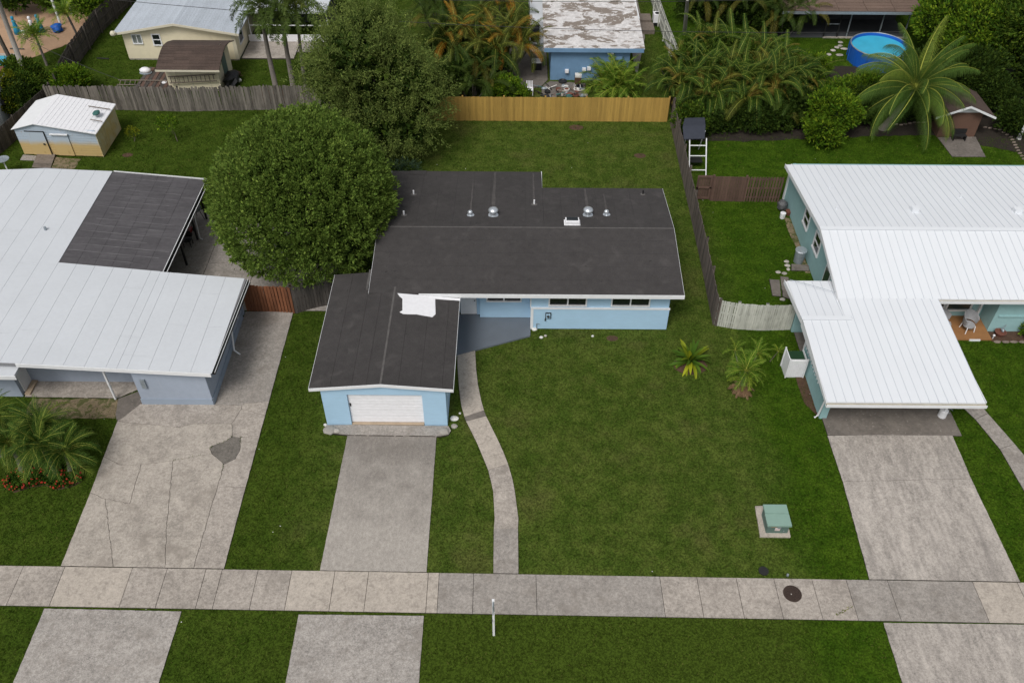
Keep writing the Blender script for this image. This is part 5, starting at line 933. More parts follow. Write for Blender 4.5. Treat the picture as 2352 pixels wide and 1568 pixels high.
simple('bird_statue', MB().blob((25.0, 32.9, .3), (.08, .14, .1), 8, 5, .1).tube([(25.0, 32.9, 0), (25.0, 32.9, .3)], .015, 5).tube([(25.0, 32.95, .35), (25.15, 33.0, .55)], .02, 5), 'galvanised', 'small grey metal bird ornament beside the clay planter', 'ornament')
simple('garden_light', MB().lathe((24.45, 32.55, 0), [(.02, 0), (.02, .2), (.06, .22), (.06, .27), (.01, .3)], 8), 'white_paint', 'small white garden light at the porch corner', 'garden light')
simple('rope_ring', MB().tube([(20.45 + .22 * cos(a * .6), 27.6 + .16 * sin(a * .6), .05) for a in range(9)], .02, 5), 'galvanised', 'loop of pale hose in the grass beside the carport post', 'hose')
# things under the grey carport
p = (-18.462, 42.247, 0.0); r = root('kettle_grill', p, 'blue grey kettle grill behind the carport posts', 'grill'); build('bowl', MB().lathe((p[0], p[1], .55), [(.05, 0), (.28, .14), (.33, .25), (.3, .3)], 16), 'galvanised', r); build('lid', MB().lathe((p[0], p[1], .85), [(.33, 0), (.28, .12), (.05, .2)], 16), 'galvanised', r, smooth=True)
for k in range(3): a = k * 2.1; build('leg', MB().tube([(p[0] + .2 * cos(a), p[1] + .2 * sin(a), .6), (p[0] + .35 * cos(a), p[1] + .35 * sin(a), .04)], .02, 5), 'dark_metal', r)
p = (-18.777, 40.883, 0.0); r = root('red_mower', p, 'red lawn mower under the dark carport roof', 'lawn mower'); build('deck', MB().box(p[0] - .3, p[1] - .25, .15, p[0] + .3, p[1] + .25, .35), 'red_paint', r); build('engine', MB().lathe((p[0], p[1], .35), [(.16, 0), (.14, .2), (.05, .22)], 10), 'dark_metal', r); build('handle', MB().tube([(p[0] - .25, p[1] + .2, .3), (p[0] - .3, p[1] + .8, .95), (p[0] + .2, p[1] + .85, .95), (p[0] + .25, p[1] + .2, .3)], .02, 5), 'dark_metal', r)
for a, b in ((-1, -1), (1, -1), (-1, 1), (1, 1)): build('wheel', MB().tube([(p[0] + a * .3, p[1] + b * .25, .14), (p[0] + a * .36, p[1] + b * .25, .14)], .11, 10), 'black_plastic', r)
p = (-18.371, 39.633, 0.0); r = root('black_chair', p, 'black metal chair between the carport posts', 'chair'); x, y = p[0], p[1] + .1
build('seat', MB().box(x - .22, y - .2, .42, x + .22, y + .22, .45), 'dark_metal', r); build('backrest', MB().box(x - .22, y + .2, .5, x + .22, y + .23, .9), 'dark_metal', r)
for a, b in ((-1, -1), (1, -1), (-1, 1), (1, 1)): build('leg', MB().box(x + a * .2 - .02, y + b * .19 - .02, .04, x + a * .2 + .02, y + b * .19 + .02, .42), 'dark_metal', r)
# play stand by the side fence
r = root('canopy_swing', (11.3, 49, 0), 'white tubular frame with dark navy canopy beside the side fence', 'swing')
build('canopy', MB().slab([(10.645, 48.513, 1.85), (11.962, 48.591, 1.85), (12.151, 49.74, 2.1), (10.69, 49.594, 2.1)], .05).slab([(10.69, 49.594, 2.1), (12.151, 49.74, 2.1), (12.309, 50.973, 1.95), (11.02, 50.89, 1.95)], .05), 'navy_canvas', r)
fx0, fx1, fy0, fy1 = 11.05, 12.1, 46.9, 49.4
for x in (fx0, fx1): build('frame_leg', MB().tube([(x, fy0 + .2, 0), (x, 48.7, 1.8)], .04, 6), 'white_trim', r); build('frame_leg', MB().tube([(x, fy1 + .9, 0), (x, 49.4, 1.9)], .04, 6), 'white_trim', r)
for y, z in ((47.4, .3), (48.0, .95), (48.4, 1.45)): build('crossbar', MB().tube([(fx0, y, z), (fx1, y, z)], .035, 6), 'white_trim', r)
build('seat', MB().box(fx0 + .15, 48.0, .45, fx1 - .15, 48.6, .52), 'dark_metal', r)
p = (17.596, 54.182, 0.0)
def statue(px, label, hgt=1.0, cross=False):
    r = root('garden_statue', px, label, 'statue'); x, y = px[0], px[1]
    build('pedestal', MB().lathe((x, y, 0), [(.16, 0), (.14, .12)], 10), 'white_rock', r); build('figure', MB().lathe((x, y, .12), [(.14, 0), (.11, hgt * .4), (.09, hgt * .55), (.12, hgt * .68), (.05, hgt * .76), (.08, hgt * .86), (.05, hgt * .96), (.01, hgt)], 12), 'white_paint', r, smooth=True)
    if cross: build('arms', MB().tube([(x - .28, y, .12 + hgt * .62), (x, y, .12 + hgt * .7), (x + .28, y, .12 + hgt * .62)], [.03, .06, .03], 6), 'white_paint', r)
statue((17.535, 54.214, 0.0), 'white statue with spread arms on the border of the palm hedge', .85, True); statue((33.666, 51.86, 0.0), 'white statue at the far right edge beside the lawn border', 1.0)
p = (15.72, 54.077, 0.0); r = root('orange_pot', p, 'orange pot at the foot of the palm hedge', 'pot'); build('pot', MB().lathe((p[0], p[1], 0), [(.15, 0), (.2, .25), (.22, .27), (.15, .28)], 12), 'orange_pot', r)
simple('hose_ring', MB().tube([((19.292, 54.286, 0.0)[0] + .55 * cos(a * pi / 10), (19.292, 54.286, 0.0)[1] + .4 * sin(a * pi / 10), .06) for a in range(21)], .035, 5), 'dark_metal', 'dark round border ring left of the bright bush', 'edging ring')
bd = root('lawn_border', (20, 51.5, 0), 'wavy scalloped stone border along the back of the right lawn', 'border edging')
pts_ = [(15.303, 53.99, 0.0), (16.97, 53.979, 0.0), (18.668, 54.115, 0.0), (19.952, 53.889, 0.0), (22.795, 53.926, 0.0), (23.868, 54.183, 0.0), (25.26, 54.364, 0.0), (25.71, 53.641, 0.0), (26.328, 53.489, 0.0), (27.348, 53.824, 0.0), (28.268, 53.836, 0.0)]; pts2 = [(31.957, 53.243, 0.0), (32.829, 52.938, 0.0), (33.197, 52.007, 0.0), (33.008, 50.344, 0.0), (32.945, 49.034, 0.0)]
for P_ in (pts_, pts2):
    for a, b in zip(P_, P_[1:]):
        d = hypot(b[0] - a[0], b[1] - a[1]); n_ = max(1, int(d / .3))
        for i in range(n_): t = i / n_; build('edging_tile', MB().blob((a[0] + (b[0] - a[0]) * t, a[1] + (b[1] - a[1]) * t, .05), (.15, .06, .08), 6, 4, .1), 'tile_edge', bd)
# stepping stones by the round pool
PS = [(25.496, 65.939, 0.0), (25.322, 65.349, 0.0), (24.985, 65.073, 0.0), (24.567, 64.551, 0.0), (24.08, 63.852, 0.0), (23.49, 63.24, 0.0), (24.841, 63.802, 0.0), (25.507, 64.833, 0.0)]
PL = ['farthest white stepping stone left of the round pool', 'second farthest stepping stone by the round pool', 'third stepping stone from the far end by the round pool', 'stepping stone in the middle of the curved row', 'stepping stone near the lower end of the curved row', 'last stepping stone next to the bright bush', 'elongated white stone beside the curved row', 'largest round white stone close to the pool wall']
for q, lb in zip(PS, PL): big = 'largest' in lb or 'elong' in lb; simple('stepping_stone', MB().blob((q[0], q[1], .04), (.30 if big else .2, .2, .05), 9, 4, .15), 'rock', lb, 'stepping stone', group='white stepping stones by the round pool')
# wire table far right
p = (33.554, 55.215, 0.0); r = root('wire_table', p, 'white wire garden table set right of the brown shed', 'table'); build('top', MB().tube([(p[0] + .5 * cos(a * pi / 8), p[1] + .5 * sin(a * pi / 8), .7) for a in range(17)], .02, 5), 'galvanised', r)
for k in range(3): a = k * 2.1; build('leg', MB().tube([(p[0] + .4 * cos(a), p[1] + .4 * sin(a), .7), (p[0] + .3 * cos(a), p[1] + .3 * sin(a), 0)], .02, 5), 'galvanised', r)
for k in range(5): build('mesh_wire', MB().tube([(p[0] - .45 + k * .22, p[1] - .3, .7), (p[0] - .45 + k * .22, p[1] + .3, .7)], .012, 4), 'galvanised', r)
# top right roof piece
r = root('lean_to_roof', (35, 66, 0), 'rusty brown lean-to roof with white edge among the trees at top right', 'lean-to'); build('roof', MB().slab([(33.801, 66.087, 2.4), (34.428, 64.116, 2.0), (35.646, 65.595, 2.2), (35.142, 66.636, 2.6)], .1), 'rust_brown_shingle', r); build('edge_trim', MB().tube([(33.695, 65.971, 2.45), (34.375, 63.902, 2.05)], .06, 4), 'white_trim', r); build('post', MB().tube([(34.435, 64.012, 2.0), ((34.435, 64.012, 2.0)[0], (34.435, 64.012, 2.0)[1], 0)], .05, 5), 'wood_beam', r)
# top left yard
r = root('thatched_shelter', (-36.5, 71, 0), 'brown and teal covered shelter on white posts at the top left', 'shelter'); build('roof', MB().slab([(-40.5, 69.6, 3.0), (-33.5, 69.9, 3.0), (-33.5, 76, 3.2), (-40.5, 76, 3.2)], .12), 'teal_cloth', r); build('back_wall', MB().box(-39, 72.5, 0, -33, 72.7, 2.6), 'rust_brown_shingle', r)
for q, a in (((-36.19, 68.088, 0.0), (-35.066, 65.902, 3.0)), ((-36.058, 70.139, 0.0), (-34.495, 66.861, 2.6))): build('post', MB().tube([q, (q[0], q[1], 3.0)], .1, 8), 'white_trim', r)
def cone_fig(q, mt, label, hgt=1.35): r = root('lawn_figure', q, label, 'garden ornament'); build('body', MB().lathe((q[0], q[1], 0), [(.28, 0), (.2, hgt * .4), (.12, hgt * .7), (.16, hgt * .78), (.05, hgt * .86)], 12), mt, r, smooth=True); build('head', MB().blob((q[0], q[1], hgt * .95), (.13, .13, .15), 8, 6, .03), mt, r, smooth=True)
cone_fig((-38.959, 66.51, 0.0), 'cyan_paint', 'tall bright blue garden figure at the left of the tan patio'); cone_fig((-37.672, 66.529, 0.0), 'white_paint', 'tall white garden figure between two blue ones'); cone_fig((-37.225, 66.861, 0.0), 'cyan_paint', 'bright blue garden figure right of the white one')
q = (-38.565, 66.58, 0.15); simple('white_ball', MB().blob((q[0], q[1], .16), (.16, .16, .16), 10, 6, .02), 'white_paint', 'white ball on the tan patio between garden figures', 'ball', smooth=True)
q = (-35.996, 66.663, 0.0); simple('blue_tarp', MB().blob((q[0], q[1] + .3, .3), (.45, .5, .35), 10, 6, .25), 'blue_tarp', 'crumpled bright blue tarpaulin beside the white shelter post', 'tarpaulin')
q = (-37.62, 65.674, 0.0); r = root('bicycle', q, 'white bicycle leaning on the tan patio', 'bicycle')
for dx_ in (-.45, .45): build('wheel', MB().tube([(q[0] + dx_ + .3 * cos(a * pi / 8), q[1] + dx_ * .3, .33 + .3 * sin(a * pi / 8)) for a in range(17)], .025, 4), 'dark_metal', r)
build('frame', MB().tube([(q[0] - .45, q[1] - .13, .33), (q[0] - .1, q[1], .75), (q[0] + .3, q[1] + .1, .75), (q[0] + .45, q[1] + .13, .33), (q[0], q[1], .3), (q[0] - .1, q[1], .75)], .025, 5), 'white_paint', r); build('handlebar', MB().tube([(q[0] + .3, q[1] - .15, .95), (q[0] + .3, q[1] + .1, .78), (q[0] + .3, q[1] + .35, .95)], .02, 5), 'dark_metal', r); build('saddle', MB().blob((q[0] - .15, q[1], .85), (.12, .06, .04), 8, 4, 0), 'black_plastic', r)
q = (-37.66, 63.757, 0.1); simple('patio_bar', MB().tube([(q[0] - .8, q[1] + .05, .1), (q[0] + .3, q[1], .1)], .05, 5), 'dark_metal', 'dark pipe lying on the tan patio above the pool', 'pipe')
# pale outbuilding at left edge
h = root('pale_outbuilding', (-36, 51, 0), 'pale grey outbuilding cut by the left edge of the picture', 'outbuilding'); m = MB(); m.vwall(-34.6, 56, -33.95, 50.2, 0, 2.3, -.2); m.vwall(-34.0, 50.2, -40, 50.0, 0, 2.3, -.2); build('wall', m, 'white_roll_roof', h); build('roof', MB().slab([(-34.3, 49.8, 2.45), (-40, 49.6, 2.45), (-40, 56.2, 2.5), (-34.8, 56.2, 2.5)], .12), 'clay_pot', h); build('door', MB().vwall(-34.16, 52.6, -34.05, 51.5, .1, 1.9, .03), 'white_trim', h); pbox('wall_lamp', (-34.2, 53.3, 1.2, -34.0, 53.5, 1.5), 'dark_metal', h)
q = (-31.586, 46.92, 0.8); r = root('satellite_dish', (q[0], q[1], 0), 'dark grey satellite dish at the left edge above the pale roof', 'satellite dish'); build('dish', MB().lathe((q[0], q[1], .95), [(.02, 0), (.28, .05), (.42, .12), (.4, .13), (.25, .08)], 18), 'galvanised', r); build('mast', MB().tube([(q[0], q[1], .95), (q[0] + .1, q[1] - .1, .5), (q[0] + .1, q[1] - .1, 0)], .04, 6), 'white_paint', r)
# utility pole trunks and overhead wires
r = root('utility_pole', (-34.668, 58.01, 0.0), 'tall leaning grey concrete pole in the bushes at the left', 'utility pole'); q = (-34.668, 58.01, 0.0); build('shaft', MB().tube([(q[0], q[1], 0), (q[0] + .35, q[1] - .1, 8.5)], [.2, .13], 10), 'post_concrete', r, smooth=True)
for i, (a, b, lb) in enumerate((((-34.3, 57.9, 8.0), (26, 60.5, 6.0), 'upper overhead wire crossing in front of the far blue house'), ((-34.3, 57.9, 7.2), (26, 57.0, 5.0), 'lower overhead wire crossing in front of the far blue house'), ((-34.3, 57.9, 4.2), (-25.4, 54.9, 1.8), 'thin slack wire from the utility pole down to the grey fence'))):
    pts = [(a[0] + (b[0] - a[0]) * t / 12, a[1] + (b[1] - a[1]) * t / 12, a[2] + (b[2] - a[2]) * t / 12 - (1.0 if i < 2 else .3) * 4 * (t / 12) * (1 - t / 12)) for t in range(13)]
    simple('overhead_wire', MB().tube(pts, .018, 4), 'wire_black', lb, 'wire')

# ================================================================ VEGETATION
def mesh_np(name, V, F, mats, mi=None):
    """V (n,3), F (m,k) all faces with k corners"""
    me = bpy.data.meshes.new(name); m, k = F.shape
    me.vertices.add(len(V)); me.vertices.foreach_set('co', V.astype(np.float32).ravel())
    me.loops.add(m * k); me.loops.foreach_set('vertex_index', F.astype(np.int32).ravel())
    me.polygons.add(m); me.polygons.foreach_set('loop_start', np.arange(0, m * k, k, dtype=np.int32)); me.polygons.foreach_set('loop_total', np.full(m, k, dtype=np.int32))
    for q in mats: me.materials.append(M_[q])
    if mi is not None: me.polygons.foreach_set('material_index', mi.astype(np.int32))
    me.update(calc_edges=True); return me
def norm(a): return a / np.maximum(np.linalg.norm(a, axis=1, keepdims=True), 1e-9)
def leaf_quads(p, d, ln, wd):
    """diamond leaves at p along d"""
    r_ = norm(np.cross(d, rng.normal(size=d.shape))); n = len(p)
    b = p; m = p + d * (ln * .5)[:, None]; t = p + d * ln[:, None]; w_ = r_ * (wd * .5)[:, None]
    V = np.stack([b, m - w_, t, m + w_], 1).reshape(-1, 3); return V, np.arange(n * 4).reshape(n, 4)
def fib(n, g):
    i = np.arange(n) + .5; z = 1 - 2 * i / n; a = i * 2.399963; r = np.sqrt(1 - z * z); return norm(np.stack([r * np.cos(a), r * np.sin(a), z], 1) + g.normal(size=(n, 3)) * .02)
def crown_cloud(ells, clumps, per, crad, ln, wd, bump=.10, low=-.55, up=.35, inner=.35, seed=0, twig=False):
    g = np.random.default_rng(seed); ws = np.array([(e[3] * e[4] + e[4] * e[5] + e[3] * e[5]) for e in ells]); ws = ws / ws.sum(); P0 = []; N0 = []
    for e, w_ in zip(ells, ws):
        n = int(clumps * w_); d = norm(g.normal(size=(n * 2, 3))) if len(ells) > 1 else fib(n * 4 // 3, g); d = d[d[:, 2] > low][:n]; c = np.array(e[:3]); r = np.array(e[3:6])
        ph = g.uniform(0, 6, 3); bm = 1 + bump * (np.sin(d[:, 0] * 7 + ph[0]) * np.sin(d[:, 1] * 8 + ph[1]) + .6 * np.sin(d[:, 2] * 13 + d[:, 0] * 11 + ph[2])) + g.normal(size=len(d)) * bump * .35
        depth = np.where(g.random(len(d)) < inner, g.uniform(.72, .93, len(d)), 1.0); p = c + d * r * (bm * depth)[:, None]; N0.append(norm(d / r)); P0.append(p)
    P0 = np.concatenate(P0); N0 = np.concatenate(N0)
    keep = np.ones(len(P0), bool)
    for e in ells:                                 # drop clumps buried in a neighbour
        q = (P0 - np.array(e[:3])) / (np.array(e[3:6]) * .70); keep &= (q ** 2).sum(1) > 1
    keep &= P0[:, 2] > .12; P0, N0 = P0[keep], N0[keep]; n = len(P0)
    cr = crad * g.uniform(.6, 1.35, n); ax_ = norm(N0 + g.normal(size=N0.shape) * (.45 if twig else .25) + np.array([0, 0, up]))     # every clump grows along its own axis
    t = g.uniform(-.5, 1.0, (n, per, 1)); lat = g.normal(size=(n, per, 3)) * (.15 if twig else .27 * np.clip(1.15 - t, .15, 1.2))
    off = ax_[:, None, :] * t * (1.7 if twig else 1.0) + lat; p = P0[:, None, :] + off * cr[:, None, None]
    d = norm((lat * (3.0 if twig else 1.3) + ax_[:, None, :] * .8 + g.normal(size=(n, per, 3)) * .3).reshape(-1, 3)); p = p.reshape(-1, 3); k = len(p)
    return leaf_quads(p, d, ln * g.uniform(.6, 1.3, k), wd * g.uniform(.7, 1.2, k))
def core_mesh(ells, parent, mt):                   # dense inner foliage, leaf colour kept dark to paint shade into crown gaps
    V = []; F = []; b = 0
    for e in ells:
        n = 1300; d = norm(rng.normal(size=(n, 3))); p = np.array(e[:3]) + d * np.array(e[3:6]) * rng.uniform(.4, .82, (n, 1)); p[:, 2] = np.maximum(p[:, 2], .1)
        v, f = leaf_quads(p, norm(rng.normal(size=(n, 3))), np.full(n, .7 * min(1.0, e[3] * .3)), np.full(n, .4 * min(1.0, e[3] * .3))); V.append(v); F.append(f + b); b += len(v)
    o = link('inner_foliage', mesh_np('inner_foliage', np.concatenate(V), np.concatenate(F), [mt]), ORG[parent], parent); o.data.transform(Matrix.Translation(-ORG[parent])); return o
def lobes(ells, seed):
    g = np.random.default_rng(900 + seed); out = []
    for x, y, z, a, b, c in ells:
        out.append((x, y, z, a * .80, b * .80, c * .84))
        for k in range(5):
            an = 2 * pi * (k + g.random()) / 5; zz_ = g.uniform(-.35, .55); f_ = g.uniform(.36, .5); out.append((x + a * .55 * cos(an) * (1 - abs(zz_) * .4), y + b * .55 * sin(an) * (1 - abs(zz_) * .4), max(.3, z + c * zz_), a * f_, b * f_, c * f_))
    return out
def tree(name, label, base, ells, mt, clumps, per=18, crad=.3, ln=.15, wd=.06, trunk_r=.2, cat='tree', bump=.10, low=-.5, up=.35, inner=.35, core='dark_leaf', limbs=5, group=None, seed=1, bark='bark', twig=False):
    if name not in ('round_tree', 'sapling'): ells = lobes(ells, seed); clumps = int(clumps * (1.0 if twig else 1.35)); inner = .2
    r = root(name, (base[0], base[1], 0), label, cat, group); mn = max(ells, key=lambda e: e[3] * e[5]); top = Vector((mn[0], mn[1], mn[2] - mn[5] * .25))
    b0 = Vector((base[0], base[1], -.05)); mid = b0.lerp(top, .5) + Vector((.1, .05, 0))
    build('trunk', MB().tube([b0, mid, top], [trunk_r, trunk_r * .75, trunk_r * .5], 8), bark, r, smooth=True)
    for k in range(limbs):
        e = ells[k % len(ells)]; a = 2.4 * k + seed; s = b0.lerp(top, .45 + .08 * (k % 3)); t_ = Vector((e[0] + e[3] * .5 * cos(a), e[1] + e[4] * .5 * sin(a), e[2] + e[5] * (.1 + .1 * (k % 3)))); mdl = s.lerp(t_, .5) + Vector((0, 0, -.2))
        build('limb', MB().tube([s, mdl, t_], [trunk_r * .5, trunk_r * .35, trunk_r * .12], 6), bark, r)
    V, F = crown_cloud(ells, clumps, per, crad, ln, wd, bump, low, up, inner, seed, twig)
    o = link('crown', mesh_np('crown', V - np.array(ORG[r]), F, [mt]), ORG[r], r)
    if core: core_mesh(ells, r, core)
    return r
# round clipped tree in front of the black roof
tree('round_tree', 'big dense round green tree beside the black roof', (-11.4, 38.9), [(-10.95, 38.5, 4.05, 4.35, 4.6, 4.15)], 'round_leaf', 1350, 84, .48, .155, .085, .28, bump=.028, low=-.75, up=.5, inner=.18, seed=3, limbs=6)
# loose oak-like tree behind it
tree('oak_tree', 'large loose tree with drooping twigs behind the round tree', (-8.6, 50.4), [(-8.8, 50.3, 5.2, 3.7, 3.4, 3.2), (-6.6, 50.2, 4.0, 2.8, 2.7, 2.7), (-10.5, 50.6, 4.4, 2.9, 2.8, 2.8), (-8.2, 49.0, 2.8, 3.3, 2.9, 2.5), (-9.2, 51.4, 7.0, 2.6, 2.5, 1.9)], 'oak_leaf', 1900, 78, .58, .17, .05, .3, bump=.15, low=-.8, up=.35, inner=.45, seed=5, limbs=8, twig=True)
tree('teal_shrub', 'bluish green straggly shrub at the foot of the loose tree', (-6.9, 46.0), [(-7.1, 45.9, .7, 1.5, 1.0, .9), (-8.3, 46.1, .6, .9, .8, .7)], 'teal_leaf', 220, 14, .3, .26, .04, .05, cat='shrub', up=.4, limbs=2, seed=6)
TL = [
 ('dark_tree', 'dark leafy tree at the top edge left of the orange palms', (-7.5, 76), [(-7.5, 76, 5.0, 5, 3.5, 3.8)], 'hedge_leaf', 900),
 ('dark_tree', 'dark tree at the top edge straight behind the loose tree', (-13.5, 77), [(-13.5, 77, 5.0, 4, 3.5, 3.8)], 'oak_leaf', 700),
 ('dark_tree', 'wide dark tree in the top right corner', (39.5, 70), [(39, 70, 4.5, 5, 4.5, 4.0), (36, 74, 5.0, 5, 4, 3.5)], 'dark_leaf', 1100),
 ('dark_tree', 'dark green tree at the right edge beyond the brown shed', (36.8, 60.5), [(36.6, 60.0, 3.2, 3.6, 3.2, 3.0)], 'hedge_leaf', 900),
 ('dark_tree', 'lower dark tree at the right edge over the white statue', (36.5, 55.3), [(36.6, 55.5, 2.6, 2.3, 2.2, 2.6)], 'dark_leaf', 520),
 ('dark_tree', 'bushy tree between the coconut palm and the lean-to roof', (33.6, 64.5), [(33.6, 61.2, 2.6, 2.4, 2.4, 2.2), (32.0, 64.0, 2.8, 2.0, 2, 2.2)], 'bright_leaf', 800),
 ('dark_tree', 'dark tree right of the brown roof house', (33.0, 72.5), [(33.6, 72.5, 3.8, 3.2, 3.6, 3.4)], 'hedge_leaf', 800),
 ('dark_tree', 'dark foliage filling the gap behind the brown shed', (31.5, 57.5), [(31.6, 57.0, 1.8, 2.6, 1.8, 2.0), (28.6, 57.3, 1.6, 2.4, 1.6, 1.8)], 'dark_leaf', 800),
]
for i, (nm, lb, bs, el, mt, n_) in enumerate(TL): tree(nm, lb, bs, el, mt, n_, 16, .5, .30, .12, .2, bump=.12, low=-.6, seed=20 + i, limbs=4)
SH = [
 ('hedge_shrub', 'bright green round bush on the border in the right lawn', (21.0, 51.6), [(20.85, 51.9, 1.7, 1.75, 1.3, 1.75), (20.3, 50.9, 1.0, 1.2, .9, 1.05)], 'bright_leaf', 900),
 ('hedge_shrub', 'leafy bush between the bright bush and the round pool', (23.0, 57.5), [(22.6, 55.6, 1.0, 2.0, 1.3, 1.2), (25.2, 57.6, .8, 1.8, 1.2, .9)], 'bright_leaf', 700),
 ('hedge_shrub', 'dark hedge mass behind the coconut palm trunk', (24.5, 54.6), [(24.0, 54.2, 1.0, 2.4, 1.3, 1.3), (27.4, 54.6, 1.0, 1.6, 1.2, 1.2)], 'dark_leaf', 800),
 ('hedge_shrub', 'dark undergrowth below the green palm hedge', (15, 53.8), [(13.0, 52.9, .8, 2.4, 1.1, 1.2), (16.6, 52.9, .8, 2.4, 1.1, 1.2), (19.0, 53.6, 1.1, 2.0, 1.3, 1.4)], 'dark_leaf', 900),
 ('hedge_shrub', 'dark leafy core of the palm hedge between its stems', (15.5, 56.4), [(13.0, 56.3, 1.5, 2.3, 1.6, 1.6), (16.4, 56.3, 1.5, 2.4, 1.6, 1.6), (19.4, 57.2, 1.2, 1.8, 1.5, 1.3), (14.8, 59.2, 1.8, 3.4, 1.6, 1.8), (12.6, 57.6, 1.8, 2.2, 1.6, 1.7)], 'hedge_leaf', 1800),
 ('hedge_shrub', 'dark shrubbery filling the ground under the orange palm clumps', (-2.5, 58.8), [(-4.6, 57.2, 1.3, 2.0, 1.2, 1.4), (-2.0, 58.6, 1.4, 2.0, 1.5, 1.5), (-4.4, 61.0, 1.6, 2.4, 1.5, 1.7)], 'dark_leaf', 1100),
 ('hedge_shrub', 'dark shrub bank under the palms at the top edge left of the brown roof', (17.5, 69.5), [(15.0, 69.6, 1.5, 2.4, 1.5, 1.7), (18.2, 69.2, 1.5, 2.6, 1.5, 1.7), (20.6, 67.4, 1.1, 1.8, 1.2, 1.3)], 'dark_leaf', 1100),
 ('hedge_shrub', 'light green shrub between the palm hedge and the stepping stones', (21.6, 59.8), [(21.4, 59.6, .9, 1.3, 1.1, 1.1)], 'bright_leaf', 420),
 ('hedge_shrub', 'dark hedge behind the brown shed and wire table', (32.6, 54.9), [(32.6, 55.2, 1.2, 1.6, 1.2, 1.5), (33.4, 52.6, .9, 1.2, 1.0, 1.1)], 'dark_leaf', 620),
 ('hedge_shrub', 'rounded dark bush around the utility pole', (-36.0, 57.6), [(-34.9, 57.7, 1.0, 1.6, 1.5, 1.1), (-34.0, 55.9, 1.0, 1.2, 1.1, 1.1)], 'hedge_leaf', 800),
 ('hedge_shrub', 'yellow green bush at the left edge below the pool', (-36.2, 54.4), [(-34.9, 54.9, 1.2, 1.3, 1.1, 1.3), (-34.0, 54.0, .9, .7, .6, .7)], 'yellow_leaf', 420),
 ('hedge_shrub', 'lime green shrub where the two grey fences meet', (-31.2, 57.0), [(-31.15, 57.2, .9, 1.25, 1.2, 1.1)], 'bright_leaf', 380),
 ('hedge_shrub', 'small dark shrub right of the yellow green bush', (-33.6, 54.4), [(-33.6, 54.3, 1.0, 1.1, .9, 1.0)], 'dark_leaf', 300),
 ('hedge_shrub', 'green shrubbery along the top edge over the diagonal fence', (-33.6, 69.3), [(-33.7, 69.0, 1.5, 1.5, 2.2, 1.4)], 'bright_leaf', 420),
 ('hedge_shrub', 'dark greenery behind the blue garden figures', (-40.5, 69.8), [(-40.5, 70.2, 1.8, 2.4, 1.8, 2.0), (-37.6, 70.4, 1.4, 1.3, 1.1, 1.6)], 'hedge_leaf', 700),
 ('hedge_shrub', 'low bright shrub behind the left end of the yellow fence', (-.2, 56.5), [(-.4, 56.3, .8, 1.4, .9, .8)], 'bright_leaf', 260),
 ('hedge_shrub', 'round young shrub in the bed under the teal wall', (26.35, 32.75), [(26.3, 32.75, .42, .42, .36, .45)], 'bright_leaf', 110),
 ('hedge_shrub', 'drooping green plant at the far end of the side fence', (11.6, 52.0), [(11.7, 52.0, 1.3, 1.2, .8, 1.0)], 'hedge_leaf', 260),
]
for i, (nm, lb, bs, el, mt, n_) in enumerate(SH):
    sm2 = el[0][3] < .6; tree(nm, lb, bs, el, mt, n_, 14, .12 if sm2 else .28, .13 if sm2 else .2, .05 if sm2 else .09, .05, cat='shrub', bump=.12, seed=50 + i, limbs=2, group=None)
for i, (bs, el, lb) in enumerate((((-24.15, 45.6), [(-24.0, 45.9, 1.05, .42, .4, .45)], 'young citrus sapling with a bushy top in the left back lawn'), ((-27.25, 46.0), [(-27.25, 46.1, .4, .25, .22, .22)], 'smallest leafy seedling left of the taller sapling'))):
    q = [(-22.103, 50.849, 0.0), (-24.943, 50.813, 0.0)][i]; e = el[0]; dx_, dy_ = q[0] - bs[0], q[1] - bs[1]
    ee = [(q[0] - (.35 if i == 0 else 0), q[1] + .1, e[2] + .25, e[3] + .12, e[4], e[5])]
    tree('sapling', lb, (q[0], q[1]), ee, 'yellow_leaf' if i else 'bright_leaf', 60 if i == 0 else 22, 9, .12, .16, .07, .03, seed=90 + i, core=None, limbs=1)

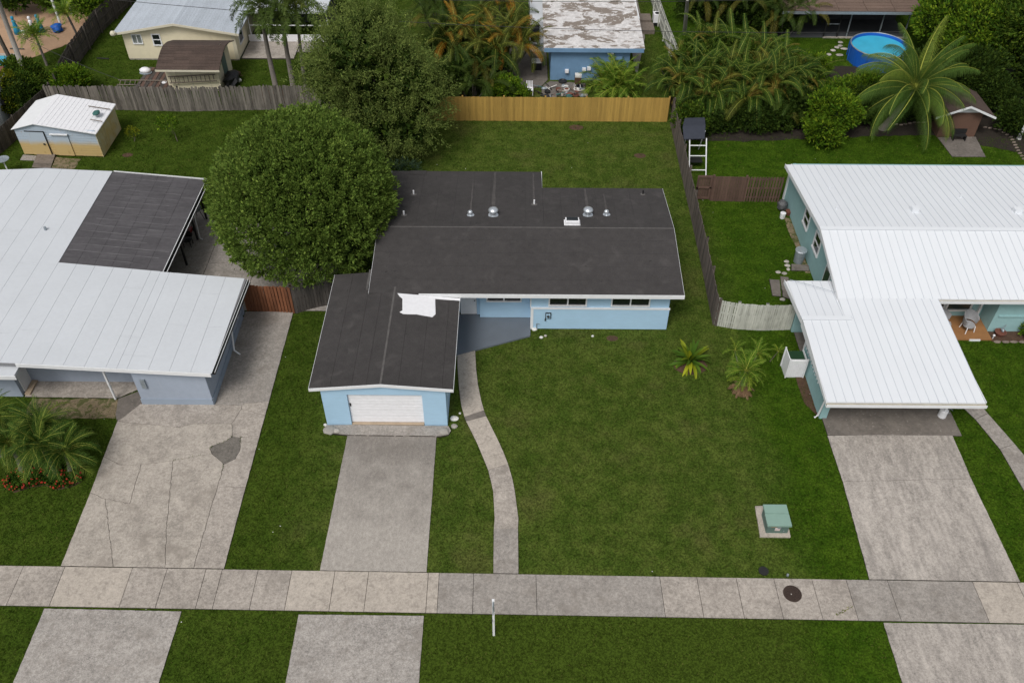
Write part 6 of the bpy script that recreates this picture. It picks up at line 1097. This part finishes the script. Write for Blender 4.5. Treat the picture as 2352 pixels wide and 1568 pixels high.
# ---- palms
FR = {}
def frond_mesh(kind, L, n, ll, w_, e0, bend, sweep=.9, vee=.35, droop=.5, mats=('areca_leaf', 'rachis'), taper=.5, plume=0.0):
    g = np.random.default_rng(abs(int(e0 * 1000 + bend * 77 + L * 13))); T = np.linspace(0, 1, 14); ang = e0 - bend * T ** 1.3; seg = L / 13
    xs__ = np.concatenate([[0], np.cumsum(np.cos((ang[1:] + ang[:-1]) / 2) * seg)]); zs__ = np.concatenate([[0], np.cumsum(np.sin((ang[1:] + ang[:-1]) / 2) * seg)])
    V = []; F = []; mi = []
    r0 = .012 + .006 * L                            # midrib as a tapering triangular strip
    for i in range(13):
        b = len(V); ra_, rb_ = r0 * (1 - T[i] * .8), r0 * (1 - T[i + 1] * .8)
        V += [(xs__[i], -ra_, zs__[i]), (xs__[i], ra_, zs__[i]), (xs__[i + 1], rb_, zs__[i + 1]), (xs__[i + 1], -rb_, zs__[i + 1])]; F.append((b, b + 1, b + 2, b + 3)); mi.append(1)
        b = len(V); V += [(xs__[i], 0, zs__[i] + ra_), (xs__[i], ra_ * .2, zs__[i] - ra_), (xs__[i + 1], rb_ * .2, zs__[i + 1] - rb_), (xs__[i + 1], 0, zs__[i + 1] + rb_)]; F.append((b, b + 1, b + 2, b + 3)); mi.append(1)
    for s in (-1, 1):
        for i in range(n):
            t = .14 + .86 * (i + g.uniform(-.2, .2)) / n; t = min(max(t, 0), 1); x = np.interp(t, T, xs__); z = np.interp(t, T, zs__); a = np.interp(t, T, ang)
            lng = ll * (sin(pi * (.12 + .83 * t)) ** .6) * g.uniform(.85, 1.1) * (1 - taper * t * .5); sw = sweep * (.55 + .6 * t)
            pl_ = g.uniform(-plume, plume); tx, tz = cos(a), sin(a); d = np.array([tx * sin(sw), s * cos(sw), tz * sin(sw) + vee * cos(sw) + pl_]); d /= np.linalg.norm(d)
            base = np.array([x, 0, z]); m = base + d * lng * .5 + np.array([0, 0, -droop * lng * .12]); tip = base + d * lng * .92 + np.array([0, 0, -droop * lng * .55]); wv = np.array([tx, 0, tz]) * w_ * .5
            b = len(V); V += [tuple(base - wv * .6), tuple(base + wv * .6), tuple(m + wv), tuple(m - wv)]; F.append((b, b + 1, b + 2, b + 3)); mi.append(0)
            b = len(V); V += [tuple(m - wv), tuple(m + wv), tuple(tip + wv * .12), tuple(tip - wv * .12)]; F.append((b, b + 1, b + 2, b + 3)); mi.append(0)
    return mesh_np('frond', np.array(V), np.array(F), list(mats), np.array(mi))
def frond_set(kind, specs, **k): FR[kind] = [frond_mesh(kind, e0=e, bend=b, **k) for e, b in specs]
random.seed(5); ARCH = [(1.4, 1.2), (1.25, 1.9), (1.1, 2.3), (.9, 2.4), (.6, 2.2), (.2, 1.7)]
frond_set('areca', ARCH, L=2.4, n=30, ll=.52, w_=.05, mats=('areca_leaf', 'rachis'), vee=.6, droop=.9)
frond_set('areca_orange', ARCH, L=2.5, n=30, ll=.55, w_=.052, mats=('areca_orange', 'rachis'), vee=.6, droop=.9)
frond_set('areca_dark', ARCH, L=2.4, n=30, ll=.52, w_=.05, mats=('areca_dark', 'rachis_dark'), vee=.6, droop=.9)
frond_set('coconut', [(1.35, .9), (1.1, 1.4), (.85, 1.6), (.6, 1.6), (.25, 1.6), (-.1, 1.4)], L=4.9, n=130, ll=.95, w_=.020, mats=('coconut_leaf', 'rachis'), droop=1.7, vee=.05)
frond_set('royal', [(1.2, 1.5), (.8, 1.9), (.4, 1.9), (.0, 1.5), (-.4, 1.1)], L=3.0, n=60, ll=.62, w_=.06, mats=('royal_leaf', 'rachis_dark'), plume=.9, droop=.6, sweep=.7)
frond_set('front', [(1.3, .8), (1.05, 1.3), (.8, 1.6), (.5, 1.7), (.1, 1.4)], L=1.6, n=22, ll=.46, w_=.03, mats=('front_palm_leaf', 'rachis'), vee=.7, droop=.7, plume=.25)
frond_set('small', [(1.3, .9), (1.0, 1.3), (.7, 1.5), (.3, 1.4)], L=1.2, n=20, ll=.36, w_=.035, mats=('small_palm_leaf', 'rachis'), plume=.4)
frond_set('dry', [(-.2, .5), (-.5, .5), (.1, 1.0)], L=.6, n=12, ll=.16, w_=.035, mats=('dry_leaf', 'dry_leaf'))
def strap(mn, L, w_, e0, bend, mt):
    T = np.linspace(0, 1, 7); ang = e0 - bend * T; x = np.concatenate([[0], np.cumsum(np.cos(ang[1:]) * L / 6)]); z = np.concatenate([[0], np.cumsum(np.sin(ang[1:]) * L / 6)]); V = []; F = []
    for i in range(7): ww = w_ * (.45, .8, 1, 1, .9, .6, .05)[i] / 2; V += [(x[i], -ww, z[i] + ww * .5), (x[i], 0, z[i]), (x[i], ww, z[i] + ww * .5)]
    for i in range(6): F += [(3 * i, 3 * i + 1, 3 * i + 4, 3 * i + 3), (3 * i + 1, 3 * i + 2, 3 * i + 5, 3 * i + 4)]
    return mesh_np('leaf', np.array(V), np.array(F), [mt])
FR['strap'] = [strap('leaf', .85, .13, e, b, 'cycad_leaf') for e, b in ((1.45, .5), (1.15, 1.0), (.85, 1.2), (.5, 1.2), (.15, 1.0))]
def put_fronds(parent, c, kind, n, lo=0, hi=None, sc=(.85, 1.15), name='frond', phase=0.0, tw=.35):
    S_ = FR[kind]; hi = hi or len(S_)
    for i in range(n):
        k = lo + int((hi - lo) * i / n); o = link(name, S_[k], c, parent); a = i * 2.39996 + phase + random.uniform(-.25, .25); s = random.uniform(*sc)
        o.rotation_euler = (random.uniform(-tw, tw), random.uniform(-.1, .1), a); o.scale = (s, s, s)
def areca(name, label, c, kind, stems=7, hgt=2.2, per=9, spread=.9, sc=(.8, 1.15), seed=0):
    random.seed(1000 + seed); r = root(name, (c[0], c[1], 0), label, 'palm')
    for k in range(stems):
        a = k * 2.4; rr = spread * math.sqrt((k + .3) / stems); h_ = hgt * random.uniform(.65, 1.1) * (1 - .25 * rr / spread); t_ = (c[0] + rr * cos(a) * 1.5, c[1] + rr * sin(a) * 1.5, h_)
        build('stem', MB().tube([(c[0] + rr * cos(a) * .5, c[1] + rr * sin(a) * .5, 0), t_], [.06, .045], 6), 'palm_bark', r); put_fronds(r, t_, kind, int(per * 1.3), sc=sc, phase=random.random() * 6)
    return r
AR = [
 ('orange_palm_clump', 'leftmost orange tinged palm clump behind the loose tree', (-3.6, 60.5), 'areca_orange', 8, 3.2, 9, 1.0),
 ('orange_palm_clump', 'tall orange tinged palm clump nearest the far blue house', (-.6, 60.3), 'areca_orange', 9, 3.4, 10, 1.2),
 ('orange_palm_clump', 'orange palm clump touching the top edge over the others', (-1.2, 66.5), 'areca_orange', 8, 3.6, 9, 1.3),
 ('orange_palm_clump', 'greener palm clump at the top between loose tree and orange palms', (-5.8, 66.5), 'areca_dark', 8, 3.4, 9, 1.3),
 ('orange_palm_clump', 'dark low palm clump behind the left end of the yellow fence', (-2.9, 57.0), 'areca_dark', 7, 1.8, 8, 1.0),
 ('green_palm_clump', 'palm clump in the hedge directly over the yellow fence end', (11.9, 56.0), 'areca', 9, 2.9, 10, 1.2),
 ('green_palm_clump', 'second palm clump from the left in the green hedge', (14.3, 55.6), 'areca', 9, 2.9, 10, 1.2),
 ('green_palm_clump', 'middle palm clump of the green hedge with golden fronds', (16.2, 55.0), 'areca', 9, 2.6, 10, 1.2),
 ('green_palm_clump', 'palm clump of the hedge right of the dry fronds', (17.6, 56.2), 'areca', 9, 2.7, 9, 1.2),
 ('green_palm_clump', 'rightmost palm clump of the hedge next to the bright bush', (19.6, 57.4), 'areca', 8, 2.3, 9, 1.1),
 ('green_palm_clump', 'back palm clump rising over the middle of the green hedge', (13.9, 59.6), 'areca', 9, 3.0, 9, 1.3),
 ('green_palm_clump', 'back palm clump over the right part of the green hedge', (17.4, 59.6), 'areca', 8, 2.7, 9, 1.3),
 ('green_palm_clump', 'low palm clump at the front foot of the hedge beside the canopy frame', (12.9, 54.5), 'areca', 7, 1.6, 8, .9),
 ('green_palm_clump', 'low palm clump at the front foot of the hedge near the white statue', (17.6, 54.4), 'areca_dark', 7, 1.5, 8, .9),
 ('dark_palm_clump', 'dark palm clump at the top edge right of the pale pole', (15.8, 70.3), 'areca_dark', 9, 3.3, 9, 1.4),
 ('dark_palm_clump', 'dark palm clump at the top edge left of the brown roof', (19.0, 69.6), 'areca_dark', 9, 3.3, 9, 1.4),
 ('dark_palm_clump', 'shorter dark palm clump before the brown roof porch', (21.4, 67.6), 'areca_dark', 8, 2.5, 9, 1.2),
 ('fan_palm_bush', 'bushy green palm in front of the far blue wall', (7.3, 58.2), 'small', 6, .8, 12, .7),
]
for i, (nm, lb, c, kd, st, hg, pr, spd) in enumerate(AR): areca(nm, lb, c, kd, st, hg, pr, spd, seed=i, sc=(1.2, 1.9) if nm == 'fan_palm_bush' else (.8, 1.2))
random.seed(77)
# coconut palm with leaning trunk
r = root('coconut_palm', (25.5, 53.6, 0), 'large coconut palm with spreading fronds and leaning trunk at the right', 'palm'); ct = (26.2, 53.0, 3.0)
build('trunk', MB().tube([(24.9, 53.0, -.05), (25.15, 52.9, .7), (25.6, 52.9, 1.8), ct], [.3, .22, .17, .15], 10), 'palm_bark', r, smooth=True); put_fronds(r, ct, 'coconut', 40, sc=(.78, 1.05), tw=.4); build('crownshaft', MB().tube([ct, (ct[0], ct[1], ct[2] + .5)], [.17, .08], 8), 'rachis', r)
# royal palms
for i, (b, t_, lb) in enumerate((((-16.836, 57.365, 0.0), (-16.8, 57.2, 6.3), 'leftmost of the three tall palms behind the grey fence'), ((-15.556, 57.207, 0.0), (-15.45, 57.2, 6.4), 'middle one of the three tall palms with the thickest trunk'), ((-14.617, 56.782, 0.0), (-14.35, 57.0, 6.6), 'thin right one of the three tall palms touching the loose tree'))):
    r = root('tall_palm', b, lb, 'palm', 'tall palms behind the grey fence'); build('trunk', MB().tube([(b[0], b[1], 0), ((b[0] + t_[0]) / 2 - .05, (b[1] + t_[1]) / 2, 3.2), t_], [.2, .15, .13] if i < 2 else [.14, .11, .09], 9), 'palm_bark', r, smooth=True); put_fronds(r, t_, 'royal', 20, sc=(.75, 1.0), phase=i * 1.3, tw=.2)
r = root('tall_palm', (-32.9, 64.7, 0), 'slim palm with drooping crown beside the diagonal fence', 'palm'); put_fronds(r, (-33.6, 64.6, 2.5), 'small', 24, sc=(1.0, 1.5)); build('trunk', MB().tube([(-33.3, 64.7, 0), (-33.6, 64.6, 2.5)], [.1, .08], 7), 'palm_bark', r)
r = root('tall_palm', (-34.8, 61.3, 0), 'low bushy palm between the pool and the diagonal fence', 'palm'); put_fronds(r, (-34.9, 61.6, 2.1), 'small', 26, sc=(1.15, 1.7)); build('trunk', MB().tube([(-34.7, 61.3, 0), (-34.9, 61.6, 2.1)], [.1, .08], 7), 'palm_bark', r)
r = root('tall_palm', (-37.6, 61.9, 0), 'dark slender palm trunk rising past the pool at the left edge', 'palm'); build('trunk', MB().tube([(-37.4, 61.6, 0), (-38.0, 61.6, 7.0)], [.16, .12], 8), 'bark', r); put_fronds(r, (-38.0, 61.6, 7.0), 'royal', 10, sc=(.6, .8))
# front left palm group with flower bed
for i, (b, t_, n_, lb) in enumerate((((-21.2, 23.5), (-21.55, 24.3, 1.9), 20, 'left palm of the group in the red flower bed'), ((-19.75, 23.5), (-20.1, 24.1, 2.1), 22, 'middle palm of the group in the red flower bed'), ((-19.2, 23.6), (-19.15, 24.0, 1.7), 20, 'right palm of the group in the red flower bed'), ((-20.4, 24.4), (-20.3, 25.0, 2.3), 18, 'rear palm of the group before the grey porch'), ((-22.6, 24.6), (-22.7, 25.2, 2.3), 18, 'palm at the left picture edge beside the flower bed group'))):
    t_ = (t_[0], t_[1] - .15, t_[2] - .5); r = root('front_palm', (*b, 0), lb, 'palm'); build('trunk', MB().tube([(*b, 0), ((b[0] + t_[0]) / 2 + .05, (b[1] + t_[1]) / 2, t_[2] * .45), t_], [.14, .10, .07], 8), 'palm_bark', r, smooth=True); put_fronds(r, t_, 'front', int(n_ * 2.4), sc=(.8, 1.15), phase=i, tw=.5)
bedpts = []
bed = [(-21.824, 23.118, 0.0), (-21.604, 23.48, 0.0), (-21.327, 24.117, 0.0), (-20.556, 23.655, 0.0), (-20.159, 23.591, 0.0), (-19.888, 23.86, 0.0), (-19.335, 23.665, 0.0), (-19.233, 24.271, 0.0), (-18.801, 23.736, 0.0), (-18.587, 23.21, 0.0), (-18.862, 22.947, 0.0), (-19.471, 22.749, 0.0), (-20.092, 23.002, 0.0), (-20.67, 22.868, 0.0), (-21.245, 22.606, 0.0), (-21.69, 22.795, 0.0)]
struct('flower_bed_soil', MB().slab(at_z(bed, .03), .05), 'mulch_brown'); PAVED.append([(p[0], p[1]) for p in bed])
def inside(x, y, poly):
    c = np.zeros(x.shape, bool); n = len(poly); j = n - 1
    for i in range(n):
        xi, yi, xj, yj = poly[i][0], poly[i][1], poly[j][0], poly[j][1]
        if yi != yj: c ^= ((yi > y) != (yj > y)) & (x < (xj - xi) * (y - yi) / (yj - yi) + xi)
        j = i
    return c
bx_ = rng.uniform(-22.2, -18.2, 9000); by_ = rng.uniform(22.2, 24.8, 9000); k = inside(bx_, by_, bed); bx_, by_ = bx_[k], by_[k]
p_ = np.stack([bx_, by_, rng.uniform(.03, .22, len(bx_))], 1); V, F = leaf_quads(p_, norm(rng.normal(size=p_.shape) + [0, 0, 1]), np.full(len(p_), .16), np.full(len(p_), .08)); o = link('flower_bed_plants', mesh_np('flower_bed_plants', V, F, ['flowerbed_leaf']), (0, 0, 0)); o['kind'] = 'stuff'
edge = smoothpoly(bed, .05, .09); cen = np.array([(p[0] + rng.normal() * .06, p[1] + rng.normal() * .06, .2) for p in edge] + [(x, y, .24) for x, y in list(zip(bx_, by_))[:55]]); g = []
b = MB()
for c in cen: b.blob((c[0], c[1], c[2] + rng.uniform(-.03, .05)), (.03 + rng.uniform(0, .02),) * 3, 6, 4, .25)
o = build('red_flowers', b, 'red_flower', kind='stuff', label='red and orange flowers edging the palm bed', cat='flowers')
# plants in the front lawn
r = root('strap_leaf_plant', (7.83, 28.9, 0), 'yellow tipped rosette plant with broad leaves in the front lawn', 'plant'); p = (8.776, 30.543, 0.0)
put_fronds(r, (p[0], p[1] + .1, .12), 'strap', 52, name='leaf', sc=(1.1, 1.6)); build('crown_base', MB().blob((p[0], p[1] + .1, .08), (.18, .18, .14), 8, 5, .1), 'bark', r)
build('mulch_ring', MB().slab(smoothpoly([(p[0] + .85 * cos(a * pi / 6), p[1] + -.05 + .62 * sin(a * pi / 6), .02) for a in range(12)], .06), .04), 'mulch_brown', r); PAVED.append([(p[0] + .8 * cos(a * pi / 6), p[1] - .05 + .55 * sin(a * pi / 6)) for a in range(12)])
p = (10.919, 28.606, 0.0); r = root('pygmy_palm', p, 'small feathery palm with a skirt of dry brown fronds in the front lawn', 'palm')
build('trunk', MB().tube([(p[0], p[1] + .05, 0), (p[0] + .05, p[1] + .25, .5), (p[0] + .12, p[1] + .45, 1.1)], [.12, .09, .07], 8), 'palm_bark', r); put_fronds(r, (p[0] + .0, p[1] + .12, .42), 'dry', 34, name='dry_frond', sc=(.8, 1.2)); put_fronds(r, (p[0] + .12, p[1] + .45, 1.1), 'small', 24, sc=(.8, 1.1)); put_fronds(r, (p[0] + .1, p[1] + .3, .7), 'small', 10, lo=1, sc=(.55, .75))
t2 = (11.996, 30.858, 0.9); build('side_stem', MB().tube([(p[0] + .1, p[1] + .3, .5), (t2[0] - .05, t2[1] - .3, .75)], [.06, .04], 6), 'palm_bark', r); put_fronds(r, (t2[0] - .05, t2[1] - .3, .8), 'small', 14, sc=(.6, .8))
t2 = (10.953, 31.018, 0.9); build('side_stem', MB().tube([(p[0] + .05, p[1] + .3, .5), (t2[0], t2[1] - .1, .6)], [.05, .03], 6), 'palm_bark', r); put_fronds(r, (t2[0], t2[1] - .1, .65), 'small', 8, sc=(.5, .65))
p = (13.113, 31.008, 0.0); r = root('young_shrub', p, 'light green sprig beside the white bin enclosure', 'shrub'); build('stem', MB().tube([(p[0] - .35, p[1] - .2, 0), (p[0], p[1], .5)], .02, 5), 'bark', r); put_fronds(r, (p[0], p[1], .5), 'small', 9, sc=(.4, .55))

# ---- grass: many small blade tufts over every lawn (ground cover)
def tufts(n, xr, yr, hgt, wdt, blades, name):
    x = rng.uniform(*xr, n); y = rng.uniform(*yr, n); fr = np.abs(x) < (y * .80 + 15.5); x, y = x[fr], y[fr]; bad = np.zeros(x.shape, bool)
    for poly in PAVED:
        px_ = [p[0] for p in poly]; py_ = [p[1] for p in poly]; bb = (x > min(px_)) & (x < max(px_)) & (y > min(py_)) & (y < max(py_))
        if bb.any(): idx = np.where(bb)[0]; bad[idx] |= inside(x[idx], y[idx], poly)
    x, y = x[~bad], y[~bad]; m = len(x); x = np.repeat(x, blades) + rng.normal(size=m * blades) * wdt * 1.2; y = np.repeat(y, blades) + rng.normal(size=m * blades) * wdt * 1.2; k = len(x)
    a = rng.uniform(0, 2 * pi, k); w_ = wdt * rng.uniform(.6, 1.2, k); h_ = hgt * rng.uniform(.5, 1.3, k); lean = rng.normal(size=(k, 2)) * hgt * .75
    V = np.stack([np.stack([x - np.cos(a) * w_ / 2, y - np.sin(a) * w_ / 2, np.zeros(k)], 1), np.stack([x + np.cos(a) * w_ / 2, y + np.sin(a) * w_ / 2, np.zeros(k)], 1), np.stack([x + lean[:, 0], y + lean[:, 1], h_], 1)], 1).reshape(-1, 3)
    o = link(name, mesh_np(name, V, np.arange(k * 3).reshape(k, 3), ['blade']), (0, 0, 0)); o['kind'] = 'stuff'; return o
tufts(95000, (-27, 28), (11, 34), .065, .030, 4, 'lawn_grass'); tufts(90000, (-40, 45), (34, 76), .09, .045, 3, 'back_lawn_grass')
ww = MB()
for k in range(45):                              # scattered clippings and pale leaves on the lawns
    x, y = random.uniform(-20, 22), random.uniform(11.5, 52)
    if any(inside(np.array([x]), np.array([y]), pl)[0] for pl in PAVED): continue
    s = random.uniform(.012, .035); ww.blob((x, y, .06), (s, s * .7, .015), 5, 3, .3)
build('lawn_litter', ww, 'white_rock', kind='stuff')
for q, rr in (((-24.858, 49.167, 0.012), .35), ((12.277, 17.439, 0.06), 0), ((5.092, 32.4, 0.012), .3), ((4.235, 52.948, 0.012), .5), ((8.195, 49.489, 0.012), .4)):
    if rr: struct('bare_patch', MB().slab(smoothpoly([(q[0] + rr * cos(a * pi / 5), q[1] + rr * .7 * sin(a * pi / 5), .012) for a in range(10)], .05, .15), .1), 'mulch_brown')
edge_pts = [b4, p1, p2, p3, f5, f4, p6, c2]
pz = np.array([[q0[0] + (q1[0] - q0[0]) * t + rng.normal() * .025, q0[1] + (q1[1] - q0[1]) * t + rng.normal() * .025, .05] for q0, q1 in zip([b4, p1, p2, f4, p6, b2], [p1, p2, p3, f5, c2, p8]) for t in rng.random(26) ** 1.6]); v, f = leaf_quads(pz, norm(rng.normal(size=pz.shape) + [0, 0, .7]), np.full(len(pz), .055), np.full(len(pz), .028)); o = link('driveway_weeds', mesh_np('driveway_weeds', v, f, ['hedge_leaf']), (0, 0, 0)); o['kind'] = 'stuff'
a, b = (12.192, 16.937, 0.06), (13.173, 17.492, 0.06)
V = []; pz = np.array([[a[0] + (b[0] - a[0]) * t + rng.normal() * .02, a[1] + (b[1] - a[1]) * t + rng.normal() * .02, .05] for t in np.linspace(.3, 1, 60)]); v, f = leaf_quads(pz, norm(rng.normal(size=pz.shape) + [0, 0, .6]), np.full(60, .07), np.full(60, .03)); o = link('crack_weeds', mesh_np('crack_weeds', v, f, ['yellow_leaf']), (0, 0, 0)); o['kind'] = 'stuff'
